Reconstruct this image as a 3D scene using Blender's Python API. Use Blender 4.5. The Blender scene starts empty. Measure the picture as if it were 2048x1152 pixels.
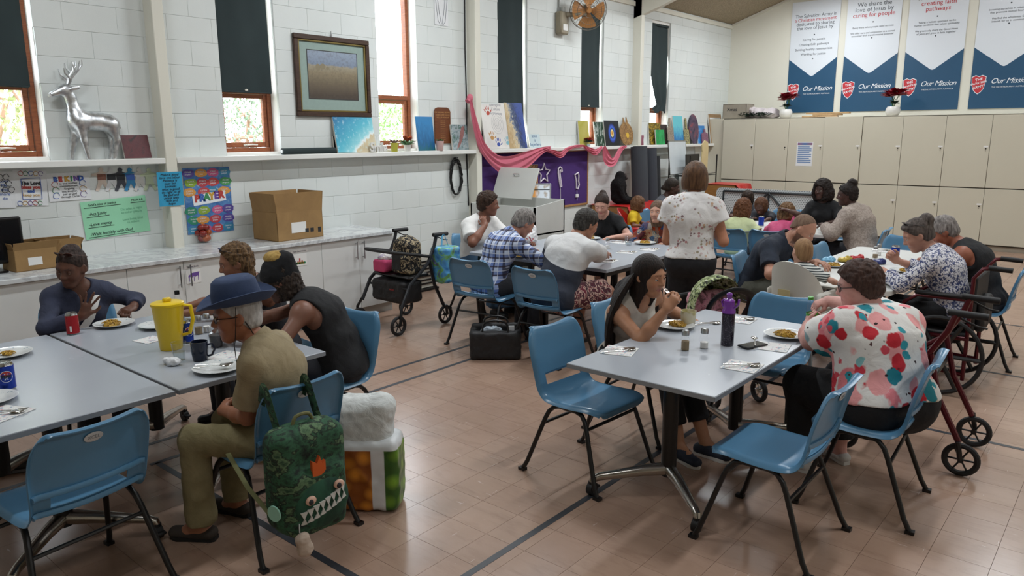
import bpy, math, random
import numpy as np
from mathutils import Vector, Matrix

S = bpy.context.scene
COL = S.collection
RAD = math.radians
# ------------------------------------------------------------------ camera
EYE = np.array([0.0, 0.0, 1.85])
FPX, YAW, PIT, ROL = 1508.28, -0.70043863, -0.20058101, -0.004846
_f = np.array([math.sin(YAW)*math.cos(PIT), math.cos(YAW)*math.cos(PIT), math.sin(PIT)])
_r = np.cross(_f, [0, 0, 1]); _r /= np.linalg.norm(_r); _u = np.cross(_r, _f)
_r, _u = _r*math.cos(ROL)+_u*math.sin(ROL), -_r*math.sin(ROL)+_u*math.cos(ROL)
cam_data = bpy.data.cameras.new('camera'); cam = bpy.data.objects.new('camera', cam_data); COL.objects.link(cam)
cam_data.sensor_width = 36.0; cam_data.lens = FPX/2048*36.0; cam_data.clip_start = 0.05; cam_data.clip_end = 300
cam.matrix_world = Matrix(((_r[0], _u[0], -_f[0], EYE[0]), (_r[1], _u[1], -_f[1], EYE[1]), (_r[2], _u[2], -_f[2], EYE[2]), (0, 0, 0, 1)))
S.camera = cam
# ------------------------------------------------------------------ look, sky, lamps
vs = S.view_settings
vs.view_transform = 'Standard'; vs.look = 'None'; vs.gamma = 1.0; vs.use_curve_mapping = False
vs.exposure = 0.2
W = bpy.data.worlds.new('sky'); S.world = W; W.use_nodes = True
bg = W.node_tree.nodes['Background']; bg.inputs['Color'].default_value = (0.86, 0.93, 1.0, 1); bg.inputs['Strength'].default_value = 9.0
LAMP_POWER = 62.0
LAMP_COLOR = (0.93, 0.97, 1.0)
LAMPS = [(-4.7, 1.2, .65), (-4.7, 5.6, 1.05), (-4.7, 9.8, 1.0), (-4.7, 13.1, .9), (-1.0, .6, .35), (-1.0, 4.6, 1.1), (-1.0, 8.8, 1.05), (-1.0, 12.6, 1.05), (2.7, 1.2, .42), (2.7, 5.6, .5), (2.7, 10.0, .6)]   # x, y, share of full power, set by hand to balance brightness across the room
# ------------------------------------------------------------------ rays from the eye (used to read real positions off the survey)
def ray(px, py): return _f+_r*(px-1024)/FPX-_u*(py-576)/FPX
def atz(px, py, z): d = ray(px, py); return EYE+d*((z-EYE[2])/d[2])
def atx(px, py, x): d = ray(px, py); return EYE+d*((x-EYE[0])/d[0])
def aty(px, py, y): d = ray(px, py); return EYE+d*((y-EYE[1])/d[1])
# ------------------------------------------------------------------ materials
MATS = {}
def lin(c):
    if isinstance(c, str):
        c = tuple(int(c[i:i+2], 16)/255 for i in (0, 2, 4))
    return tuple(((v+0.055)/1.055)**2.4 if v > 0.04045 else v/12.92 for v in c[:3])+(1.0,)
class NT:
    def __init__(s, name):
        s.m = bpy.data.materials.new(name); s.m.use_nodes = True; s.t = s.m.node_tree; s.n = s.t.nodes
        s.b = s.n['Principled BSDF']; s._tc = None
    def add(s, typ, ins=None, **kw):
        n = s.n.new(typ)
        for k, v in kw.items(): setattr(n, k, v)
        for k, v in (ins or {}).items(): s.put(n.inputs[k], v)
        return n
    def put(s, sock, v):
        if isinstance(v, bpy.types.NodeSocket): s.t.links.new(v, sock)
        elif isinstance(v, bpy.types.Node): s.t.links.new(v.outputs[0], sock)
        else: sock.default_value = v
    def co(s, kind='Object', scale=None, rot=None, loc=None):
        if s._tc is None: s._tc = s.n.new('ShaderNodeTexCoord')
        o = s._tc.outputs[kind]
        if scale is None and rot is None and loc is None: return o
        mp = s.add('ShaderNodeMapping', {'Vector': o})
        if scale is not None: mp.inputs['Scale'].default_value = scale if isinstance(scale, tuple) else (scale,)*3
        if rot: mp.inputs['Rotation'].default_value = rot
        if loc: mp.inputs['Location'].default_value = loc
        return mp.outputs[0]
    def noise(s, scale, detail=3, vec=None, rough=.5, dist=0, out=0):
        n = s.add('ShaderNodeTexNoise', {'Vector': vec or s.co(), 'Scale': scale, 'Detail': detail, 'Roughness': rough, 'Distortion': dist}); return n.outputs[out]
    def voro(s, scale, vec=None, feature='F1', out='Distance', rnd=1.0):
        n = s.add('ShaderNodeTexVoronoi', {'Vector': vec or s.co(), 'Scale': scale, 'Randomness': rnd}, feature=feature); return n.outputs[out]
    def wave(s, scale, vec=None, dirn='X', dist=0, detail=1, dscale=1, prof='SIN'):
        n = s.add('ShaderNodeTexWave', {'Vector': vec or s.co(), 'Scale': scale, 'Distortion': dist, 'Detail': detail, 'Detail Scale': dscale}, bands_direction=dirn, wave_profile=prof); return n.outputs['Fac']
    def math(s, op, a, b=0.0, c=None):
        n = s.n.new('ShaderNodeMath'); n.operation = op; s.put(n.inputs[0], a); s.put(n.inputs[1], b)
        if c is not None: s.put(n.inputs[2], c)
        return n.outputs[0]
    def step(s, v, a, b):       # 0 below a, 1 above b
        n = s.add('ShaderNodeMapRange', {'Value': v, 'From Min': a, 'From Max': b}); return n.outputs[0]
    def mix(s, f, a, b, blend='MIX'):
        n = s.n.new('ShaderNodeMix'); n.data_type = 'RGBA'; n.blend_type = blend
        s.put(n.inputs[0], f); s.put(n.inputs[6], a if not isinstance(a, str) else lin(a)); s.put(n.inputs[7], b if not isinstance(b, str) else lin(b)); return n.outputs[2]
    def ramp(s, v, stops, interp='LINEAR'):
        n = s.add('ShaderNodeValToRGB', {'Fac': v}); e = n.color_ramp.elements; n.color_ramp.interpolation = interp
        while len(e) < len(stops): e.new(0.5)
        for k, (p, c) in zip(e, stops): k.position = p; k.color = lin(c) if isinstance(c, (str, tuple)) and not (isinstance(c, tuple) and len(c) == 4) else c
        return n.outputs[0]
    def xyz(s, v=None):
        n = s.add('ShaderNodeSeparateXYZ', {'Vector': v or s.co()}); return n.outputs
    def color(s, c): s.put(s.b.inputs['Base Color'], lin(c) if isinstance(c, (str, tuple)) and not isinstance(c, bpy.types.NodeSocket) else c); return s
    def set(s, rough=None, metal=None, spec=None, **kw):
        if rough is not None: s.put(s.b.inputs['Roughness'], rough)
        if metal is not None: s.put(s.b.inputs['Metallic'], metal)
        if spec is not None: s.put(s.b.inputs['Specular IOR Level'], spec)
        for k, v in kw.items(): s.put(s.b.inputs[k.replace('_', ' ')], v)
        return s
    def bump(s, h, strength=.3, dist=.01):
        n = s.add('ShaderNodeBump', {'Height': h, 'Strength': strength, 'Distance': dist}); s.put(s.b.inputs['Normal'], n.outputs[0]); return s
def mat(name, color='808080', rough=.5, metal=0.0, var=.06, vscale=6.0, bump=0.0, bscale=60.0, bdist=.002, **kw):
    """plain procedural material: base colour with slight noise variation, optional relief"""
    if name in MATS: return MATS[name]
    n = NT(name)
    if var > 0:
        f = n.noise(vscale, 4)
        c = lin(color); d = tuple(max(0, v*(1-var*2.2)) for v in c[:3])+(1,); l = tuple(min(1, v*(1+var)) for v in c[:3])+(1,)
        n.put(n.b.inputs['Base Color'], n.mix(f, d, l))
    else: n.color(color)
    n.set(rough, metal, **kw)
    if bump: n.bump(n.noise(bscale, 4), bump, bdist)
    MATS[name] = n.m; return n.m
def reg(name, n): MATS[name] = n.m; return n.m
# ------------------------------------------------------------------ mesh builder
def v3(*a): return np.array(a if len(a) > 1 else a[0], float)
def unit(v): v = np.asarray(v, float); return v/max(1e-9, np.linalg.norm(v))
def frame_of(d, ref=(0, 0, 1)):
    d = unit(d); ref = np.asarray(ref, float)
    if abs(d@unit(ref)) > .97: ref = np.array([1., 0, 0]) if abs(d[0]) < .9 else np.array([0, 1., 0])
    a = unit(np.cross(ref, d)); b = np.cross(d, a); return a, b, d
class MB:
    def __init__(s): s.v = []; s.f = []
    def add(s, vs, fs):
        o = len(s.v); s.v.extend([tuple(map(float, p)) for p in vs]); s.f.extend([tuple(i+o for i in f) for f in fs]); return s
    def box(s, lo, hi, bev=0.0, M=None):
        lo = np.asarray(lo, float); hi = np.asarray(hi, float); lo, hi = np.minimum(lo, hi), np.maximum(lo, hi)
        if bev <= 0:
            vs = [(x, y, z) for z in (lo[2], hi[2]) for y in (lo[1], hi[1]) for x in (lo[0], hi[0])]
            fs = [(0, 2, 3, 1), (4, 5, 7, 6), (0, 1, 5, 4), (2, 6, 7, 3), (0, 4, 6, 2), (1, 3, 7, 5)]
        else:
            b = min(bev, *(0.49*(hi-lo))); vs = []; idx = {}
            for sx in (0, 1):
                for sy in (0, 1):
                    for sz in (0, 1):
                        c = [lo[0] if not sx else hi[0], lo[1] if not sy else hi[1], lo[2] if not sz else hi[2]]
                        sg = [1 if not sx else -1, 1 if not sy else -1, 1 if not sz else -1]
                        for ax in range(3):
                            p = [c[i]+(0 if i == ax else sg[i]*b) for i in range(3)]
                            idx[(sx, sy, sz, ax)] = len(vs); vs.append(p)
            fs = []
            for ax in range(3):
                o = [i for i in range(3) if i != ax]
                for sd in (0, 1):
                    q = []
                    for (p, r) in ((0, 0), (1, 0), (1, 1), (0, 1)):
                        k = [0, 0, 0]; k[ax] = sd; k[o[0]] = p; k[o[1]] = r; q.append(idx[(*k, ax)])
                    if (sd == 1) == (ax == 1): q = q[::-1]
                    fs.append(tuple(q))
            for ax in range(3):            # edges along axis ax
                o = [i for i in range(3) if i != ax]
                for p in (0, 1):
                    for r in (0, 1):
                        k0 = [0, 0, 0]; k1 = [0, 0, 0]; k0[ax] = 0; k1[ax] = 1
                        for k in (k0, k1): k[o[0]] = p; k[o[1]] = r
                        q = (idx[(*k0, o[0])], idx[(*k1, o[0])], idx[(*k1, o[1])], idx[(*k0, o[1])])
                        fs.append(q)
            for sx in (0, 1):
                for sy in (0, 1):
                    for sz in (0, 1): fs.append(tuple(idx[(sx, sy, sz, a)] for a in range(3)))
            ctr = (lo+hi)/2; vv = np.array(vs); ff = []
            for f in fs:
                p = vv[list(f)]; n = np.cross(p[1]-p[0], p[2]-p[0])
                ff.append(f if n@(p.mean(0)-ctr) > 0 else f[::-1])
            fs = ff
        if M is not None: vs = [tuple(M@Vector(p)) for p in vs]
        return s.add(vs, fs)
    def cyl(s, a, b, r0, r1=None, n=12, cap=True):
        return s.tube([a, b], [r0, r0 if r1 is None else r1], n, cap)
    def tube(s, pts, r, n=8, cap=True, flat=1.0, ref=(0, 0, 1), closed=False):
        pts = [np.asarray(p, float) for p in pts]; m = len(pts); r = [r]*m if np.isscalar(r) else list(r)
        vs = []; prev = None
        for i, p in enumerate(pts):
            if closed: d = pts[(i+1) % m]-pts[i-1]
            else: d = pts[min(i+1, m-1)]-pts[max(i-1, 0)]
            if prev is None: a, b, d = frame_of(d, ref)
            else:
                d = unit(d); a = unit(prev-d*(prev@d)); b = np.cross(d, a)
            prev = a
            for k in range(n):
                t = 2*math.pi*k/n; vs.append(p+a*(math.cos(t)*r[i])+b*(math.sin(t)*r[i]*flat))
        fs = []
        for i in range(m if closed else m-1):
            j = (i+1) % m
            for k in range(n): fs.append((i*n+k, i*n+(k+1) % n, j*n+(k+1) % n, j*n+k))
        if cap and not closed:
            fs.append(tuple(range(n))[::-1]); fs.append(tuple((m-1)*n+k for k in range(n)))
        return s.add(vs, fs)
    def lathe(s, prof, n=20, c=(0, 0, 0), ax=(0, 0, 1), cap=True, sx=1.0, sy=1.0):
        a, b, d = frame_of(ax, (0, 1, 0) if abs(unit(ax)[1]) < .9 else (1, 0, 0)); c = np.asarray(c, float); vs = []; fs = []
        for (r, z) in prof:
            for k in range(n):
                t = 2*math.pi*k/n; vs.append(c+d*z+a*(math.cos(t)*r*sx)+b*(math.sin(t)*r*sy))
        for i in range(len(prof)-1):
            for k in range(n): fs.append((i*n+k, i*n+(k+1) % n, (i+1)*n+(k+1) % n, (i+1)*n+k))
        if cap:
            if prof[0][0] > 1e-5: fs.append(tuple(range(n))[::-1])
            if prof[-1][0] > 1e-5: fs.append(tuple((len(prof)-1)*n+k for k in range(n)))
        return s.add(vs, fs)
    def ell(s, c, r, n=14, m=9, M=None):
        vs = []; fs = []; c = np.asarray(c, float); r = np.asarray(r, float)*np.ones(3)
        for i in range(m+1):
            t = math.pi*i/m
            for k in range(n):
                q = 2*math.pi*k/n; p = np.array([math.sin(t)*math.cos(q), math.sin(t)*math.sin(q), math.cos(t)])*r
                if M is not None: p = np.asarray(M)@p
                vs.append(c+p)
        for i in range(m):
            for k in range(n): fs.append((i*n+k, (i+1)*n+k, (i+1)*n+(k+1) % n, i*n+(k+1) % n))
        return s.add(vs, fs)
    def prism(s, poly, lo, hi, ax=2, o=(0, 0, 0)):
        """2D polygon extruded along axis ax (0: poly=(y,z), 1: poly=(x,z), 2: poly=(x,y))"""
        n = len(poly); vs = []
        for t in (lo, hi):
            for (p, q) in poly:
                w = [0, 0, 0]; i = [k for k in range(3) if k != ax]; w[i[0]] = p; w[i[1]] = q; w[ax] = t
                vs.append(np.array(w)+np.asarray(o, float))
        fs = [tuple(range(n)), tuple(range(n, 2*n))[::-1]]+[(k, n+k, n+(k+1) % n, (k+1) % n) for k in range(n)]
        return s.add(vs, fs)
    def shell(s, P, th, mask=None):
        """P: (nu,nv,3) grid; gives it thickness th along its normals, closed rims; mask(i,j) True = leave the face out"""
        P = np.asarray(P, float); nu, nv = P.shape[:2]
        du = np.gradient(P, axis=0); dv = np.gradient(P, axis=1); N = np.cross(du, dv); N /= np.maximum(1e-9, np.linalg.norm(N, axis=2, keepdims=True))
        A = P+N*th/2; B = P-N*th/2; vs = list(A.reshape(-1, 3))+list(B.reshape(-1, 3)); n = nu*nv; fs = []
        keep = [[not (mask and mask(i, j)) for j in range(nv-1)] for i in range(nu-1)]
        ix = lambda i, j: i*nv+j
        for i in range(nu-1):
            for j in range(nv-1):
                if not keep[i][j]: continue
                q = (ix(i, j), ix(i+1, j), ix(i+1, j+1), ix(i, j+1)); fs.append(q); fs.append(tuple(n+k for k in q[::-1]))
                for (di, dj, a, b) in ((-1, 0, ix(i, j+1), ix(i, j)), (1, 0, ix(i+1, j), ix(i+1, j+1)), (0, -1, ix(i, j), ix(i+1, j)), (0, 1, ix(i+1, j+1), ix(i, j+1))):
                    x, y = i+di, j+dj
                    if not (0 <= x < nu-1 and 0 <= y < nv-1) or not keep[x][y]: fs.append((b, a, n+a, n+b))
        return s.add(vs, fs)
    def mesh(s, name, smooth=True, angle=40):
        me = bpy.data.meshes.new(name); me.from_pydata(s.v, [], s.f); me.validate()
        if smooth:
            me.polygons.foreach_set('use_smooth', [True]*len(me.polygons)); me.set_sharp_from_angle(angle=RAD(angle))
        me.update(); return me
def link(name, me, m=None, parent=None, loc=None, rz=0.0, M=None):
    o = bpy.data.objects.new(name, me); COL.objects.link(o)
    if m is not None and not me.materials: me.materials.append(m)
    if parent is not None: o.parent = parent
    if loc is not None: o.location = tuple(float(x) for x in loc)
    if rz: o.rotation_euler = (0, 0, rz)
    if M is not None: o.matrix_local = M
    return o
def obj(name, mb, m, parent=None, loc=None, rz=0.0, smooth=True, angle=40, M=None):
    return link(name, mb.mesh(name, smooth, angle), m, parent, loc, rz, M)
def tag(o, label=None, cat=None, group=None, kind=None):
    if label: o['label'] = label
    if cat: o['category'] = cat
    if group: o['group'] = group
    if kind: o['kind'] = kind
    return o
def thing(name, label, cat, loc=(0, 0, 0), rz=0.0, group=None):
    o = bpy.data.objects.new(name, None); COL.objects.link(o); o.location = tuple(float(x) for x in loc); o.rotation_euler = (0, 0, rz); o.empty_display_size = .1
    return tag(o, label, cat, group)
def struct(name, mb, m, parent=None, label=None, **k):
    o = obj(name, mb, m, parent, **k); o['kind'] = 'structure'
    if label: o['label'] = label
    return o
def copy_tree(o, parent=None):
    c = o.copy(); COL.objects.link(c); c.parent = parent
    for ch in o.children: copy_tree(ch, c)
    return c
def dup(root, loc, rz, label=None, group=None):
    c = copy_tree(root); c.location = tuple(float(x) for x in loc); c.rotation_euler = (0, 0, rz)
    return tag(c, label, None, group)
# flat lettering laid on a surface: origin o, text runs along ex, up is ey
def letters(name, txt, size, m, parent, o, ex, ey, align='CENTER', thick=.0004, space=1.0, shear=0.0, line=1.0, bold=0.0):
    cu = bpy.data.curves.new('lettering', 'FONT'); cu.body = txt; cu.size = size; cu.align_x = align; cu.align_y = 'CENTER'; cu.extrude = thick; cu.space_character = space; cu.shear = shear; cu.space_line = line; cu.offset = bold; cu.resolution_u = 3
    tmp = bpy.data.objects.new('lettering', cu); COL.objects.link(tmp); dg = bpy.context.evaluated_depsgraph_get()
    me = bpy.data.meshes.new_from_object(tmp.evaluated_get(dg)); bpy.data.objects.remove(tmp); bpy.data.curves.remove(cu)
    ex = unit(ex); ey = unit(ey); n = np.cross(ex, ey)
    M = Matrix(((ex[0], ey[0], n[0], o[0]), (ex[1], ey[1], n[1], o[1]), (ex[2], ey[2], n[2], o[2]), (0, 0, 0, 1)))
    me.transform(M); me.materials.clear(); me.materials.append(m)
    return link(name, me, None, parent)
# smooth vector noise on points, numpy
def vnoise(p, seed=0):
    p = np.asarray(p, float); i = np.floor(p).astype(np.int64); f = p-i; w = f*f*(3-2*f); out = np.zeros(len(p))
    for dx in (0, 1):
        for dy in (0, 1):
            for dz in (0, 1):
                h = ((i[:, 0]+dx)*73856093) ^ ((i[:, 1]+dy)*19349663) ^ ((i[:, 2]+dz)*83492791) ^ (seed*2654435761)
                h = (h ^ (h >> 13))*1274126177 & 0x7fffffff; h = (h ^ (h >> 16)) & 0xffff
                out += (h/32767.5-1)*(w[:, 0] if dx else 1-w[:, 0])*(w[:, 1] if dy else 1-w[:, 1])*(w[:, 2] if dz else 1-w[:, 2])
    return out
# ================================================================== THE ROOM
XW, YB, XR, YF = -6.77, 14.84, 5.0, -4.5        # block wall face, locker wall face, far side wall, wall behind the viewer
XC, ZE, SLOPE = -0.9, 3.97, 0.33                # ridge line x, eaves height, roof pitch
def zc(x): return ZE+SLOPE*((x-XW) if x < XC else (XC-XW)-(x-XC)*(XC-XW)/(XR-XC))
# --- materials
def m_blocks():
    n = NT('painted_block'); pos = n.add('ShaderNodeNewGeometry').outputs['Position']; info = n.add('ShaderNodeObjectInfo')
    a = n.noise(1.3, 4, pos); b = n.noise(14, 5, pos)
    c = n.mix(n.step(a, .3, .7), 'D3D9D8', 'DEE3E1'); c = n.mix(n.math('MULTIPLY', n.step(b, .62, .8), .10), c, 'B9B6A8')
    c = n.mix(n.math('MULTIPLY', info.outputs['Random'], .25), c, 'D6D8D2')
    n.color(c).set(.55); n.bump(n.noise(160, 6, pos, .7), .22, .004); return reg('painted_block', n)
def m_floor():
    n = NT('vinyl_tile'); pos = n.add('ShaderNodeNewGeometry').outputs['Position']; info = n.add('ShaderNodeObjectInfo')
    st = n.add('ShaderNodeMapping', {'Vector': pos, 'Scale': (2.2, 9, 1), 'Rotation': (0, 0, .5)}).outputs[0]
    a = n.noise(1.2, 5, pos, .6); b = n.noise(1.6, 6, st, .65, .6)
    c = n.mix(n.step(a, .3, .72), 'A08470', 'BA9C89'); c = n.mix(n.math('MULTIPLY', n.step(b, .5, .75), .35), c, '755748')
    c = n.mix(n.math('MULTIPLY', info.outputs['Random'], .22), c, '967564')
    sc = n.add('ShaderNodeMapping', {'Vector': pos, 'Scale': (60, 5, 1), 'Rotation': (0, 0, .9)}).outputs[0]; sc2 = n.add('ShaderNodeMapping', {'Vector': pos, 'Scale': (6, 70, 1), 'Rotation': (0, 0, .3)}).outputs[0]
    s1 = n.step(n.noise(1, 3, sc), .70, .76); s2 = n.step(n.noise(1, 3, sc2), .70, .76); patch = n.step(n.noise(2.3, 3, pos), .45, .6)
    scr = n.math('MULTIPLY', n.math('MAXIMUM', s1, s2), patch)
    c = n.mix(n.math('MULTIPLY', scr, .35), c, 'CDBBAC')
    sp = n.step(n.voro(5.5, pos), .018, .008); c = n.mix(n.math('MULTIPLY', sp, .5), c, '5A4236')
    n.color(c); r = n.math('ADD', n.math('MULTIPLY', n.noise(3, 4, pos), .14), .17); n.set(n.math('ADD', r, n.math('MULTIPLY', scr, .2)))
    n.b.inputs['Specular IOR Level'].default_value = .75; n.bump(n.math('ADD', n.noise(35, 4, pos), n.math('MULTIPLY', scr, .5)), .10, .002); return reg('vinyl_tile', n)
def m_ceiling():
    n = NT('strawboard_ceiling'); v = n.voro(70); c = n.mix(n.step(v, .1, .6), '6F6453', 'A89A80'); n.color(c).set(.9); n.bump(v, .6, .01); return reg('strawboard_ceiling', n)
def m_glass(name='window_glass', tint=(1, 1, 1, 1)):
    n = NT(name); tr = n.add('ShaderNodeBsdfTransparent', {'Color': tint}); gl = n.add('ShaderNodeBsdfGlossy', {'Roughness': .02}); fr = n.add('ShaderNodeLayerWeight', {'Blend': .5}).outputs['Facing']; fr = n.math('ADD', n.math('MULTIPLY', n.math('POWER', fr, 4.0), .55), .035)
    mx = n.add('ShaderNodeMixShader', {0: fr, 1: tr.outputs[0], 2: gl.outputs[0]}); n.t.links.new(mx.outputs[0], n.n['Material Output'].inputs[0]); return reg(name, n)
def m_wood(name, a, b, scale=3, rough=.45, axis=(1, 1, 8)):
    n = NT(name); v = n.co('Object', tuple(scale*k for k in axis)); w = n.noise(2.2, 5, v, .6, 1.2); n.color(n.mix(n.step(w, .3, .7), a, b)).set(rough); n.bump(w, .08, .002); return reg(name, n)
def m_canvas_cloth(name, a, b, rough=.85):
    n = NT(name); w = n.wave(170, dirn='X'); w2 = n.wave(170, dirn='Z'); f = n.noise(3, 4); n.color(n.mix(f, a, b)).set(rough); n.bump(n.math('ADD', w, w2), .12, .001); return reg(name, n)
M_BLOCK = m_blocks(); M_FLOOR = m_floor(); M_CEIL = m_ceiling(); M_GLASS = m_glass()
M_CREAM = mat('cream_paint', 'DFDDD0', .5, var=.03, vscale=1.2, bump=.05, bscale=90)
M_WHITE = mat('white_gloss_paint', 'E6E7E3', .4, var=.03, vscale=2, bump=.04)
M_REVEAL = mat('white_reveal_paint', 'ECEBE6', .5, var=.03)
M_CEDAR = m_wood('cedar_window_timber', '7A4024', '9E5C36', 4)
M_BLIND = m_canvas_cloth('dark_green_blind', '1E2A2C', '2A393B')
M_JOINT = mat('tile_joint', '6A4F41', .8, var=.1)
M_TAPE = mat('dark_court_tape', '33373E', .4, var=.15, vscale=20)
M_BLACK = mat('black_metal', '0E0E10', .35, var=.1)
M_STEEL = mat('brushed_steel', 'B9BCBE', .28, 1.0, var=.05, vscale=30)
M_LOCK = mat('cream_laminate', 'CBC6B4', .42, var=.03, vscale=1.5, bump=.03, bscale=120)
M_GAP = mat('shadow_gap_board', '3A352C', .8, var=.1)
# --- floor: tiles of 0.2345 m, the nearest ones each a piece, the rest joined
fl = MB(); fl.box((XW-.3, YF-.2, -.08), (XR+.2, YB+.2, -.004)); floor = struct('floor', fl, M_JOINT, smooth=False, label='brown vinyl tile floor')
TS, TX, TY = .2345, -2.437, 1.945
def tile_mesh():
    g = TS/2-.0006; b = .0003; m = MB(); q = [(-g, -g), (g, -g), (g, g), (-g, g)]; p = [(-g+b, -g+b), (g-b, -g+b), (g-b, g-b), (-g+b, g-b)]
    m.add([(x, y, -.006) for x, y in q]+[(x, y, -.0012) for x, y in q]+[(x, y, 0) for x, y in p], [(8, 9, 10, 11)]+[(k, (k+1) % 4, 4+(k+1) % 4, 4+k) for k in range(4)]+[(4+k, 4+(k+1) % 4, 8+(k+1) % 4, 8+k) for k in range(4)])
    return m
TM = tile_mesh(); tme = TM.mesh('floor_tile', False); tme.materials.append(M_FLOOR)
cells = []
for i in range(-20, 33):
    for j in range(-28, 58):
        x, y = TX+(i+.5)*TS, TY+(j+.5)*TS
        if XW-.1 < x < XR and YF < y < YB:
            d = np.array([x, y, 0])-EYE; z = d@_f
            inv = z > .3 and abs((d@_r)/z*FPX) < 1060 and abs((d@_u)/z*FPX) < 610
            cells.append(((x*x+y*y) if inv else 1e6+x*x+y*y, x, y))
cells.sort()
for _, x, y in cells[:300]: link('floor_tile', tme, None, floor, (x, y, 0))
rest = MB(); V = np.array(TM.v)
for _, x, y in cells[300:]: rest.add(V+[x, y, 0], TM.f)
o = obj('floor_tiles_beyond', rest, M_FLOOR, floor, smooth=False); o['kind'] = 'stuff'
# court lines taped on the floor
for n_, (x0, y0, x1, y1) in enumerate([(-4.52, .9, -4.485, 7.6), (-4.22, 1.75, -4.185, 7.6), (-2.055, -.5, -2.02, 13.6), (-4.2, 1.772, -1.2, 1.808), (-2.0, 5.15, 4.5, 5.185), (-2.0, 6.75, 4.5, 6.785), (-2.02, 8.6, 4.5, 8.635)]):
    t = MB(); t.box((x0, y0, .0002), (x1, y1, .0012)); o = struct('trim_%d' % (n_+1), t, M_TAPE, smooth=False, label='dark court line taped across the brown floor')
# --- block wall with six windows
WINS = [(1.70, 2.30), (3.83, 4.43), (5.72, 6.32), (7.77, 8.38), (9.67, 10.27), (11.74, 12.38)]
WZ0, WZ1 = 1.69, 3.70
wl = MB(); edges = sorted([YF]+[e for w in WINS for e in w]+[YB])
for a, b in zip(edges[:-1], edges[1:]):
    if any(abs(a-w[0]) < 1e-6 for w in WINS):
        wl.box((XW-.25, a, 0), (XW-.028, b, WZ0)); wl.box((XW-.25, a, WZ1), (XW-.028, b, ZE+.1))
    else: wl.box((XW-.25, a, 0), (XW-.028, b, ZE+.1))
wall = struct('wall_left', wl, M_REVEAL, smooth=False, label='white painted concrete block wall with tall windows')
BM = {}
def block(y0, y1, z0, z1):
    k = (round(y1-y0, 3), round(z1-z0, 3)); 
    if k not in BM:
        w, h = k[0]/2-.0004, k[1]/2-.0008; c = .003; m = MB(); q = [(-w, -h), (w, -h), (w, h), (-w, h)]; p = [(-w+c, -h+c), (w-c, -h+c), (w-c, h-c), (-w+c, h-c)]
        m.add([(-.03, *t) for t in q]+[(-.0022, *t) for t in q]+[(0, *t) for t in p], [(8, 9, 10, 11)]+[(i, (i+1) % 4, 4+(i+1) % 4, 4+i) for i in range(4)]+[(4+i, 4+(i+1) % 4, 8+(i+1) % 4, 8+i) for i in range(4)])
        BM[k] = m
    return BM[k]
CH, BL = .2115, .42; rows = []
z = 1.84; k0 = int(math.floor((0-z)/CH)); k1 = int(math.ceil((ZE-z)/CH))
blocks = []
for k in range(k0, k1+1):
    z0, z1 = max(0, z+k*CH), min(ZE+.08, z+(k+1)*CH)
    if z1-z0 < .02: continue
    zs = [(z0, z1)]
    y = YF+(BL/2 if k % 2 else 0)-BL*.3
    while y < YB:
        a, b = max(YF, y), min(YB, y+BL); y += BL
        segs = [(a, b)]
        if z1 > WZ0+.01 and z0 < WZ1-.01:
            for w0, w1 in WINS:
                new = []
                for s0, s1 in segs:
                    if s1 <= w0 or s0 >= w1: new.append((s0, s1))
                    else:
                        if s0 < w0-.01: new.append((s0, w0))
                        if s1 > w1+.01: new.append((w1, s1))
                segs = new
        for s0, s1 in segs:
            if s1-s0 > .012: blocks.append((s0, s1, z0, z1))
def vis(b):
    d = np.array([XW, (b[0]+b[1])/2, (b[2]+b[3])/2])-EYE; zz = d@_f
    inv = zz > .3 and abs((d@_r)/zz*FPX) < 1040 and abs((d@_u)/zz*FPX) < 590 and b[3] > .9
    return (0 if inv else 1e6)+zz*zz/((b[1]-b[0])+.05)
blocks.sort(key=vis); BMESH = {}
for b in blocks[:300]:
    m = block(*b); k = id(m)
    if k not in BMESH: BMESH[k] = m.mesh('block', False); BMESH[k].materials.append(M_BLOCK)
    link('block', BMESH[k], None, wall, (XW, (b[0]+b[1])/2, (b[2]+b[3])/2))
rest = MB()
for b in blocks[300:]:
    m = block(*b); rest.add(np.array(m.v)+[XW, (b[0]+b[1])/2, (b[2]+b[3])/2], m.f)
o = obj('blocks_beyond', rest, M_BLOCK, wall, smooth=False); o['kind'] = 'stuff'
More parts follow.
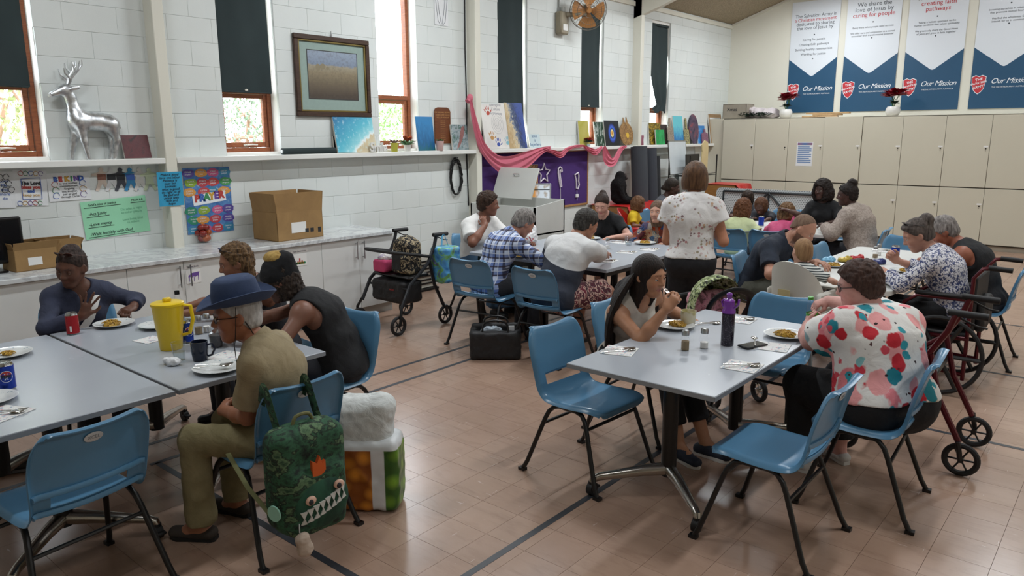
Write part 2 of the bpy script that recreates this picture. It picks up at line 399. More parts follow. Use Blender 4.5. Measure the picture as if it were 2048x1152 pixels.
# --- windows
for i, (a, b) in enumerate(WINS):
    root = bpy.data.objects.new('window_%d' % (i+1), None); COL.objects.link(root); root['kind'] = 'structure'; root['label'] = 'tall narrow cedar framed window in the block wall'
    X = XW-.17; f = .045; m = MB()
    m.box((X-.04, a, WZ0), (X+.04, a+f, WZ1), .004); m.box((X-.04, b-f, WZ0), (X+.04, b, WZ1), .004); m.box((X-.04, a+f, WZ0), (X+.04, b-f, WZ0+f), .004); m.box((X-.04, a+f, WZ1-f), (X+.04, b-f, WZ1), .004)
    zm = 2.255; m.box((X-.04, a+f, zm), (X+.04, b-f, zm+.05), .004); obj('window_frame', m, M_CEDAR, root)
    m = MB(); s = .05; y0, y1, z0, z1 = a+f+.004, b-f-.004, WZ0+f+.003, zm-.003
    m.box((X-.02, y0, z0), (X+.025, y0+s*.8, z1), .004); m.box((X-.02, y1-s*.8, z0), (X+.025, y1, z1), .004); m.box((X-.02, y0+s*.8, z0), (X+.025, y1-s*.8, z0+s), .004); m.box((X-.02, y0+s*.8, z1-s*.8), (X+.025, y1-s*.8, z1), .004)
    sash = obj('sash', m, M_CEDAR, root)
    m = MB(); m.box((X-.003, y0+s*.8, z0+s), (X+.003, y1-s*.8, z1-s*.8)); obj('pane', m, M_GLASS, sash, smooth=False)
    m = MB(); m.box((X-.003, a+f, zm+.05), (X+.003, b-f, WZ1-f)); obj('pane', m, M_GLASS, root, smooth=False)
    m = MB(); ym = (a+b)/2; m.tube([(X+.03, ym-.01, z0+.02), (X+.045, ym, z0+.026), (X+.05, ym+.05, z0+.028), (X+.046, ym+.11, z0+.025)], [.006, .008, .007, .005], 8); m.box((X+.02, ym-.035, z0+.01), (X+.032, ym+.015, z0+.034), .003); obj('latch', m, mat('bone_latch', 'D8D4C8', .35), sash)
# --- blinds: dark roller blinds hung in the openings
def blind(i, z_bot, y_in=0.0, label='', sway=.012, shape=None):
    a, b = WINS[i]; t = thing('roller_blind', label, 'blind', (XW-.055, (a+b)/2, 0), 0, 'dark green roller blinds'); w = (b-a)/2-.006
    nu, nv = 26, 13; P = np.zeros((nu, nv, 3)); rnd = random.Random(i)
    ph = [rnd.uniform(0, 6) for _ in range(4)]
    for p in range(nu):
        for q in range(nv):
            u, v = p/(nu-1), q/(nv-1)*2-1
            zz = WZ1-.03-(WZ1-.03-z_bot)*u; y = v*w+(-y_in if v > 0 else 0)*abs(v); x = sway*(math.sin(v*3+ph[0]+u*2.2)*.6+math.sin(v*7+ph[1]-u*4)*.25+math.sin(u*5+ph[2])*.4)
            if shape: y, zz, x = shape(u, v, y, zz, x)
            P[p, q] = (x, y, zz)
    m = MB(); m.shell(P, .0016); obj('fabric', m, M_BLIND, t)
    m = MB(); m.cyl((0, -w, WZ1-.02), (0, w, WZ1-.02), .018, n=12); obj('roller', m, M_BLIND, t)
    if not shape:
        m = MB(); m.tube([(.006, -w+.01, z_bot+.0), (.008, 0, z_bot), (.006, w-.01-y_in, z_bot)], .007, 8); obj('bottom_bar', m, M_BLIND, t)
        m = MB(); m.ell((.012, -.02, z_bot+.02), (.006, .018, .011), 10, 6); obj('pull_tab', m, mat('bone_latch'), t)
    return t
blind(0, 2.235, .05, 'dark green roller blind above the window beside the silver reindeer')
blind(1, 2.265, .03, 'dark green roller blind next to the large framed picture')
blind(3, 2.02, .02, 'dark green roller blind reaching behind the white handprint canvas')
blind(4, 2.265, .02, 'dark green roller blind behind the wall fan')
def torn(u, v, y, z, x):
    t = max(0, (u-.25)/.75); pull = t*t; yy = y+(1-v)*.5*pull*.34*(1 if u < .93 else .5)
    return yy+.02*math.sin(u*9), z+(.07*(1-v)*.0)+.10*max(0, u-.8)*math.sin(v*5), x+.02*pull*math.sin(v*9+u*3)
blind(5, 2.23, 0, 'bunched dark green blind pulled aside on the farthest window', .02, torn)
# --- steel portal columns and rafters
for k, y0 in enumerate((3.165, 7.17, 11.13)):
    m = MB(); m.box((XW-.02, y0, 0), (XW+.15, y0+.1, ZE+.02), .006); c = struct('column_%d' % (k+1), m, M_CREAM, label='cream painted steel column against the block wall')
    m = MB(); n = 9; poly = [(XW+.0, ZE-.28), (XW+.55, zc(XW+.55)-.30), (XC, zc(XC)-.22), (XR, zc(XR)-.25), (XR, zc(XR)), (XC, zc(XC)), (XW, zc(XW))]
    m.prism(poly, y0, y0+.1, 1); struct('beam_%d' % (k+1), m, M_CREAM, label='cream sloping roof beam', smooth=False)
m = MB(); m.tube([(XW+.012, 7.14, 3.6), (XW+.012, 7.13, 2.9), (XW+.012, 7.145, 2.2), (XW+.012, 7.13, 1.55), (XW+.012, 7.15, .95)], .008, 6)
tag(obj('wall_cable', m, M_BLACK), 'thin black cable running down beside the steel column', 'cable')
# --- other walls and roof
m = MB(); m.prism([(XW-.25, 0), (XR+.2, 0), (XR+.2, zc(XR)), (XC, zc(XC)), (XW-.25, ZE-.05)], YB, YB+.2, 1); struct('wall_back', m, M_CREAM, smooth=False, label='plain cream gable wall above the lockers')
m = MB(); m.box((XR, YF, 0), (XR+.2, YB+.2, zc(XR))); struct('wall_right', m, M_CREAM, smooth=False)
m = MB(); m.prism([(XW-.25, 0), (XR+.2, 0), (XR+.2, zc(XR)), (XC, zc(XC)), (XW-.25, ZE-.05)], YF-.2, YF, 1); struct('wall_front', m, M_CREAM, smooth=False)
m = MB(); m.prism([(XW-.3, zc(XW-.3)), (XC, zc(XC)), (XR+.2, zc(XR+.2)), (XR+.2, zc(XR+.2)+.1), (XC, zc(XC)+.1), (XW-.3, zc(XW-.3)+.1)], YF-.2, YB+.2, 1); struct('ceiling', m, M_CEIL, smooth=False, label='sloping brown strawboard ceiling')
m = MB(); m.box((XW, YF, ZE-.09), (XW+.03, YB, ZE-.02), .004); struct('trim_11', m, M_CREAM); 
m = MB(); m.prism([(XW+.02, zc(XW)-.05), (XC, zc(XC)-.05), (XR, zc(XR)-.05), (XR, zc(XR)), (XC, zc(XC)), (XW+.02, zc(XW))], YB-.03, YB, 1); struct('trim_12', m, M_CREAM, smooth=False)
# --- ledge on the block wall
LZ = 1.665
for k, (a, b) in enumerate(((YF, 3.165), (3.268, 7.17), (7.273, 11.13), (11.235, YB))):
    m = MB(); m.box((XW-.01, a, LZ-.05), (XW+.15, b, LZ), .006); struct('trim_%d' % (13+k), m, M_WHITE, label='white painted ledge along the block wall')
for i, (a, b) in enumerate(WINS):
    m = MB(); m.box((XW-.14, a, WZ0-.03), (XW, b, WZ0+.004)); struct('trim_%d' % (20+i), m, M_REVEAL, smooth=False)
# --- fluorescent lamps on the ceiling
emis = NT('lit_tube'); emis.color('FFFFFF'); emis.set(.4, Emission_Color=(*LAMP_COLOR, 1), Emission_Strength=9.0); reg('lit_tube', emis)
lme = None
for k, (x, y, share) in enumerate(LAMPS):
    z = zc(x)-.32
    t = thing('ceiling_light', 'white twin tube fluorescent batten hanging under the sloping ceiling', 'light', (x, y, z), 0, 'fluorescent ceiling battens')
    if lme is None:
        m = MB(); m.box((-.09, -.62, .0), (.09, .62, .06), .01); lme = m.mesh('batten'); lme.materials.append(M_WHITE)
        m = MB(); m.cyl((-.045, -.6, -.018), (-.045, .6, -.018), .014); tme2 = m.mesh('tube_lamp'); tme2.materials.append(MATS['lit_tube'])
        m = MB(); m.cyl((0, 0, .05), (0, 0, .34), .006, n=6); rme = m.mesh('hanger'); rme.materials.append(M_STEEL)
    link('batten', lme, None, t); link('tube_lamp', tme2, None, t); link('tube_lamp', tme2, None, t, (.09, 0, 0)); link('hanger', rme, None, t, (0, -.5, 0)); link('hanger', rme, None, t, (0, .5, 0))
    ld = bpy.data.lights.new('tube_light', 'AREA'); ld.shape = 'RECTANGLE'; ld.size = .2; ld.size_y = 1.24; ld.energy = LAMP_POWER*share; ld.color = LAMP_COLOR
    lo = bpy.data.objects.new('tube_light', ld); COL.objects.link(lo); lo.parent = t; lo.location = (0, 0, -.04)
# --- outside: ground, trees, a neighbouring wall
def m_leaf(name, a, b):
    n = NT(name); info = n.noise(9, 4); n.color(n.mix(n.step(info, .35, .65), a, b)).set(.6); return reg(name, n)
def tree(name, label, c, r, n, ma, seed, trunk=True, size=.16):
    t = thing(name, label, 'tree', (c[0], c[1], 0)); rnd = random.Random(seed); m = MB()
    for k in range(n):
        d = unit([rnd.gauss(0, 1), rnd.gauss(0, 1), rnd.gauss(0, 1)])*rnd.uniform(.35, 1)**.5; p = np.array(d)*r+[0, 0, c[2]]
        a, b, w = frame_of([rnd.gauss(0, 1), rnd.gauss(0, 1), rnd.gauss(0, 1)]); L = size*rnd.uniform(.6, 1.3)
        m.add([p-a*L*.3, p+b*L*.5+w*.02, p+a*L*.3, p-b*L*.5+w*.02], [(0, 1, 2, 3)])
    o = obj('foliage', m, ma, t, smooth=False); o['kind'] = 'stuff'
    if trunk:
        m = MB(); m.tube([(0, 0, 0), (.05, .1, c[2]*.5), (-.05, .0, c[2])], [.12, .09, .04], 8)
        for k in range(5): m.tube([(0, .05, c[2]*.6), (rnd.uniform(.2, .6), rnd.uniform(-.8, .8), c[2]+rnd.uniform(-.5, .3)), (rnd.uniform(.3, .9), rnd.uniform(-1.2, 1.2), c[2]+rnd.uniform(-.3, .6))], [.05, .03, .012], 6)
        obj('trunk', m, mat('pale_bark', 'B08A78', .8, var=.2), t)
ML1 = m_leaf('yellow_green_leaf', '8A9464', 'B8BC90'); ML2 = m_leaf('grey_green_leaf', '6F8570', 'A3B09A'); ML3 = m_leaf('fresh_green_leaf', '6E9658', 'A0BE82')
tree('garden_tree', 'yellow green bushy tree outside the window by the reindeer', (-10.2, 2.7, 2.0), (1.2, 1.7, 1.5), 9000, ML1, 1, size=.08)
tree('garden_tree', 'grey green shrub with pale branches outside the second window', (-10.6, 6.2, 1.9), (1.0, 1.8, 1.2), 9000, ML2, 2, size=.07)
tree('garden_tree', 'fresh green tree outside the unblinded window', (-13.5, 12.6, 1.6), (1.5, 2.6, 1.25), 8000, ML3, 3, size=.1)
m = MB(); m.box((-60, -30, -.3), (XW-.3, 60, -.1)); struct('ground_outside', m, mat('outside_grass', '7F8A5E', .9, var=.2), smooth=False)
m = MB(); m.box((-14.2, 17.0, 0), (-13.8, 27.0, 2.55)); struct('wall_outside', m, mat('neighbour_brick', 'B9AFA6', .8, var=.1), smooth=False)
# ================================================================== CHAIRS
def catmull(pts, n):
    P = [np.asarray(p, float) for p in pts]; P = [2*P[0]-P[1]]+P+[2*P[-1]-P[-2]]; out = []
    m = len(P)-3
    for k in range(n):
        t = k/(n-1)*m; i = min(int(t), m-1); f = t-i; a, b, c, d = P[i:i+4]
        out.append(.5*((2*b)+(c-a)*f+(2*a-5*b+4*c-d)*f*f+(3*b-a-3*c+d)*f**3))
    return np.array(out)
def m_plastic(name, a, b):
    n = NT(name); info = n.add('ShaderNodeObjectInfo'); f = n.noise(5, 3); c = n.mix(f, a, b); c = n.mix(n.math('MULTIPLY', info.outputs['Random'], .25), c, b)
    n.color(c); n.set(.28); n.bump(n.noise(420, 2), .04, .0005); return reg(name, n)
M_BLUE = m_plastic('blue_polypropylene', '4C7B9C', '5787A9')
M_BADGE = mat('grey_badge', 'C9CDD0', .4, .2, var=.05)
def chair_shell():
    pr = catmull([(.222, 0, .398), (.232, 0, .420), (.222, 0, .438), (.15, 0, .446), (.02, 0, .432), (-.11, 0, .43), (-.165, 0, .447), (-.197, 0, .49), (-.212, 0, .54), (-.232, 0, .63), (-.255, 0, .72), (-.268, 0, .775), (-.280, 0, .792), (-.300, 0, .788)], 44)
    wd = catmull([(k, w, 0) for k, w in enumerate((.165, .19, .205, .222, .226, .224, .222, .222, .224, .230, .226, .205, .185, .17))], 44)[:, 1]
    cu = catmull([(k, w, 0) for k, w in enumerate((.0, .0, .002, .006, .012, .014, .02, .024, .026, .028, .026, .022, .02, .02))], 44)[:, 1]
    vs = [-1, -.985, -.955, -.91, -.85, -.76, -.66, -.5, -.33, -.16, 0]; vs = vs+[-x for x in vs[-2::-1]]
    P = np.zeros((44, len(vs), 3)); d = np.gradient(pr, axis=0)
    for i in range(44):
        t = unit(d[i]); nrm = np.array([t[2], 0, -t[0]])      # up for the seat, forward for the back
        if nrm[2] < 0 and abs(nrm[2]) > abs(nrm[0]): pass
        for j, v in enumerate(vs):
            lip = max(0, (abs(v)-.88)/.12); off = cu[i]*v*v-(.024*lip**1.6)*(1 if 3 < i < 42 else .4)
            P[i, j] = pr[i]+np.array([0, v*wd[i], 0])+nrm*off
    def hole(i, j): return .488 < (pr[i][2]+pr[i+1][2])/2 < .55 and abs((vs[j]+vs[j+1])/2) < .64 and pr[i][0] < -.15
    m = MB(); m.shell(P, .005, hole)
    for z, r in ((.562, .008), (.474, .008)):                # moulded ribs behind the slot
        i = int(np.argmin(abs(pr[:, 2]-z)+(pr[:, 0] > -.15)*5)); t = unit(d[i]); nrm = np.array([t[2], 0, -t[0]])
        m.tube([P[i, j]-nrm*.010 for j in range(2, len(vs)-2)], r, 6, flat=1.6)
    return m
def side_frame(s):
    m = MB(); w0, w1 = .205, .262
    pts = [(-.262, w1, .012), (-.235, w1-.006, .06), (-.135, w0+.014, .33), (-.115, w0+.007, .372), (-.085, w0, .402), (-.045, w0, .414), (.07, w0, .414), (.108, w0, .402), (.135, w0+.007, .372), (.152, w0+.014, .33), (.238, w1-.006, .06), (.26, w1, .012)]
    m.tube([(x, y*s, z) for x, y, z in pts], .0125, 10)
    for x in (-.266, .264): m.prism([(x-.02, w1-.016), (x+.02, w1-.016), (x+.02, w1+.016), (x-.02, w1+.016)], 0, .016)
    if s < 0:
        k = len(m.v)-16; m.v = m.v[:k]+[(x, -y, z) for x, y, z in m.v[k:]]
    return m
def make_chair():
    t = thing('stacking_chair', 'x', 'chair', (0, 0, 0), 0, 'blue stacking chairs')
    obj('shell', chair_shell(), M_BLUE, t, angle=60)
    for s in (-1, 1): obj('leg_frame', side_frame(s), M_BLACK, t)
    for x, z in ((-.145, .30), (.15, .335)):
        m = MB(); m.cyl((x, -.222, z), (x, .222, z), .009, n=8); obj('stretcher', m, M_BLACK, t)
    m = MB(); M = Matrix.Translation((-.2715, 0, .745))@Matrix.Rotation(RAD(-77), 4, 'Y')
    mb = MB(); mb.lathe([(.0, .0), (.036, 0), (.036, .002), (.033, .003), (0, .003)], 24, sx=1.0, sy=.55, cap=False)
    b = obj('badge', mb, M_BADGE, t); ex, nn = np.array([0, -1., 0]), unit([-.975, 0, -.22]); ey = np.cross(nn, ex)
    Mx = Matrix(((ex[0], ey[0], nn[0], -.2665), (ex[1], ey[1], nn[1], 0), (ex[2], ey[2], nn[2], .742), (0, 0, 0, 1))); b.data.transform(Mx)
    letters('lettering', 'XCEL', .02, mat('badge_ink', '7E858A', .5, var=0), b, np.array([-.2665, 0, .742])+nn*.0035, ex, ey)
    return t
CH0 = make_chair(); CH_USED = []
def chair(x, y, deg, label):
    if not CH_USED: c = CH0; c.location = (x, y, 0); c.rotation_euler = (0, 0, RAD(deg)); c['label'] = label
    else: c = dup(CH0, (x, y, 0), RAD(deg), label)
    CH_USED.append(c); return c
chair(-2.23, 3.31, -4, 'empty blue chair at the corner of the near grey table, beside the cutlery napkin')
chair(-2.33, 4.06, 2, 'blue chair under the woman with very long dark hair')
chair(-1.17, 3.27, 180, 'empty blue chair in front of the woman in the bright floral top')
chair(-.95, 3.93, 184, 'blue chair under the woman in the bright floral top')
chair(-1.76, 4.60, -91, 'empty blue chair at the end of the near table beside the high chair')
chair(-3.0, 1.82, 181, 'blue chair with the camouflage backpack hung on its back')
chair(-3.2, 1.0, 186, 'empty blue chair at the bottom corner beside the table with the blue drink can')
chair(-5.07, 1.84, -4, 'blue chair under the woman in the navy blouse')
chair(-3.62, 2.56, -84, 'blue chair under the man in the black beanie')
chair(-4.34, 2.70, -96, 'blue chair under the woman with blue mirrored sunglasses on her hair')
chair(-4.45, 4.93, 96, 'blue chair under the man in the plaid shirt')
chair(-3.72, 4.92, 92, 'blue chair under the man in the white and navy T-shirt')
chair(-5.42, 5.95, 0, 'blue chair under the woman in the white top resting her cheek')
chair(-4.76, 7.3, -90, 'blue chair under the young woman in the black T-shirt')
chair(-4.08, 7.32, -90, 'blue chair under the woman in the orange patterned shirt')
chair(-2.48, 6.45, 8, 'blue chair under the man in the navy polo shirt')
chair(-2.12, 7.45, 0, 'empty blue chair between the polo shirt man and the woman in beige')
chair(-1.86, 8.28, -90, 'empty blue chair at the far end of the white table with the blue can')
chair(-.95, 7.10, 182, 'blue chair under the grey-haired man in the black singlet')
chair(-3.62, 8.35, 90, 'blue chair under the child in the pale yellow shirt')
chair(-3.15, 8.4, 84, 'blue chair under the child in the pink shirt')
chair(-2.46, 9.08, 184, 'blue chair under the woman in the beige cardigan')
chair(-3.2, 10.25, -90, 'blue chair under the teenager in black with dark curly hair')
chair(-4.33, 10.42, -78, 'blue chair under the child half hidden behind the pale yellow shirt'); chair(-3.83, 10.35, -84, 'blue chair under the brown-haired child bending low')
chair(-5.2, 9.35, 0, 'blue chair under the woman in grey with low bun')
# ================================================================== TABLES
def m_laminate():
    n = NT('grey_laminate'); f = n.noise(2, 4); n.color(n.mix(f, 'A6ACB4', 'AEB4BC')); n.set(n.math('ADD', n.math('MULTIPLY', n.noise(3, 3), .05), .24)); n.bump(n.noise(300, 2), .03, .0004); return reg('grey_laminate', n)
M_TOP = m_laminate(); M_EDGE = mat('dark_table_edge', '5E636A', .5, var=.05); M_ALU = mat('polished_aluminium', 'B5B0A8', .25, 1.0, var=.05, vscale=12); M_RUB = mat('black_rubber', '151517', .6, var=.1)
def flip_table(label, x, y, deg, L=1.54, Wd=.80, H=.72):
    t = thing('folding_table', label, 'table', (x, y, 0), RAD(deg), 'grey topped tables on casters')
    m = MB(); m.box((-L/2, -Wd/2, H-.026), (L/2, Wd/2, H), .003); top = obj('tabletop', m, M_TOP, t)
    m = MB()
    for a, b in (((-L/2-.001, -Wd/2-.001), (L/2+.001, -Wd/2+.001)), ((-L/2-.001, Wd/2-.001), (L/2+.001, Wd/2+.001)), ((-L/2-.001, -Wd/2), (-L/2+.001, Wd/2)), ((L/2-.001, -Wd/2), (L/2+.001, Wd/2))): m.box((a[0], a[1], H-.024), (b[0], b[1], H-.003))
    obj('edge_band', m, mat('grey_edge_band', '8B9096', .5, var=.04), top, smooth=False)
    m = MB(); m.cyl((-L/2+.36, 0, H-.05), (L/2-.36, 0, H-.05), .02, n=10); obj('rail', m, M_BLACK, t)
    for s in (-1, 1):
        px = s*(L/2-.36); m = MB(); m.tube([(px, 0, .1), (px, 0, H-.03)], .042, 14, flat=.75); p = obj('post', m, M_BLACK, t)
        m = MB(); m.box((px-.06, -.09, H-.07), (px+.06, .09, H-.026), .01); m.cyl((px, -.05, H-.075), (px, .05, H-.075), .035, n=14); obj('hinge', m, M_ALU, p)
        for q in (-1, 1):
            m = MB(); m.tube([(px, q*.01, .135), (px+s*.08, q*.10, .128), (px+s*.24, q*.27, .10), (px+s*.262, q*.295, .085), (px+s*.265, q*.298, .07)], [.036, .030, .021, .021, .018], 10); f = obj('foot', m, M_ALU, t)
            cx, cy = px+s*.265, q*.298; m = MB(); m.cyl((cx, cy-.016, .034), (cx, cy+.016, .034), .034, n=16); m.cyl((cx, cy, .04), (cx, cy, .075), .02, n=10); m.box((cx-.005, cy-.022, .028), (cx+.05, cy+.022, .045), .006); obj('caster', m, M_RUB, f)
    return t
TA = flip_table('grey table with salt and pepper and the purple topped flask', -1.745, 3.74, 90)
TD2 = flip_table('grey table with the yellow jug', -4.045, 1.925, 0, 1.55, .805)
TD1 = flip_table('grey table with the blue can near the lower corner', -4.045, 1.105, 0, 1.55, .80)
def frame_table(label, x, y, deg, L=1.62, Wd=.80, H=.72):
    t = thing('folding_table', label, 'table', (x, y, 0), RAD(deg), 'grey tables on black square frames')
    m = MB(); m.box((-L/2, -Wd/2, H-.03), (L/2, Wd/2, H), .003); obj('tabletop', m, M_TOP, t)
    m = MB(); m.box((-L/2+.08, -Wd/2+.06, H-.08), (L/2-.08, -Wd/2+.10, H-.03)); m.box((-L/2+.08, Wd/2-.10, H-.08), (L/2-.08, Wd/2-.06, H-.03)); m.box((-L/2+.06, -Wd/2+.06, H-.08), (-L/2+.10, Wd/2-.06, H-.03)); m.box((L/2-.10, -Wd/2+.06, H-.08), (L/2-.06, Wd/2-.06, H-.03)); obj('apron', m, M_BLACK, t, smooth=False)
    for sx in (-1, 1):
        for sy in (-1, 1):
            m = MB(); m.box((sx*(L/2-.08)-.022, sy*(Wd/2-.08)-.022, 0), (sx*(L/2-.08)+.022, sy*(Wd/2-.08)+.022, H-.03), .003); obj('leg', m, M_BLACK, t)
    return t
frame_table('grey table beside the woman in white, holding the cola cup', -4.66, 6.16, 90); frame_table('grey table between the man in the two-tone T-shirt and the young woman in black', -3.855, 6.16, 90)
M_WPL = mat('white_moulded_plastic', 'DDDEDA', .35, var=.03)
def white_table(label, x, y, deg, L, Wd, H=.72):
    t = thing('trestle_table', label, 'table', (x, y, 0), RAD(deg), 'white plastic trestle tables')
    r = .07; poly = []
    for cx, cy, a0 in ((L/2-r, Wd/2-r, 0), (-L/2+r, Wd/2-r, 90), (-L/2+r, -Wd/2+r, 180), (L/2-r, -Wd/2+r, 270)):
        for k in range(7): a = RAD(a0+15*k); poly.append((cx+r*math.cos(a), cy+r*math.sin(a)))
    m = MB(); m.prism(poly, H-.035, H-.004); m.prism([(p*.995, q*.99) for p, q in poly], H-.004, H); obj('tabletop', m, M_WPL, t, smooth=False)
    for s in (-1, 1):
        m = MB(); m.tube([(s*(L/2-.25), -Wd/2+.06, .0), (s*(L/2-.25), -Wd/2+.1, H-.04), (s*(L/2-.25), Wd/2-.1, H-.04), (s*(L/2-.25), Wd/2-.06, 0)], .014, 8); obj('leg_frame', m, mat('grey_steel_tube', '6F7376', .4, .6), t)
        m = MB(); m.cyl((s*(L/2-.25), -Wd/2+.08, .3), (s*(L/2-.25), Wd/2-.08, .3), .01, n=8); obj('stretcher', m, mat('grey_steel_tube'), t)
    return t
white_table('white plastic trestle table in front of the baby', -1.78, 6.97, 90, 2.25, .86)
white_table('white plastic trestle table where the children sit', -3.55, 9.22, 0, 1.7, .95)
# ================================================================== LOW CABINETS AND WORKTOP under the block wall
def m_marble():
    n = NT('pale_marble_laminate'); a = n.noise(3.2, 8, None, .65, 1.6); v = n.math('ABSOLUTE', n.math('SUBTRACT', a, .5)); c = n.mix(n.step(v, .0, .07), 'B2B6BA', 'D9DDDE'); c = n.mix(n.math('MULTIPLY', n.noise(9, 4), .3), c, 'C6CACC'); n.color(c).set(.22); return reg('pale_marble_laminate', n)
M_MARB = m_marble(); M_CAB = mat('white_cabinet', 'DADCDA', .35, var=.02)
CXF, CTOP = -6.08, .87; CY = [-1.17+.92*k for k in range(7)]+[5.26]
CAB_L = ['white two door cabinet at the picture edge', 'white two door cabinet below the wall papers', 'white two door cabinet behind the navy blouse', 'white two door cabinet with the purple tablecloth sign', 'white two door cabinet behind the man in the beanie', 'white two door cabinet with the candle decoration sign', 'white two door cabinet behind the walking frame']
for k in range(7):
    a, b = CY[k], CY[k+1]; t = thing('cabinet', CAB_L[k], 'cabinet', (CXF, a, 0), 0, 'white low cabinets'); w = b-a
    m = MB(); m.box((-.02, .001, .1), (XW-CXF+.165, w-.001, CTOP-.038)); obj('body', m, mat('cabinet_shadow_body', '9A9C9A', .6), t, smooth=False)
    m = MB(); m.box((-.05, .001, 0), (XW-CXF+.165, w-.001, .1)); obj('plinth', m, mat('cabinet_plinth', 'B8B6B0', .6), t, smooth=False)
    for s in (0, 1):
        m = MB(); m.box((-.019, s*w/2+.002, .105), (0, (s+1)*w/2-.002, CTOP-.042), .002); d = obj('door', m, M_CAB, t)
        yh = w/2+(-.045 if s == 0 else .045); m = MB(); m.cyl((.03, yh, .62), (.03, yh, .80), .006, n=8); m.cyl((0, yh, .64), (.03, yh, .64), .005, n=6); m.cyl((0, yh, .78), (.03, yh, .78), .005, n=6); obj('handle', m, M_STEEL, d)
m = MB(); m.box((XW+.002, CY[0], CTOP-.036), (CXF+.03, CY[-1]+.02, CTOP), .004); tag(obj('worktop', m, M_MARB), 'long pale marble worktop over the white cabinets', 'worktop')
# ================================================================== LOCKERS
lroot = None
LX = [-6.43+.6325*k for k in range(9)]; LY, LTOP, LMID, LBOT = 13.95, 2.13, .985, .10
M_LABEL = mat('white_label', 'E8E8E6', .5, var=.02); M_KEYHOLE = mat('dark_lock', '3C3A36', .3, .8, var=.05)
for c in range(8):
    a, b = LX[c], LX[c+1]
    t = thing('locker', ['cream two door locker at the corner under the cardboard box', 'cream two door locker under the white bundle', 'cream two door locker with a printed notice on its door', 'cream locker with its upper door standing proud', 'cream locker between the proud door and the second poinsettia', 'cream locker under the second potted poinsettia', 'cream locker under the third banner', 'cream locker under the fourth banner'][c], 'locker', (a, LY, 0), 0, 'cream wall lockers')
    w = b-a; m = MB(); m.box((0, .02, .08), (w, YB-LY-.012, LTOP-.014)); obj('body', m, M_GAP, t, smooth=False)
    m = MB(); m.box((0, .05, 0), (w, YB-LY-.012, LBOT-.01)); obj('plinth', m, mat('beige_plinth', 'A69C8C', .6), t, smooth=False)
    out = -.018 if c == 3 else 0
    for (z0, z1, zk) in ((LMID+.008, LTOP, 1.62), (LBOT, LMID-.008, .72)):
        m = MB(); oo = out if z0 > .5 else 0; m.box((.003, oo, z0), (w-.003, oo+.019, z1), .0025); d = obj('door', m, M_LOCK, t)
        m = MB(); m.cyl((w-.05, oo, zk-.02), (w-.05, oo-.008, zk-.02), .011, n=10); obj('lock', m, M_KEYHOLE, d)
        m = MB(); m.cyl((w-.05, oo, zk-.052), (w-.05, oo-.004, zk-.052), .005, n=8); obj('key_hole', m, M_KEYHOLE, d)
        if not (c == 1 and z0 > .5):
            m = MB(); m.box((w-.085, oo-.0015, zk), (w-.02, oo, zk+.024)); obj('name_tag', m, M_LABEL, d, smooth=False)
m = MB(); m.box((XW, LY+.04, 0), (LX[0]-.004, YB, LTOP), .003); struct('trim_40', m, M_LOCK)
m = MB(); m.box((LX[0], LY+.0, LTOP-.012), (LX[8]+2.5, YB-.012, LTOP+.0), 0); o = tag(obj('locker_top_board', m, M_LOCK, smooth=False), 'cream board lying over the tops of all lockers', 'board')
m = MB(); m.box((LX[8]+.004, LY, .0), (XR-2.2, YB, LTOP-.014)); struct('trim_41', m, M_LOCK, smooth=False)
# ================================================================== BANNERS on the gable wall
M_BW = mat('banner_white', 'DDE3EA', .45, var=.02, vscale=1); M_BB = mat('banner_blue', '1F4E70', .45, var=.05, vscale=1.5)
M_INK = mat('charcoal_ink', '4A5158', .6, var=0); M_RED = mat('red_ink', 'C0313A', .6, var=0); M_PRW = mat('white_ink', 'E9EDF2', .6, var=0)
def on_wall(px, py, y): p = aty(px, py, y); return p[0], p[2]
BN = [(-5.57, -4.69), (-4.57, -3.67), (-3.55, -2.66), (-2.51, -1.62)]
BT = [('The Salvation Army is', 'a Christian movement', 'dedicated to sharing', 'the love of Jesus by'), ('We share the', 'love of Jesus by', 'caring for people'), ('We share the', 'love of Jesus by', 'creating faith', 'pathways'), ('We share the', 'love of Jesus by', 'building healthy', 'communities')]
BR = [(1,), (2,), (2, 3), (2, 3)]
BS = [('.', 'Caring for people', 'Creating faith pathways', 'Building healthy communities', 'Working for justice', '.'), ('.', 'Being there when people need us most', '', 'We offer care and compassion as a sacred', 'encounter with transformative potential', '.'), ('.', 'Taking a holistic approach to the', 'human condition that values spirituality', '', 'We graciously share the Good News', 'of Jesus and grow in faith together', '.'), ('.', 'Investing ourselves in relationships', 'that promote mutual flourishing', '', 'We find the wholeness God', 'intends for us in community', '.')]
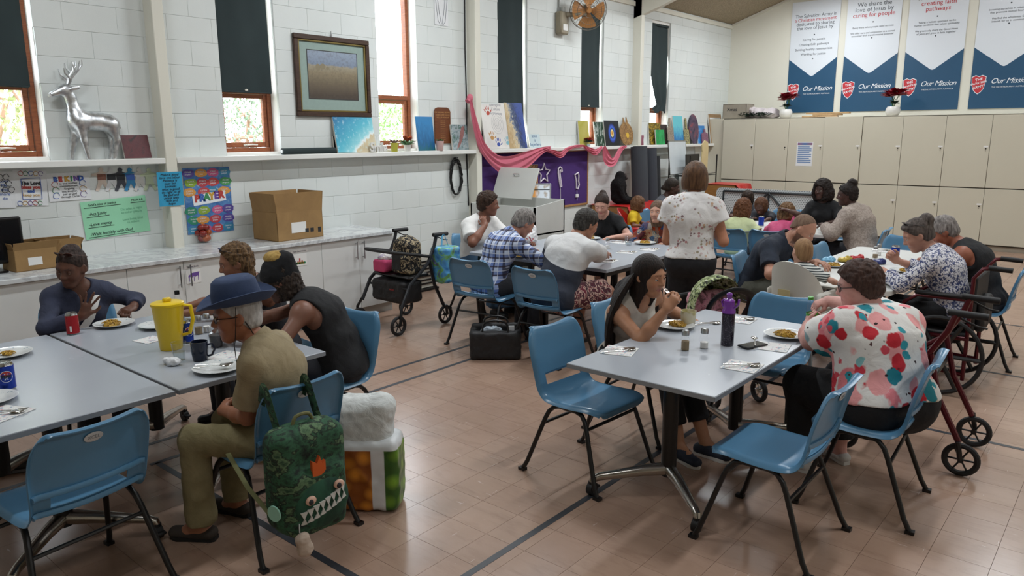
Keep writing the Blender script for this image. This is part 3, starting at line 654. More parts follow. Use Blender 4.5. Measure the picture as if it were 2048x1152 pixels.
for k, (a, b) in enumerate(BN):
    w = b-a; Y = YB-.012; zb, zt = 2.235, min(4.75, zc(a)-.12); zv = 3.22; zp = 2.90; xm = w/2
    t = thing('wall_banner', ['white and blue banner listing four short mission lines', 'white and blue banner about caring for people', 'white and blue banner about creating faith pathways', 'white and blue banner about building healthy communities'][k], 'banner', (a, Y, 0), 0, 'mission banners on the gable wall')
    m = MB(); m.box((0, -.003, zb), (w, .0, zt)); obj('sheet', m, M_BW, t, smooth=False)
    m = MB(); m.prism([(0, zb), (w, zb), (w, zv), (xm+.03, zp+.01), (xm, zp), (xm-.03, zp+.01), (0, zv)], -.0042, -.0031, 1); obj('blue_field', m, M_BB, t, smooth=False)
    ex, ey = (1, 0, 0), (0, 0, 1); ys = -.005
    z = (3.985, 4.08, 4.18, 4.30)[k]; stp = (.072, .09, .095, .1)[k]
    for i, line in enumerate(BT[k]): letters('lettering', line, (.084, .102, .102, .108)[k], M_RED if i in BR[k] else M_INK, t, (xm, ys, z-stp*i), ex, ey)
    z -= stp*(len(BT[k])-1)+.125
    for line in BS[k]:
        if line == '.':
            m = MB(); m.cyl((xm, ys+.001, z), (xm, ys-.0002, z), .012, n=12); obj('dot', m, M_INK, t); z -= .085
        else:
            if line: letters('lettering', line, .058 if k == 0 else .043, M_INK, t, (xm, ys, z), ex, ey)
            z -= .087 if k == 0 else .046
    # shield
    sx, sz, q = .115, 2.63, .098
    sh = [(-q, .11), (-q*.45, .135), (0, .115), (q*.45, .135), (q, .11), (q*.93, .02), (q*.75, -.07), (q*.4, -.12), (0, -.15), (-q*.4, -.12), (-q*.75, -.07), (-q*.93, .02)]
    m = MB(); m.prism([(sx+p*1.08, sz+r*1.08) for p, r in sh], -.0050, -.0044, 1); obj('shield_rim', m, M_PRW, t, smooth=False)
    m = MB(); m.prism([(sx+p, sz+r) for p, r in sh], -.0056, -.0051, 1); s_ = obj('shield', m, M_RED, t, smooth=False)
    for tx, zz, sz_ in (('THE', .075, .058), ('SALVATION', .018, .043), ('ARMY', -.045, .058)):
        letters('lettering', tx, sz_, M_PRW, s_, (sx, -.0062, sz+zz), (1, 0, .22), (-.1, 0, 1), bold=.001)
    letters('lettering', 'Our Mission', .118, M_PRW, t, (.555, ys-.001, 2.67), ex, ey, shear=.35, space=.92)
    letters('lettering', 'THE SALVATION ARMY AUSTRALIA', .031, M_PRW, t, (.55, ys-.001, 2.575), ex, ey)
# ================================================================== PEOPLE: one continuous surface each, from blended tapered limbs
def rotx(a): c, s = math.cos(a), math.sin(a); return np.array([[1, 0, 0], [0, c, -s], [0, s, c]])
def roty(a): c, s = math.cos(a), math.sin(a); return np.array([[c, 0, s], [0, 1, 0], [-s, 0, c]])
def rotz(a): c, s = math.cos(a), math.sin(a); return np.array([[c, -s, 0], [s, c, 0], [0, 0, 1]])
class RC:                                    # tapered round limb a->b; lat/kf: flattening (wider along lat by kf); clip: (point, normal) planes
    def __init__(s, a, b, ra, rb, k=.03, lat=None, kf=1.0, clip=(), sub=False):
        s.a = np.asarray(a, float); s.b = np.asarray(b, float); s.ra, s.rb, s.k, s.kf, s.clip, s.sub = ra, rb, k, kf, list(clip), sub; s.lat = None if lat is None else unit(lat)
    def box(s): r = max(s.ra, s.rb)*max(1, s.kf); return np.minimum(s.a, s.b)-r, np.maximum(s.a, s.b)+r
    def grow(s, g, k=None, clip=()): return RC(s.a, s.b, s.ra+g, s.rb+g, s.k if k is None else k, s.lat, s.kf, list(s.clip)+list(clip))
    def d(s, X, Y, Z):
        px, py, pz = X-s.a[0], Y-s.a[1], Z-s.a[2]; ba = s.b-s.a; l2 = max(1e-12, ba@ba)
        if s.lat is not None and s.kf != 1.0:
            w = px*s.lat[0]+py*s.lat[1]+pz*s.lat[2]; f = 1/s.kf-1
            px = px+w*f*s.lat[0]; py = py+w*f*s.lat[1]; pz = pz+w*f*s.lat[2]; ba = ba+s.lat*((ba@s.lat)*f); l2 = max(1e-12, ba@ba)
        t = np.clip((px*ba[0]+py*ba[1]+pz*ba[2])/l2, 0, 1)
        r = np.sqrt((px-t*ba[0])**2+(py-t*ba[1])**2+(pz-t*ba[2])**2)-(s.ra+(s.rb-s.ra)*t)
        for (q, n) in s.clip: r = np.maximum(r, (X-q[0])*n[0]+(Y-q[1])*n[1]+(Z-q[2])*n[2])
        return r
class EL:
    def __init__(s, c, r, R=None, k=.02, sub=False, clip=()): s.c = np.asarray(c, float); s.r = np.asarray(r, float)*np.ones(3); s.R = R; s.k = k; s.sub = sub; s.clip = list(clip)
    def box(s): m = s.r.max(); return s.c-m, s.c+m
    def grow(s, g, k=None, clip=()): return EL(s.c, s.r+g, s.R, s.k if k is None else k, s.sub, list(s.clip)+list(clip))
    def d(s, X, Y, Z):
        x, y, z = X-s.c[0], Y-s.c[1], Z-s.c[2]
        if s.R is not None:
            R = s.R; x, y, z = x*R[0, 0]+y*R[1, 0]+z*R[2, 0], x*R[0, 1]+y*R[1, 1]+z*R[2, 1], x*R[0, 2]+y*R[1, 2]+z*R[2, 2]
        x, y, z = x/s.r[0], y/s.r[1], z/s.r[2]; k0 = np.sqrt(x*x+y*y+z*z); k1 = np.sqrt((x/s.r[0])**2+(y/s.r[1])**2+(z/s.r[2])**2)
        r = k0*(k0-1)/np.maximum(k1, 1e-6)
        for (q, n) in s.clip: r = np.maximum(r, (X-q[0])*n[0]+(Y-q[1])*n[1]+(Z-q[2])*n[2])
        return r
def field(prims, h, cuts=()):
    """signed field on a grid; cuts: functions (X,Y,Z)->d, intersected at the end"""
    add = [p for p in prims if not p.sub]; lo = np.min([p.box()[0] for p in add], 0)-.03-2*h; hi = np.max([p.box()[1] for p in add], 0)+.03+2*h
    n = np.ceil((hi-lo)/h).astype(int)+1; D = np.full(n, .06, np.float32)
    ax = [lo[i]+np.arange(n[i])*h for i in range(3)]
    for p in prims:
        b0, b1 = p.box(); pad = p.k+.012+h; i0 = np.maximum(0, np.floor((b0-pad-lo)/h).astype(int)); i1 = np.minimum(n, np.ceil((b1+pad-lo)/h).astype(int)+1)
        if (i1 <= i0).any(): continue
        sl = tuple(slice(a, b) for a, b in zip(i0, i1))
        X = ax[0][sl[0]].astype(np.float32)[:, None, None]; Y = ax[1][sl[1]].astype(np.float32)[None, :, None]; Z = ax[2][sl[2]].astype(np.float32)[None, None, :]
        d = p.d(X, Y, Z); A = D[sl]; k = p.k
        if p.sub: d = -d; e = np.maximum(k-np.abs(A-d), 0); D[sl] = np.maximum(A, d)+e*e/(4*k)
        else: e = np.maximum(k-np.abs(A-d), 0); D[sl] = np.minimum(A, d)-e*e/(4*k)
    X = ax[0].astype(np.float32)[:, None, None]; Y = ax[1].astype(np.float32)[None, :, None]; Z = ax[2].astype(np.float32)[None, None, :]
    for c in cuts: D = np.maximum(D, c(X, Y, Z))
    D[0] = D[-1] = .06; D[:, 0] = D[:, -1] = .06; D[:, :, 0] = D[:, :, -1] = .06
    return D.astype(np.float32), lo, h
def nets(D, lo, h, smooth=1):
    s = D < 0; n = D.shape
    c = np.zeros((n[0]-1, n[1]-1, n[2]-1), np.uint8)
    for dx in (0, 1):
        for dy in (0, 1):
            for dz in (0, 1): c += s[dx:n[0]-1+dx, dy:n[1]-1+dy, dz:n[2]-1+dz]
    act = np.argwhere((c > 0) & (c < 8)); N = len(act); idx = np.full(c.shape, -1, np.int32); idx[tuple(act.T)] = np.arange(N)
    P = np.zeros((N, 3)); cnt = np.zeros(N); i, j, k = act.T
    for a in range(3):
        o = [q for q in range(3) if q != a]
        for u in (0, 1):
            for v in (0, 1):
                e = [0, 0, 0]; e[o[0]] = u; e[o[1]] = v; f = list(e); f[a] = 1
                d0 = D[i+e[0], j+e[1], k+e[2]]; d1 = D[i+f[0], j+f[1], k+f[2]]; m = (d0 < 0) != (d1 < 0); t = np.where(m, d0/np.where(m, d0-d1, 1), 0)
                for q in range(3): P[:, q] += np.where(m, e[q]+(t if q == a else 0), 0)
                cnt += m
    P = (P/cnt[:, None]+act)*h+lo; Q = []
    for a in range(3):
        b, cx = (a+1) % 3, (a+2) % 3; sl0 = [slice(1, -1)]*3; sl0[a] = slice(0, -1); sl1 = [slice(1, -1)]*3; sl1[a] = slice(1, None)
        m = s[tuple(sl0)] != s[tuple(sl1)]; w = np.argwhere(m); w[:, b] += 1; w[:, cx] += 1; flip = s[tuple(w.T)]
        def at(db, dc): q = w.copy(); q[:, b] += db; q[:, cx] += dc; return idx[tuple(q.T)]
        q = np.stack([at(-1, -1), at(0, -1), at(0, 0), at(-1, 0)], 1); q[~flip] = q[~flip][:, ::-1]; Q.append(q)
    Q = np.concatenate(Q)
    for _ in range(smooth):
        A = np.zeros_like(P); ct = np.zeros(len(P))
        for a, b in ((0, 1), (1, 2), (2, 3), (3, 0)):
            for x, y in ((a, b), (b, a)): 
                for q in range(3): A[:, q] += np.bincount(Q[:, x], P[Q[:, y], q], len(P))
                ct += np.bincount(Q[:, x], minlength=len(P))
        P = P*.5+.5*A/np.maximum(ct, 1)[:, None]
    return P, Q
def vnormals(P, Q):
    n = np.cross(P[Q[:, 2]]-P[Q[:, 0]], P[Q[:, 3]]-P[Q[:, 1]]); N = np.zeros_like(P)
    for a in range(4):
        for q in range(3): N[:, q] += np.bincount(Q[:, a], n[:, q], len(P))
    return N/np.maximum(1e-9, np.linalg.norm(N, axis=1))[:, None]
def np_mesh(name, P, Q, m, col=None):
    me = bpy.data.meshes.new(name); me.vertices.add(len(P)); me.vertices.foreach_set('co', P.astype(np.float32).ravel())
    me.loops.add(Q.size); me.loops.foreach_set('vertex_index', Q.astype(np.int32).ravel()); me.polygons.add(len(Q)); me.polygons.foreach_set('loop_start', np.arange(0, Q.size, 4, dtype=np.int32)); me.polygons.foreach_set('loop_total', np.full(len(Q), 4, np.int32))
    me.update(calc_edges=True); me.polygons.foreach_set('use_smooth', np.ones(len(Q), bool))
    if col is not None:
        a = me.color_attributes.new('tone', 'FLOAT_COLOR', 'POINT'); a.data.foreach_set('color', np.c_[col, np.ones(len(col))].astype(np.float32).ravel())
    me.materials.append(m); return me
def wrinkle(P, Q, amp, f=14, seed=1, stretch=(1, 1, 1)):
    N = vnormals(P, Q); q = P*np.asarray(stretch); a = 1-np.abs(vnoise(q*f, seed)); b = vnoise(q*f*2.3+5, seed+7)
    return P+N*(amp*(a*1.3-1.0+.45*b))[:, None]
def m_skin():
    n = NT('skin'); a = n.add('ShaderNodeAttribute'); a.attribute_name = 'tone'; f = n.noise(45, 5); g = n.noise(9, 3)
    c = n.mix(n.math('MULTIPLY', n.step(f, .35, .75), .18), a.outputs['Color'], (.25, .08, .05, 1)); hs = n.add('ShaderNodeHueSaturation', {'Color': c, 'Value': n.math('ADD', n.math('MULTIPLY', g, .25), .875)})
    n.color(hs.outputs[0]).set(.48, spec=.4); n.bump(n.noise(220, 3), .12, .0015); return reg('skin', n)
M_SKIN = m_skin()
def m_hair(name, a, b, rough=.42, stretch=(30, 30, 4), curl=0.0):
    if name in MATS: return MATS[name]
    n = NT(name); v = n.co('Object', stretch); w = n.noise(2.0, 5, v, .6, curl); n.color(n.mix(n.step(w, .3, .7), a, b)).set(rough+.12, spec=.22); n.bump(w, .7, .008); return reg(name, n)
def m_cloth(name, a, b=None, rough=.85, fold=.35, scale=9):
    if name in MATS: return MATS[name]
    n = NT(name); f = n.noise(scale, 5, None, .6, .8); n.color(n.mix(n.step(f, .3, .7), a, b or a)); n.set(rough); w = n.math('ADD', n.math('MULTIPLY', n.noise(11, 4, None, .5, 1.2), 1.0), n.math('MULTIPLY', n.noise(260, 2), .06)); n.bump(w, fold, .02); return reg(name, n)
M_EYEW = mat('eye_white', 'D8D2CA', .2, var=0); M_IRIS = mat('eye_dark_iris', '21140D', .1, var=0); M_IRISB = mat('eye_blue_iris', '51646C', .1, var=0)
M_SHOEB = mat('black_shoe', '18181A', .5, var=.1, bump=.1)
PEOPLE = {}
def ik(S_, T_, l1, l2, hint):
    S_ = np.asarray(S_, float); T_ = np.asarray(T_, float); d = T_-S_; L = np.linalg.norm(d); mx = (l1+l2)*.995
    if L > mx: T_ = S_+d*(mx/L); d = T_-S_; L = mx
    L = max(L, abs(l1-l2)+.01); a = (l1*l1-l2*l2+L*L)/(2*L); hgt = math.sqrt(max(0, l1*l1-a*a)); u = unit(d); hv = np.asarray(hint, float); hv = unit(hv-u*(hv@u)); return S_+u*a+hv*hgt, T_
def person(label, x, y, deg, **o):
    g = o.get; s = g('s', 1.0); h = g('h', .008); bulk = g('bulk', 1.0); fem = g('fem', False); heading = RAD(deg); Rw = rotz(heading); stand = g('stand', False)
    loc = lambda p: Rw.T@(np.asarray(p, float)-np.array([x, y, 0])); ldir = lambda v: Rw.T@np.asarray(v, float)
    seat = g('seat', .445); pz = (seat+.095*s+.02*(bulk-1)) if not stand else .90*s
    Pv = np.array([g('px', 0.0), g('py', 0.0), pz]); lean = RAD(g('lean', 8)); slump = RAD(g('slump', 10)); side = RAD(g('side', 0)); tw = RAD(g('twist', 0))
    RS = rotx(-side); dirv = lambda a: RS@np.array([math.sin(a), 0, math.cos(a)])
    waist = Pv+dirv(lean*.6)*.17*s; chest = waist+dirv(lean)*.17*s; nb = chest+dirv(lean+slump)*.17*s; upv = unit(nb-chest)
    lat = rotz(tw)@(RS@np.array([0, 1., 0])); lat0 = RS@np.array([0, 1., 0]); fwd = unit(np.cross(lat, upv))
    shw = g('shw', .168 if fem else .19)*s*(1+(bulk-1)*.45); tb = bulk
    torso = [RC(Pv+[0, 0, -.01], waist, .105*s*tb, .092*s*tb*(g('waist', 1.0)), .05, lat0, 1.45), RC(waist, chest, .094*s*tb*g('waist', 1.0), .112*s*(tb*.6+.4), .06, lat0, 1.38), RC(chest, nb-upv*.045*s, .112*s*(tb*.6+.4), .072*s, .05, lat, 1.5)]
    torso.append(EL(nb-upv*.085*s-fwd*.028*s, np.array([.062, shw/s*.86, .085])*s, np.stack([fwd, lat, upv], 1), .06))
    if g('belly', 0): torso.append(EL(waist+fwd*.05*s*tb-[0, 0, .02], np.array([.11, .15, .13])*s*tb*(1+g('belly', 0)*.25), None, .08))
    if fem:
        b = g('bust', 1.0)
        for q in (-1, 1): torso.append(EL(chest+fwd*.075*s*(tb*.5+.5)+lat*q*.072*s*(tb*.5+.5)-upv*.02, np.array([.058, .062, .062])*s*b*(tb*.6+.4), None, .04))
    for q in (-1, 1): torso.append(EL(Pv+np.array([-.035*s*tb, q*.075*s*tb, -.015]), np.array([.10, .098, .10])*s*(tb*.85+.15), None, .05))
    # head frame
    hy, hp, hr = [RAD(v) for v in g('head', (0, 5, 0))]; RH = rotz(hy)@roty(hp)@rotx(hr); hs = g('hs', 1.0)*(s*.35+.65); neck = .085*s
    nd = unit(upv*.75+np.array([0, 0, .35])+RH@np.array([.35, 0, .0])*g('neckf', .9)); hc = nb+nd*neck+RH@np.array([.028, 0, .085])*hs
    Hp = lambda *v: hc+RH@(np.array(v)*hs)
    E_ = lambda c, r, k=.015, sub=False, R=None: EL(Hp(*c), np.array(r)*hs, RH if R is None else RH@R, k, sub)
    C_ = lambda a, b, ra, rb, k=.012, sub=False: RC(Hp(*a), Hp(*b), ra*hs, rb*hs, k, sub=sub)
    fat = g('fatface', 0.0)
    headp = [E_((-.014, 0, .036), (.098, .077, .088), .02), E_((.026, 0, -.028), (.064, .0575+.01*fat, .084), .035), E_((.060, 0, -.098), (.024, .026, .020), .03),
             C_((-.012, .050+.008*fat, -.05), (.048, .02, -.098), .018, .014, .03), C_((-.012, -.050-.008*fat, -.05), (.048, -.02, -.098), .018, .014, .03),
             E_((.056, .038, -.026), (.026, .022+.006*fat, .026), .03), E_((.056, -.038, -.026), (.026, .022+.006*fat, .026), .03),
             C_((.081, .010, .026), (.067, .046, .024), .010, .009, .02), C_((.081, -.010, .026), (.067, -.046, .024), .010, .009, .02),
             E_((.098, .031, .004), (.017, .017, .012), .012, True), E_((.098, -.031, .004), (.017, .017, .012), .012, True),
             C_((.085, 0, .014), (.106, 0, -.026), .007, .0115*g('nose', 1.0), .014), E_((.098, .012, -.031), (.011, .0085, .008), .008), E_((.098, -.012, -.031), (.011, .0085, .008), .008),
             C_((.0845, .0, -.0575), (.074, .024, -.0625), .0062, .0038, .008), C_((.0845, 0, -.0575), (.074, -.024, -.0625), .0062, .0038, .008),
             C_((.083, 0, -.0700), (.073, .021, -.0665), .0072, .0040, .008), C_((.083, 0, -.0700), (.073, -.021, -.0665), .0072, .0040, .008),
             C_((.0925, -.022, -.0642), (.0925, .022, -.0642), .0035, .0035, .004, True)]
    if g('mouth', 0): headp.append(E_((.094, 0, -.066), (.016, .020, .009*g('mouth', 0)), .006, True))
    for q in (-1, 1):
        headp += [E_((-.002, q*.077, -.004), (.026, .011, .032), .008, R=rotz(-q*.35)@roty(.2)), E_((.006, q*.0875, -.002), (.013, .006, .018), .006, True)]
    skull0 = nb-upv*.03*s; neckr = .054*s*g('neckw', 1.0)*(1+(bulk-1)*.3)
    neckp = [RC(skull0, Hp(-.028, 0, -.045), neckr, neckr*.94, .035)]
    if g('chin2', 0): neckp.append(RC(Hp(.035, 0, -.10), nb+fwd*.04, .035*hs, .04, .04))
    # arms
    arms = {}; la, lf = .285*s, .25*s; arms_all = []; hands = []
    for side_, q in (('L', 1), ('R', -1)):
        a = g(side_, {}); sh = nb-upv*.078*s+lat*q*shw+fwd*(a.get('shf', .0))+upv*a.get('shu', 0)
        tgt = loc(a['wrist']) if 'wrist' in a else (sh+np.array([.16, q*.02, -.42]) if stand else Pv+np.array([.33, q*.12, .1]))
        hint = a.get('elbow', (-.5, q*.6, -.6)); el, wr = ik(sh, tgt, la, lf, hint); fd = unit(wr-el)
        d = unit(ldir(a['dir'])) if 'dir' in a else fd; nn = ldir(a['palm']) if 'palm' in a else np.array([0, 0, -1.]); nn = unit(nn-d*(nn@d)); th = np.cross(nn, d) if q > 0 else np.cross(d, nn)
        ab = g('armw', 1.0)*(1+(bulk-1)*.75)*s
        up = RC(sh, el, .051*ab, .040*ab, .03); cap = EL(sh, .054*ab, None, .05); trap = RC(nb-upv*.01, sh+upv*.012*s, .046*s, .042*ab, .05); fo = [RC(el, el+(wr-el)*.35, .041*ab, .042*ab, .02), RC(el+(wr-el)*.35, wr, .042*ab, .0255*s*(1+(bulk-1)*.3), .02, )]
        arms[side_] = dict(sh=sh, el=el, wr=wr, up=up, fo=fo, cap=cap, trap=trap, d=d, n=nn, th=th, q=q); arms_all += [up, cap, trap]+fo
        hz = s*g('hand', 1.0); cu = a.get('curl', .35); sp = a.get('spread', .12); kn = wr+d*.088*hz
        hd = [RC(wr+d*.012*hz, kn-d*.008*hz, .0185*hz, .0165*hz, .018, th, 2.0)]
        for f, (of, ln, rr) in enumerate(((.030, .98, .0092), (.0105, 1.08, .0095), (-.0095, 1.0, .0090), (-.0285, .80, .0080))):
            c = a.get('curls', (cu,)*4)[f]; dd = unit(d+th*(of/.03)*sp); p = kn+th*of*hz-d*abs(of)*.22; ang = 0
            for L, w in ((.043, 62), (.027, 80), (.021, 52)):
                ang += RAD(w)*c; e = p+(dd*math.cos(ang)+nn*math.sin(ang))*L*ln*hz; hd.append(RC(p, e, rr*hz, rr*hz*.92, .006)); p = e
            arms[side_]['tip%d' % f] = p
        tc = a.get('thumb', .5); p = wr+d*.028*hz+th*.026*hz; t1 = unit(d*.55+th*(1.0-.5*tc)+nn*(.25+.5*tc)); e = p+t1*.040*hz; hd += [RC(wr+d*.02*hz+th*.012*hz, e, .0165*hz, .0125*hz, .014)]; t2 = unit(d*.95+th*(.5-.8*tc)+nn*(.15+.55*tc)); e2 = e+t2*.030*hz; hd.append(RC(e, e2, .0112*hz, .0102*hz, .008)); t3 = unit(d+th*(.2-.6*tc)+nn*(.1+.5*tc)); e3 = e2+t3*.022*hz; hd.append(RC(e2, e3, .010*hz, .0085*hz, .006)); arms[side_]['thumb'] = e3
        hands += hd; arms[side_]['grip'] = wr+d*.085*hz+nn*.035*hz
    # legs
    legs = {}; lt, ls = .43*s, .415*s; legs_all = []; tl = g('legw', 1.0)*(1+(bulk-1)*.9)
    for side_, q in (('L', 1), ('R', -1)):
        hj = Pv+np.array([.02, q*.088*s*(.5+.5*bulk), -.015]); kd = g('knee'+side_, None); fo_ = g('foot'+side_, None)
        if stand:
            an = np.array([g('px', 0)+(fo_[0] if fo_ else -.02), q*.085*s if not fo_ else fo_[1], .085*s]); kn, an = ik(hj, an, lt, ls, (1, q*.1, 0))
        else:
            sp = (kd if kd is not None else .06); kn = hj+unit(np.array([1, q*sp, (seat+.085*s-hj[2])/.43]))*lt; an = np.array([kn[0]+(fo_[0] if fo_ else -.03), kn[1]+(q*fo_[1] if fo_ else 0), g('ankz', .085*s)])
            dv = an-kn; L = np.linalg.norm(dv)
            if L < ls*.96 and not fo_: an = an
        th_ = RC(hj, kn, .084*s*tl, .058*s*(tl*.8+.2), .05); sh_ = [RC(kn, kn+(an-kn)*.35, .055*s*(tl*.7+.3), .056*s*(tl*.7+.3), .03), RC(kn+(an-kn)*.35, an, .055*s*(tl*.7+.3), .036*s, .03)]
        fa = RAD(g('toe'+side_, q*8)); fdv = np.array([math.cos(fa), math.sin(fa), 0]); toe = an+fdv*.155*s; toe[2] = an[2]-.05*s; heel = an-fdv*.045*s; heel[2] = an[2]-.045*s
        ft = [RC(an, an+fdv*.07*s-[0, 0, .03*s], .036*s, .034*s, .02), RC(heel, toe, .032*s, .026*s, .02, np.array([-fdv[1], fdv[0], 0]), 1.35)]
        legs[side_] = dict(hj=hj, kn=kn, an=an, th=th_, sh=sh_, ft=ft, fd=fdv, heel=heel, toe=toe); legs_all += [th_]+sh_+ft
    body = torso+legs_all+neckp+arms_all+headp+hands
    D, lo, hh = field(body, h); P, Q = nets(D, lo, hh, 1)
    # colour of skin, lips, brows
    sk = np.array(lin(g('skin', 'C09078'))[:3]); col = np.tile(sk, (len(P), 1)); q = (P-hc)@RH/hs
    near = (np.abs(q) < .2).all(1)
    lip = near & (q[:, 0] > .066) & (np.abs(q[:, 1]) < .025) & (np.abs(q[:, 2]+.0642) < .0118-.38*np.abs(q[:, 1]))
    col[lip] = np.array(lin(g('lips', 'A0625A'))[:3])
    bz = .026+.08*np.abs(np.abs(q[:, 1])-.012)*0; brow = near & (q[:, 0] > .05) & (np.abs(np.abs(q[:, 1])-.030) < .0195) & (np.abs(q[:, 2]-(.0265-.12*np.maximum(0, np.abs(q[:, 1])-.034))) < .0045)
    hcol = np.array(lin(g('browc', g('hair', {}).get('a', '2A1F1A')))[:3]); col[brow] = .35*col[brow]+.65*hcol
    if g('beard'):
        bd = near & (q[:, 2] < -.028-.35*np.maximum(0, .03-q[:, 0])*0) & (q[:, 2] > -.14) & (q[:, 0] > -.012) & ~lip & ((np.abs(q[:, 1]) > .024) | (q[:, 2] < -.077) | (np.abs(q[:, 2]+.047) < .008)); col[bd] = .3*col[bd]+.7*np.array(lin(g('beard'))[:3])
    red = near & ((np.abs(np.abs(q[:, 1])-.042) < .018) & (np.abs(q[:, 2]+.03) < .02) & (q[:, 0] > .04)); col[red] *= np.array([1.03, .93, .92])
    root = link('person', np_mesh('person', P, Q, M_SKIN, col), None, None, (x, y, 0), heading); tag(root, label, 'person', g('group'))
    # eyes
    if g('eyes', True):
        for q_ in (-1, 1):
            c = Hp(.0775, q_*.031, .0045); r = .0125*hs; m = MB(); m.ell(c, r, 12, 8); e = obj('eye', m, M_EYEW, root)
            gz = unit(RH@unit(np.array(g('gaze', (1, 0, -.1))))); m = MB(); a_, b_, c_ = frame_of(gz); m.lathe([(.0062*hs, r*.86), (.0055*hs, r*.985), (.0, r*1.03)], 12, c, gz, cap=False); obj('iris', m, g('iris', M_IRIS), e)
            m = MB(); cl = g('lid', .35)                         # upper lid: part of a slightly larger sphere
            V = []; n1, n2 = 12, 6
            for i in range(n2+1):
                for k in range(n1+1):
                    ta = RAD(-75+150*k/n1); pa = RAD(88-(88+cl*50-22)*i/n2); p = np.array([math.cos(pa)*math.cos(ta), math.cos(pa)*math.sin(ta), math.sin(pa)])*r*1.10; V.append(c+RH@p)
            m.add(V, [(i*(n1+1)+k, (i+1)*(n1+1)+k, (i+1)*(n1+1)+k+1, i*(n1+1)+k+1) for i in range(n2) for k in range(n1)]); me = m.mesh('eyelid'); a = me.color_attributes.new('tone', 'FLOAT_COLOR', 'POINT'); a.data.foreach_set('color', np.tile(np.r_[sk*.86, 1], len(me.vertices)).astype(np.float32)); link('eyelid', me, M_SKIN, root)
    J = dict(root=root, nb=nb, chest=chest, waist=waist, Pv=Pv, hc=hc, RH=RH, hs=hs, arms=arms, legs=legs, lat=lat, upv=upv, fwd=fwd, Hp=Hp, s=s, Rw=Rw, pos=np.array([x, y, 0]), torso=torso, neckp=neckp)
    # shirt
    sh = g('shirt')
    if sh:
        gi = sh.get('fit', .012); pr = []; cuts = []
        for p in torso: pr.append(p.grow(gi*(1.0)))
        sl = sh.get('sleeve', .55)
        for side_ in 'LR':
            a = arms[side_]; 
            if sl <= 0: pr.append(a['trap'].grow(.006)); continue
            pr += [a['cap'].grow(gi), a['trap'].grow(gi*.8)]; lo_ = sh.get('loose', .012)
            if sl <= 1.0:
                u = unit(a['el']-a['sh']); e = a['sh']+u*la*sl; pr.append(RC(a['sh'], e+u*.03, a['up'].ra+gi, a['up'].ra*(1-.2*sl)+gi+lo_, .03, clip=[(e, u)]))
            else:
                f = sl-1; u = unit(a['wr']-a['el']); e = a['el']+u*lf*f; pr.append(a['up'].grow(gi)); pr.append(RC(a['el'], e+u*.03, a['fo'][0].ra+gi, (a['fo'][0].ra*(1-f)+.03*f*s)+gi+lo_*.4, .03, clip=[(e, u)]))
        nk = sh.get('neck', (.075, 0.0, .0)); rad, dep, back = nk[0]*s, nk[1]*s, nk[2]*s
        nc = EL(nb+upv*(.045*s)+fwd*(.02*s+dep*.35-back*.2), (rad+dep*.45, rad, rad*.85+dep*.75), np.stack([fwd, lat, upv], 1)); cuts.append(lambda X, Y, Z: -nc.d(X, Y, Z))
        if sh.get('vneck'):
            vd = sh['vneck']*s; p0 = nb-upv*vd+fwd*.1
            for q_ in (1, -1):
                pass
            n1 = unit(lat*1.0-upv*.42); n2 = unit(-lat*1.0-upv*.42)
            cuts.append(lambda X, Y, Z: np.minimum(np.minimum(-((X-p0[0])*n1[0]+(Y-p0[1])*n1[1]+(Z-p0[2])*n1[2])*-1, ((X-p0[0])*n2[0]+(Y-p0[1])*n2[1]+(Z-p0[2])*n2[2]))*0-1, 0)-0 if False else -np.maximum(np.maximum((X-p0[0])*n1[0]+(Y-p0[1])*n1[1]+(Z-p0[2])*n1[2], (X-p0[0])*n2[0]+(Y-p0[1])*n2[1]+(Z-p0[2])*n2[2]), -((X-nb[0])*fwd[0]+(Y-nb[1])*fwd[1]+(Z-nb[2])*fwd[2])-.01))
        if sl <= 0:
            for side_ in 'LR':
                a = arms[side_]; ar = sh.get('armhole', .088)*s*(1+(bulk-1)*.5); ac = EL(a['sh']-upv*.018*s+lat*a['q']*.034*s, (ar, ar*.72, ar*1.12), np.stack([fwd, lat, upv], 1)); cuts.append(lambda X, Y, Z, ac=ac: -ac.d(X, Y, Z))
        hem = Pv[2]+sh.get('hem', -.03)*s; hd_ = unit(np.array([0, 0, 1.])+dirv(lean)*.5); hp0 = Pv+[0, 0, sh.get('hem', -.03)*s]
        cuts.append(lambda X, Y, Z: -((X-hp0[0])*hd_[0]+(Y-hp0[1])*hd_[1]+(Z-hp0[2])*hd_[2]))
        if sh.get('skirt'): pr.append(RC(waist, Pv+[0, 0, -.03], .11*s*bulk+gi, .125*s*bulk+gi+.01, .05, lat0, 1.4))
        D, lo, hh = field(pr, sh.get('h', h*1.15), cuts); P, Q = nets(D, lo, hh, 1); P = wrinkle(P, Q, sh.get('amp', .0045), sh.get('freq', 13), seed=int(abs(x*100))+3, stretch=sh.get('stretch', (1, 1, .7)))
        J['shirt'] = link(sh.get('name', 'shirt'), np_mesh('shirt', P, Q, sh['m']), None, root)
        if sh.get('collar'):
            m = MB(); n = 22; Pc = np.zeros((5, n, 3)); rr = neckr+.016
            for i in range(5):
                for k in range(n):
                    t = RAD(-165+330*k/(n-1)); o_ = i/4; rad_ = rr+[.0, .004, .012, .022, .03][i]; hgt = [.012, .03, .036, .02, -.012][i]; drop = -.022*max(0, -math.cos(t)*-1)
                    Pc[i, k] = nb+fwd*(-.0)+(-fwd*math.cos(t)+lat*math.sin(t))*rad_*s+upv*(hgt+.02+(-.035*(1-math.cos(t))*.5))*s
            m.shell(Pc, .003); obj('collar', m, sh.get('mc', sh['m']), root)
    pa = g('pants')
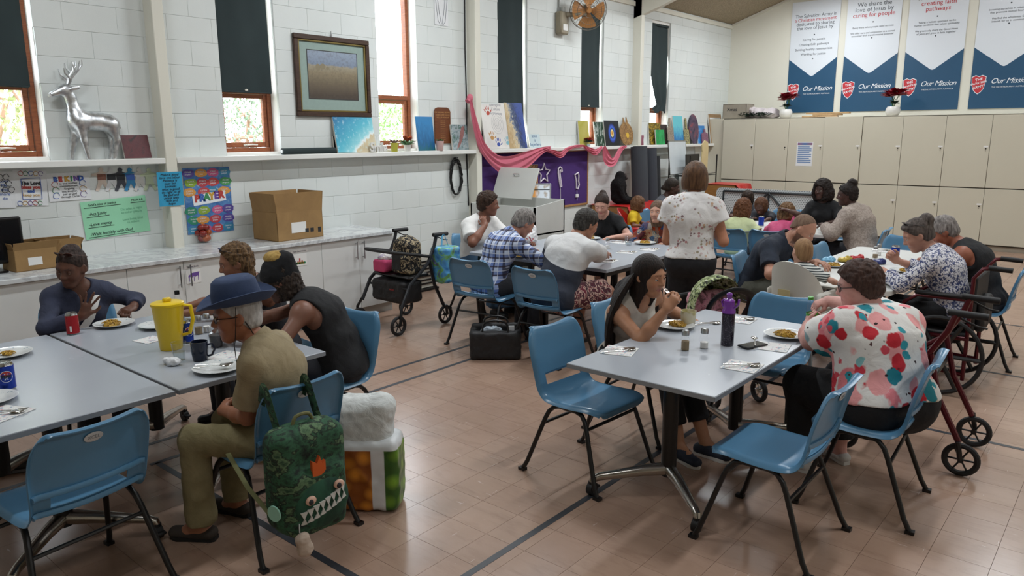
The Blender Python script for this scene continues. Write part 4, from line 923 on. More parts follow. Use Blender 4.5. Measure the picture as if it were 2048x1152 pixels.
    if pa:
        gi = pa.get('fit', .014); pr = [torso[0].grow(gi*.6)]+[p.grow(gi*.6) for p in torso if isinstance(p, EL) and abs(p.c[2]-(Pv[2]-.015)) < .02]; f = pa.get('len', 1.0); lo_ = pa.get('loose', .012)
        for side_ in 'LR':
            l = legs[side_]; u = unit(l['kn']-l['hj']); u2 = unit(l['an']-l['kn'])
            if f <= .5: e = l['hj']+u*lt*f*2; pr.append(RC(l['hj'], e+u*.03, l['th'].ra+gi, l['th'].ra*(1-f*.5)+gi+lo_, .04, clip=[(e, u)]))
            else:
                L = np.linalg.norm(l['an']-l['kn']); e = l['kn']+u2*L*(f-.5)*2*.97; pr += [l['th'].grow(gi), RC(l['kn'], e+u2*.04, l['sh'][0].ra+gi, .046*s+gi+lo_, .03, clip=[(e, u2)])]
        top = waist+[0, 0, pa.get('top', -.02)]; cuts = [lambda X, Y, Z: (Z-top[2])+0*X+0*Y]
        if pa.get('skirt'):
            kz = pa['skirt']; ks = [legs[q_]['kn'] for q_ in 'LR']; pr += [RC(legs['L']['hj'], ks[0], .1*s, .1*s, .08), RC(legs['R']['hj'], ks[1], .1*s, .1*s, .08), RC((ks[0]+ks[1])/2, np.array([*((ks[0]+ks[1])/2)[:2], kz]), .13*s, .2*s, .06, lat0, 1.2, clip=[((0, 0, kz), (0, 0, -1))])]
        D, lo, hh = field(pr, pa.get('h', h*1.3), cuts); P, Q = nets(D, lo, hh, 1); P = wrinkle(P, Q, pa.get('amp', .004), 11, seed=int(abs(y*100))+5); J['pants'] = link(pa.get('name', 'trousers'), np_mesh('trousers', P, Q, pa['m']), None, root)
    so = g('shoes')
    if so:
        for side_ in 'LR':
            l = legs[side_]; fv = l['fd']; sd = np.array([-fv[1], fv[0], 0]); pr = [RC(l['heel'], l['toe'], .036*s, .031*s, .02, sd, 1.3)]
            if not so.get('low'): pr.append(RC(l['an']+[0, 0, -.01], l['an']+fv*.06*s-[0, 0, .03*s], .042*s, .038*s, .02, clip=[(l['an']+[0, 0, .015], (0, 0, 1))]))
            D, lo, hh = field(pr, h*1.1, [lambda X, Y, Z, z0=l['heel'][2]-.03*s: z0-Z+0*X+0*Y]); P, Q = nets(D, lo, hh, 1); so_ = link('shoe', np_mesh('shoe', P, Q, so['m']), None, root)
            z0 = max(0.001, l['heel'][2]-.042*s); m = MB(); hl, tl_ = l['heel']-fv*.032*s, l['toe']+fv*.03*s; pts = [hl+sd*.02, hl+fv*.02+sd*.037*s, (hl+tl_)/2+sd*.038*s, tl_-fv*.05+sd*.045*s, tl_-fv*.012+sd*.026*s, tl_, tl_-fv*.012-sd*.026*s, tl_-fv*.05-sd*.045*s, (hl+tl_)/2-sd*.038*s, hl+fv*.02-sd*.037*s, hl-sd*.02]
            m.prism([(p[0], p[1]) for p in pts], z0, z0+.022*s); obj('sole', m, so.get('sole', M_RUB), so_)
    ha = g('hair')
    if ha:
        st = ha.get('style', 'short'); v = ha.get('vol', .012); c0 = ha.get('front', .006); zl = ha.get('low', -.06); pr = [E_((-.016, 0, .036), (.098+v, .077+v, .089+v*1.1), .02)]
        cn = RH@unit(np.array(ha.get('cut', (.75, 0, -.66)))); cp = Hp(*(np.array(ha.get('cutp', (.056, 0, .056)))+np.array([c0, 0, 0])))
        nl = RH@np.array([0, 0, -1.]); lp = Hp(0, 0, zl)
        face = E_((.085, 0, -.035), (.075, ha.get('facew', .062), .095), .01)
        cuts = [lambda X, Y, Z: (X-lp[0])*nl[0]+(Y-lp[1])*nl[1]+(Z-lp[2])*nl[2]]
        if st == 'short': cuts.append(lambda X, Y, Z: (X-cp[0])*cn[0]+(Y-cp[1])*cn[1]+(Z-cp[2])*cn[2]); pr.append(E_((-.05, 0, -.03), (.055+v, .065+v, .06), .03))
        else:
            cuts.append(lambda X, Y, Z: -face.d(X, Y, Z)); w = ha.get('wide', .0)
            pr.append(E_((-.03, 0, -.03+(zl+.1)*.4), (.085+v, .078+v+w, .10-zl*.35), .03))
            if ha.get('neckcut'): nk_ = E_((.09, 0, -.17), (.125, .085, .13), .01); cuts.append(lambda X, Y, Z: -nk_.d(X, Y, Z))
            if ha.get('fringe'): pr.append(E_((.045, 0, .078), (.052, .066, .032), .02))
            hl = ha.get('hairline', .060); fcut = E_((.12, 0, .02), (.055, .09, hl), .01); cuts.append(lambda X, Y, Z: -fcut.d(X, Y, Z))
        for (c, r) in ha.get('blobs', ()): pr.append(E_(c, r if hasattr(r, '__len__') else (r, r, r), .02))
        for (a, b, ra, rb) in ha.get('locks', ()): pr.append(C_(a, b, ra, rb, .012))
        D, lo, hh = field(pr, ha.get('h', h*.85), cuts); P, Q = nets(D, lo, hh, 1)
        if ha.get('curl'): P = wrinkle(P, Q, ha['curl'], ha.get('cf', 48), 9)
        if ha.get('curl', 0) > .006: P = wrinkle(P, Q, ha['curl']*.6, ha.get('cf', 48)*2, 19)
        J['hair'] = link('hair', np_mesh('hair', P, Q, m_hair(ha['name'], ha['a'], ha['b'], ha.get('rough', .42), ha.get('stretch', (30, 30, 5)), ha.get('mcurl', 0))), None, root)
    PEOPLE[label] = J
    return J
def glasses(J, m_frame, m_lens, at='eyes', w=.9, lens=(.021, .016)):
    """spectacles in the head's own frame"""
    Hp = J['Hp']; root = J['root']
    if at == 'eyes': base = lambda y, z: Hp(.098-.35*max(0, abs(y)-.03), y, .004+z)
    else: base = lambda y, z: Hp(*(np.array(at)+np.array([-.3*max(0, abs(y)-.03)+z*.55, y, z*.8])))
    m = MB()
    for q in (-1, 1):
        m.tube([base(q*.032+lens[0]*math.cos(t), lens[1]*math.sin(t)) for t in np.linspace(0, 2*math.pi, 17)[:-1]], .0018, 6, closed=True)
        e = base(q*.055, .006); bk = Hp(-.005, q*.083, .008) if at == 'eyes' else Hp(at[0]-.11, q*.088, at[2]-.055); m.tube([e, (e+bk)/2+(Hp(0, q*.006, 0)-Hp(0, 0, 0)), bk], .0019, 6)
    m.tube([base(-.012, .004), base(0, .008), base(.012, .004)], .0018, 6); f = obj('glasses', m, m_frame, root)
    for q in (-1, 1):
        m = MB(); ring = [base(q*.032+lens[0]*math.cos(t), lens[1]*math.sin(t)) for t in np.linspace(0, 2*math.pi, 17)[:-1]]; m.add(ring, [tuple(range(16))]); obj('lens', m, m_lens, f, smooth=False)
    return f
# ------------------------------------------------------------------ cloth patterns
def pat(name, fn, rough=.85, fold=.3):
    if name in MATS: return MATS[name]
    n = NT(name); n.color(fn(n)); n.set(rough); n.bump(n.noise(11, 4, None, .5, 1.2), fold, .02); return reg(name, n)
def f_plaid(n):
    x, y, z = n.xyz(); v = n.add('ShaderNodeCombineXYZ', {'X': n.math('ADD', x, y), 'Y': n.math('SUBTRACT', y, n.math('MULTIPLY', x, .4)), 'Z': z}).outputs[0]
    xa, ya, za = n.xyz(v); st = lambda a, per, ph, lo: n.step(n.math('FRACT', n.math('ADD', n.math('DIVIDE', a, per), ph)), lo, lo+.03)
    c = n.mix(n.math('MULTIPLY', st(ya, .075, .1, .5), .55), 'C4CEE2', '3A5FA8'); c = n.mix(n.math('MULTIPLY', st(za, .075, .1, .5), .6), c, '355AA5')
    c = n.mix(n.math('MULTIPLY', st(ya, .075, .45, .80), .85), c, '2E2A38'); c = n.mix(n.math('MULTIPLY', st(za, .075, .45, .80), .85), c, '33262E'); c = n.mix(n.math('MULTIPLY', st(za, .075, .0, .9), .7), c, 'E2E4EA'); return n.mix(n.math('MULTIPLY', st(ya, .075, .0, .9), .6), c, 'E2E4EA')
def f_floral(n):
    c = lin('E4E2DE'); wob = n.add('ShaderNodeMapping', {'Vector': n.co()}).outputs[0]
    def blob(scale, loc, thr, hexes, c, keep, st=(1, 1, 1)):
        mp = n.add('ShaderNodeMapping', {'Vector': n.co(), 'Location': loc, 'Scale': st}).outputs[0]; nz = n.add('ShaderNodeTexNoise', {'Vector': mp, 'Scale': 22.0, 'Detail': 2.0}); mv = n.add('ShaderNodeVectorMath', {0: mp, 1: n.add('ShaderNodeVectorMath', {0: nz.outputs['Color'], 1: (.035, .035, .035)}, operation='MULTIPLY').outputs[0]}, operation='ADD').outputs[0]
        vn = n.add('ShaderNodeTexVoronoi', {'Vector': mv, 'Scale': scale}); d = n.step(vn.outputs['Distance'], thr, thr-.05); h = n.xyz(vn.outputs['Color']); f = n.math('MULTIPLY', d, n.step(h[0], keep, keep+.01))
        return n.mix(f, c, n.ramp(h[1], hexes, 'CONSTANT'))
    c = blob(8.5, (3, 1, 2), .48, [(0, 'E9A0A0'), (.4, 'C9C2B0'), (.65, 'E8858C')], c, .1, (1, 1, .7))
    c = blob(9.5, (1, 5, 4), .43, [(0, 'C4202F'), (.45, '17808F'), (.8, 'D43A4A')], c, .12)
    c = blob(13, (7, 2, 9), .32, [(0, '2A97A6'), (.5, 'D84B5A'), (.8, '86C0C4')], c, .35); return blob(26, (2, 8, 3), .24, [(0, '2A1418'), (.6, '4B2024')], c, .72)
def f_blouse(n):
    c = n.mix(n.noise(4, 2), 'D9D6D6', 'E8E6E4'); cl = n.step(n.noise(7, 2, None, .5, .5), .48, .55)
    vn = n.add('ShaderNodeTexVoronoi', {'Vector': n.co(), 'Scale': 42.0}); h = n.xyz(vn.outputs['Color']); d = n.step(vn.outputs['Distance'], .5, .4); return n.mix(n.math('MULTIPLY', n.math('MULTIPLY', d, cl), n.step(h[0], .25, .3)), c, n.ramp(h[1], [(0, 'B98A8C'), (.3, '9A8F76'), (.55, 'C7A58A'), (.75, '8A6F72')], 'CONSTANT'))
def f_navyspot(n):
    a = n.step(n.noise(55, 3, None, .6, .8), .50, .54); b = n.step(n.noise(80, 2), .58, .62); c = n.mix(a, 'DEDDE2', '3E4A78'); return n.mix(n.math('MULTIPLY', b, .8), c, '23283F')
def f_paisley(n):
    vn = n.add('ShaderNodeTexVoronoi', {'Vector': n.co(), 'Scale': 16.0}); r = n.math('FRACT', n.math('MULTIPLY', vn.outputs['Distance'], 6.0)); h = n.xyz(vn.outputs['Color']); c = n.ramp(h[0], [(0, '33507E'), (.3, 'A85A2C'), (.55, '4A6A86'), (.8, '8E3E2C')], 'CONSTANT'); return n.mix(n.step(r, .5, .55), c, n.ramp(h[1], [(0, '1E2C4A'), (.4, 'C9B48A'), (.7, '5C2A24')], 'CONSTANT'))
def f_stripe(n): x, y, z = n.xyz(); return n.mix(n.step(n.math('FRACT', n.math('DIVIDE', z, .017)), .52, .58), 'D8DAD6', '3C4448')
def f_twotone(n): x, y, z = n.xyz(); return n.mix(n.step(n.math('ADD', z, n.math('MULTIPLY', y, -.28)), .802, .806), '2B303D', 'CFCFCF')
def f_shorts(n): a = n.noise(16, 4, None, .5, 2.0); return n.ramp(a, [(0, '2E1420'), (.42, '57202F'), (.5, '2E1420'), (.56, 'D8B7A8'), (.62, '6B2434')], 'LINEAR')
def f_knit(n): x, y, z = n.xyz(); return n.mix(n.step(n.noise(60, 3), .4, .6), '8F8279', 'A89C92')
K_BEIGE = m_cloth('khaki_cotton', '8D7E60', '9F9070', .85, .4); K_KHAKI = m_cloth('khaki_trouser', '7B7250', '8C8260', .9, .45); K_NAVY = m_cloth('navy_blouse_cotton', '2A2F42', '333950'); K_BLACK = m_cloth('black_jersey', '0F1013', '17181C'); K_CHAR = m_cloth('charcoal_singlet', '24252A', '2C2D33'); K_DENIM = m_cloth('denim_skirt', '34506A', '41607C'); K_WHITE = m_cloth('white_cotton', 'D9D8D5', 'E3E2E0'); K_POLO = m_cloth('navy_polo', '18202E', '202A3A'); K_SHORT = m_cloth('grey_green_shorts', '4B4C42', '595A50'); K_PINK = m_cloth('pink_cotton', 'D0507C', 'DA6A90'); K_PALEY = m_cloth('pale_yellow_cotton', 'C3CC9C', 'CDD6A8'); K_YEL = m_cloth('yellow_cotton', 'D8B21E', 'E2C02C'); K_GREY = m_cloth('grey_marl', '45474E', '50535A'); K_CREAM = m_cloth('cream_cotton', 'C4BDB2', 'D2CBC0'); K_DGREY = m_cloth('dark_trouser', '22242A', '2A2C33')
K_PLAID = pat('blue_plaid', f_plaid); K_FLOR = pat('bright_floral', f_floral, .8); K_BLOU = pat('floral_blouse', f_blouse); K_SPOT = pat('navy_spot_print', f_navyspot); K_PAIS = pat('paisley_print', f_paisley); K_STRI = pat('striped_cotton', f_stripe); K_TWO = pat('two_tone_cotton', f_twotone); K_SHO = pat('maroon_print', f_shorts); K_KNIT = pat('beige_knit', f_knit)
SH_B = dict(m=M_SHOEB); SH_G = dict(m=mat('grey_sneaker', '4A4C52', .7, var=.15, bump=.1)); SH_W = dict(m=mat('white_slip_on', 'CFCBC8', .6), sole=mat('white_sole', 'D8D5D0', .6), low=True)
SH_N = dict(m=mat('navy_sneaker', '252C3C', .7, var=.2, bump=.2), sole=mat('white_sole')); SH_S = dict(m=mat('brown_slipper', '3A322C', .8, bump=.2), low=True)
# ------------------------------------------------------------------ table with the yellow jug
J1 = person('dark-skinned woman in a navy blouse gesturing over her plate, sunglasses on her head', -5.12, 1.79, -6, s=.86, h=.0068, fem=True, skin='5E3F31', lips='6E4438', lean=9, slump=12, head=(-46, 16, -6), seat=.43, neckf=.9,
    R=dict(wrist=(-4.78, 1.70, .80), dir=(.15, .30, 1), palm=(1, -.25, 0), curl=.06, spread=.45, thumb=-.2, elbow=(-.1, -.9, -.5)), L=dict(wrist=(-4.90, 2.04, .775), dir=(.55, -.75, -.05), palm=(-.2, -.2, -1), curl=.85, elbow=(-.3, .9, -.4)),
    shirt=dict(m=K_NAVY, sleeve=1.72, vneck=.085, neck=(.075, .01, 0), fit=.013), pants=dict(m=K_DGREY), shoes=SH_B, lid=.9, hair=dict(name='greying_black_crop', a='1C1614', b='4A3A34', vol=.005, low=-.05, curl=.003, cf=90, blobs=[((-.03, 0, .115), (.05, .05, .03))]), h2=0)
J2 = person('woman in a black top with blond-tipped hair, forearms resting on the table', -4.30, 2.70, -108, s=.88, h=.0072, fem=True, skin='8A5F49', lips='8A4A42', lean=16, slump=16, head=(-6, 14, 0), seat=.43,
    R=dict(wrist=(-4.63, 2.22, .775), dir=(-.1, -1, -.05), palm=(.3, 0, -1), curl=.45, elbow=(-.3, -.9, -.6)), L=dict(wrist=(-4.47, 2.17, .775), dir=(-.95, -.25, 0), palm=(0, .1, -1), curl=.45, elbow=(-.2, .9, -.5)),
    shirt=dict(m=K_CHAR, sleeve=0, neck=(.085, .07, 0), fit=.010, armhole=.082), pants=dict(m=K_DGREY), shoes=SH_B, lid=.8, hair=dict(name='streaked_brown_curls', a='2A201B', b='8A6B48', vol=.014, low=-.14, curl=.008, cf=36, mcurl=1.5, cut=(.93, 0, -.37), cutp=(.05, 0, .06), blobs=[((-.05, .03, -.09), (.05, .05, .07)), ((-.05, -.03, -.09), (.05, .05, .07))]))
J3 = person('man in a black knitted beanie and loose black singlet, seen from his side', -3.56, 2.66, -142, s=.92, h=.0068, skin='7A5443', lean=26, slump=26, head=(14, 22, 0), seat=.43, beard='2A211C',
    L=dict(wrist=(-3.72, 2.08, .78), dir=(-1, -.3, -.1), palm=(0, 0, -1), elbow=(-.3, .9, -.9)), R=dict(wrist=(-3.98, 2.22, .78), dir=(-.6, -.8, 0), elbow=(-.2, -.8, -.6)),
    shirt=dict(m=K_BLACK, sleeve=0, neck=(.085, .03, 0), fit=.018, armhole=.125, hem=-.06, skirt=True), pants=dict(m=K_DGREY), shoes=SH_G, hair=dict(style='bob', name='greying_dark_curls', a='1E1917', b='4B3F38', vol=.012, low=-.12, curl=.009, cf=40, mcurl=2, hairline=.075))
J4 = person('elderly man in a blue brimmed hat, glasses and khaki shirt, hands clasped', -2.90, 1.83, 206, s=.88, h=.0062, skin='A06A4E', lips='8A5A4C', lean=8, slump=26, twist=14, head=(38, 6, 0), seat=.425, neckf=1.2, nose=1.15,
    L=dict(wrist=(-3.15, 1.66, .61), dir=(-.8, .55, .05), palm=(.6, .5, -.5), curl=.6, thumb=.8, elbow=(-.9, .5, -.5)), R=dict(wrist=(-3.24, 1.86, .62), dir=(-.15, -.95, -.1), palm=(.6, 0, -.7), curl=.75, thumb=.7, elbow=(-.4, -.8, -.6)),
    kneeL=.16, kneeR=.10, footL=(.0, .0), shirt=dict(m=K_BEIGE, sleeve=.74, neck=(.072, 0, 0), fit=.014, loose=.022, collar=True, amp=.005, hem=-.08), pants=dict(m=K_KHAKI, fit=.016, loose=.016, amp=.006), shoes=SH_S, lid=.55, hair=dict(name='short_white_hair', a='8E8B88', b='C8C5C2', vol=.007, low=-.065, curl=.002, cf=80), browc='8A8580')
# ------------------------------------------------------------------ middle table
J5 = person('woman in a white top and teal lanyard resting her cheek on her hand', -5.44, 5.84, 0, s=.95, h=.0085, fem=True, bulk=1.2, skin='7C513F', lean=10, slump=14, head=(34, 6, 4), seat=.43, bust=1.1,
    R=dict(wrist=(-5.16, 5.70, .94), dir=(-.5, .15, .85), palm=(-.6, .6, .3), curl=.6, elbow=(.7, -.6, -.6)), L=dict(wrist=(-4.95, 6.05, .77), dir=(1, .2, 0)),
    shirt=dict(m=K_WHITE, sleeve=.75, neck=(.08, .03, 0), fit=.018, loose=.02), pants=dict(m=K_DENIM, skirt=.12), shoes=SH_B, hair=dict(name='dark_short_wavy', a='1E1612', b='4A3528', vol=.022, low=-.075, curl=.007, cf=40, mcurl=1.5))
J6 = person('man in a blue plaid shirt bending over his meal, seen from behind', -4.46, 4.98, 72, s=.97, h=.008, skin='B4826C', lean=24, slump=22, head=(-8, 34, 0), seat=.43,
    R=dict(wrist=(-4.16, 5.46, .775), dir=(.1, 1, 0), elbow=(-.2, -.9, -.5)), L=dict(wrist=(-4.5, 5.55, .775), dir=(.2, 1, 0), elbow=(-.2, .9, -.5)),
    shirt=dict(m=K_PLAID, sleeve=1.9, neck=(.068, 0, 0), fit=.018, hem=-.12, amp=.005, collar=True), pants=dict(m=K_DGREY), shoes=SH_B, hair=dict(name='grey_straight', a='4A4642', b='9A9490', vol=.014, low=-.07, curl=.004, cf=60), browc='77716C')
J7 = person('broad man in a white and navy T-shirt and maroon shorts, seen from behind', -3.71, 4.98, 84, s=.99, h=.008, bulk=1.18, skin='A87860', lean=28, slump=12, head=(-16, 22, 0), seat=.43,
    R=dict(wrist=(-3.68, 5.72, .775), dir=(-.5, 1, 0), elbow=(-.1, -1, -.35)), L=dict(wrist=(-3.9, 5.55, .775), dir=(.3, 1, 0), elbow=(-.2, 1, -.4)),
    shirt=dict(m=K_TWO, sleeve=.75, neck=(.075, 0, 0), fit=.018, loose=.02, hem=-.12), pants=dict(m=K_SHO, len=.46, fit=.02, loose=.03), shoes=SH_S, kneeR=.22, hair=dict(name='black_grey_crop', a='15120F', b='4E4A46', vol=.014, low=-.08, curl=.004, cf=60, mcurl=1))
J8 = person('young woman in a black T-shirt with hair tied up, looking down at her plate', -4.74, 7.38, -86, s=.94, h=.0085, fem=True, skin='C99A88', lips='B46A68', lean=12, slump=16, head=(16, 24, 0), seat=.40,
    R=dict(wrist=(-4.93, 7.03, .775), dir=(.55, -.8, -.05), palm=(.1, 0, -1), curls=(.15, .8, .9, .9), elbow=(-.2, -.9, -.5)), L=dict(wrist=(-4.45, 7.0, .74), dir=(-.3, -1, 0), elbow=(-.3, .9, -.5)),
    shirt=dict(m=K_BLACK, sleeve=.6, neck=(.075, .02, 0), fit=.01), pants=dict(m=K_BLACK, len=.5), shoes=SH_B, lid=1.0, hair=dict(name='dark_tied_hair', a='1A1311', b='3E2E27', vol=.008, low=-.06, blobs=[((-.085, 0, .10), .042)], curl=.002))
J9 = person('woman in an orange collared patterned shirt, frowning sideways', -4.07, 7.44, -84, s=.88, h=.0085, fem=True, skin='BE917C', lips='9A6A60', lean=14, slump=18, head=(6, 0, 0), seat=.38,
    R=dict(wrist=(-4.2, 7.12, .70), elbow=(-.2, -.9, -.5)), L=dict(wrist=(-3.85, 7.12, .70), elbow=(-.3, .9, -.5)), gaze=(1, -.35, .05), iris=M_IRISB,
    shirt=dict(m=K_PAIS, sleeve=1.8, vneck=.10, neck=(.075, .02, 0), fit=.018, collar=True, mc=m_cloth('orange_collar', 'C4421A', 'D2531F')), pants=dict(m=K_DGREY), shoes=SH_B, hair=dict(style='bob', name='mousy_brown_straight', a='4A372C', b='7A6250', vol=.008, low=-.17, curl=.003, hairline=.07))
J10 = person('woman standing with her back turned in a floral blouse and black trousers', -2.77, 5.52, 112, s=.955, h=.0078, stand=True, fem=True, bulk=1.08, skin='BD8468', lean=3, slump=4, head=(-4, 8, 0),
    R=dict(wrist=(-2.70, 5.78, 1.10), dir=(-.5, .8, .1), palm=(-.5, 0, .8), elbow=(-.7, -.45, -.8)), L=dict(wrist=(-2.95, 5.72, 1.08), dir=(.4, .9, .1), palm=(.5, 0, .8), elbow=(-.7, .45, -.8)), waist=.9,
    shirt=dict(m=K_BLOU, sleeve=.42, neck=(.072, 0, 0), fit=.022, loose=.04, hem=.02, amp=.006, skirt=False), pants=dict(m=m_cloth('soft_black_trouser', '1B1B1F', '24242A'), fit=.022, loose=.03, top=.02), shoes=SH_B, hair=dict(style='bob', name='brown_bob', a='3E2A1E', b='6E5038', vol=.016, low=-.10, wide=.014, rough=.3), eyes=False)
# ------------------------------------------------------------------ near table
J11 = person('woman with very long dark hair raising a forkful of food', -2.40, 3.93, -12, s=.90, h=.0062, fem=True, skin='B07F60', lips='9E5E52', lean=24, slump=12, side=-12, head=(2, 6, 0), seat=.42, mouth=1.0, gaze=(1, -.25, .05), waist=.85,
    R=dict(wrist=(-1.97, 3.66, .90), dir=(.45, .55, .75), palm=(-.6, .7, -.2), curl=.72, thumb=.8, elbow=(.1, -.5, -1)), L=dict(wrist=(-2.05, 4.2, .70), elbow=(-.3, .9, -.5)),
    shirt=dict(m=K_CREAM, sleeve=0, neck=(.085, .06, 0), fit=.010, armhole=.08), pants=dict(m=K_BLACK, len=.86, fit=.012), shoes=SH_N, kneeL=.02, kneeR=-.02, footR=(.12, 0), footL=(.18, 0), hair=dict(style='bob', name='very_long_dark_hair', a='0F0B0A', b='2E211B', vol=.010, low=-.20, rough=.3, neckcut=1, hairline=.068, facew=.066, stretch=(55, 55, 3)))
J12 = person('large woman in a bright red and teal floral top opening a green bottle', -.93, 4.02, 152, s=.86, h=.007, fem=True, bulk=1.85, bust=.9, skin='CF9C92', lips='B47872', lean=14, slump=14, head=(50, 10, 0), seat=.42, fatface=1.3, neckw=1.2, chin2=1, side=-4,
    L=dict(wrist=(-1.38, 4.20, .79), dir=(-.2, .8, .5), palm=(.8, .4, 0), curl=.7, thumb=.6, elbow=(.6, .7, -1)), R=dict(wrist=(-1.36, 4.42, .91), dir=(-.75, -.5, -.3), palm=(0, .4, -1), curl=.8, thumb=.9, elbow=(.3, -1, -.3)),
    shirt=dict(m=K_FLOR, sleeve=.72, neck=(.088, 0, .02), fit=.022, loose=.03, hem=.02, amp=.006, freq=9), pants=dict(m=K_BLACK, fit=.02, len=.93), shoes=SH_W, kneeL=.1, kneeR=.1, hair=dict(name='short_brown_thick', a='2E2220', b='5C463E', vol=.026, low=-.075, curl=.007, cf=32, mcurl=1, front=.012), browc='5A4640')
# ------------------------------------------------------------------ white table
J13 = person('balding bearded man in a navy polo shirt bending towards the baby', -2.58, 6.40, -4, s=1.0, h=.0078, bulk=1.15, skin='B98A74', lean=30, slump=18, head=(2, 34, 0), seat=.43, beard='4A3E38',
    R=dict(wrist=(-2.05, 6.02, .80), dir=(1, -.3, .1), elbow=(-.4, -.8, -.8)), L=dict(wrist=(-2.1, 6.5, .78), dir=(1, -.5, 0), elbow=(-.2, .9, -.6)),
    shirt=dict(m=K_POLO, sleeve=.74, neck=(.074, 0, 0), fit=.016, loose=.018, collar=True, hem=-.1), pants=dict(m=K_SHORT, len=.46, fit=.02, loose=.03), shoes=SH_B, hair=dict(name='buzzed_thinning', a='6A5448', b='86705F', vol=.0012, low=-.07, front=-.05, rough=.7))
J14 = person('baby in a striped shirt sitting in the white high chair', -1.90, 5.60, 82, s=.46, hs=1.02, h=.0068, skin='D3A592', lips='C07C74', lean=2, slump=2, head=(48, 4, 0), seat=.60, ankz=.42, fatface=1,
    R=dict(wrist=(-1.66, 5.70, .76), dir=(1, .3, -.05), elbow=(-.2, -1, -.2)), L=dict(wrist=(-2.0, 5.82, .76), elbow=(-.2, 1, -.3)),
    shirt=dict(m=K_STRI, sleeve=.8, neck=(.06, 0, 0), fit=.010, amp=.002), pants=dict(m=K_GREY, fit=.008), hair=dict(name='fine_light_brown', a='7E5E44', b='A5835F', vol=.003, low=-.075, front=-.012, rough=.5))
J15 = person('woman in a navy and white print blouse eating from her wheelchair', -1.0, 6.22, 178, s=.92, h=.0078, fem=True, skin='BC8C78', lips='A06C62', lean=18, slump=20, head=(24, 26, 0), seat=.47,
    L=dict(wrist=(-1.48, 6.12, .83), dir=(-.8, .5, -.1), palm=(.2, 0, -1), curl=.7, elbow=(-.2, .9, -.8)), R=dict(wrist=(-1.46, 6.45, .86), dir=(-.6, -.4, .5), palm=(.3, -.4, 0), curl=.7, elbow=(-.2, -.9, -.7)),
    shirt=dict(m=K_SPOT, sleeve=1.62, neck=(.078, .01, 0), fit=.018, loose=.02, hem=-.06), pants=dict(m=K_BLACK), shoes=SH_B, hair=dict(name='dark_and_grey_pinned', a='2A2320', b='6A605A', vol=.010, low=-.06, curl=.003, blobs=[((-.10, 0, .085), (.05, .055, .055)), ((.05, 0, .085), (.04, .06, .03))]))
J16 = person('grey-haired person in a black singlet bent over a plate', -.90, 7.06, 178, s=.97, h=.0082, skin='9A5E48', lean=26, slump=22, head=(20, 34, 0), seat=.43,
    L=dict(wrist=(-1.30, 6.92, .80), dir=(-1, .3, 0), elbow=(-.2, .9, -.7)), R=dict(wrist=(-1.34, 7.2, .80), dir=(-1, -.3, 0), elbow=(-.2, -.9, -.7)),
    shirt=dict(m=K_BLACK, sleeve=0, neck=(.085, .03, 0), fit=.012, armhole=.105), pants=dict(m=K_DGREY), shoes=SH_B, hair=dict(name='swept_grey', a='4C4644', b='A39C98', vol=.012, low=-.10, curl=.003, cut=(.85, 0, -.52)))
# ------------------------------------------------------------------ children's table and beyond
J17 = person('teenager in black with a big dark curly bob looking aside', -3.22, 10.18, -92, s=.92, h=.0105, fem=True, skin='3A2620', lips='4A2C26', lean=8, slump=8, head=(-12, 2, 0), seat=.43, R=dict(wrist=(-3.4, 9.75, .76)), L=dict(wrist=(-3.0, 9.72, .76)),
    shirt=dict(m=K_BLACK, sleeve=.8, fit=.014), pants=dict(m=K_DGREY), hair=dict(style='bob', name='black_big_curls', a='0C0908', b='2E231F', vol=.034, low=-.14, curl=.011, cf=36, wide=.04, mcurl=2))
J18 = person('dark-skinned woman in a beige knitted cardigan with a high bun', -2.44, 9.08, 172, s=.97, h=.0105, fem=True, bulk=1.4, skin='3E2A24', lips='4E302A', lean=14, slump=12, head=(30, 4, 0), seat=.43, R=dict(wrist=(-2.86, 9.28, .76)), L=dict(wrist=(-2.82, 8.93, .80), elbow=(-.2, .9, -.7)),
    shirt=dict(m=K_KNIT, sleeve=1.9, neck=(.08, 0, 0), fit=.026, amp=.006, hem=-.12), pants=dict(m=K_DGREY), hair=dict(name='dark_frizzy_bun', a='14100E', b='2E2420', vol=.016, low=-.07, curl=.007, cf=50, blobs=[((-.06, 0, .14), (.055, .055, .05))]))
J19 = person('child in a pale yellow shirt with reddish brown curls, seen from behind', -3.66, 8.46, 92, s=.68, hs=1.02, h=.0095, skin='4A3024', lean=10, slump=10, head=(-10, 8, 0), seat=.45, ankz=.2, R=dict(wrist=(-3.3, 8.62, .60), elbow=(-.4, -1, -.5)), L=dict(wrist=(-3.8, 8.85, .75)),
    shirt=dict(m=K_PALEY, sleeve=.7, fit=.014, hem=-.1), pants=dict(m=K_GREY), shoes=SH_S, hair=dict(style='bob', name='reddish_brown_curls', a='3A2216', b='7E5234', vol=.022, low=-.13, curl=.009, cf=38, wide=.016, mcurl=2))
J20 = person('child in a pink shirt holding a hand on top of curly hair', -3.17, 8.5, 80, s=.66, hs=1.02, h=.0095, skin='4C3226', lean=12, slump=14, head=(22, 14, 0), seat=.45, ankz=.2, R=dict(wrist=(-3.12, 8.50, 1.005), dir=(-.9, .3, .25), palm=(-.2, 0, -1), curl=.25, elbow=(-.2, -1, .25), shu=.03), L=dict(wrist=(-3.4, 8.85, .76)),
    shirt=dict(m=K_PINK, sleeve=.7, fit=.014), pants=dict(m=K_GREY), shoes=SH_S, hair=dict(style='bob', name='brown_blond_curls', a='3E2A1E', b='8C6A48', vol=.020, low=-.10, curl=.010, cf=40, wide=.016, mcurl=2))
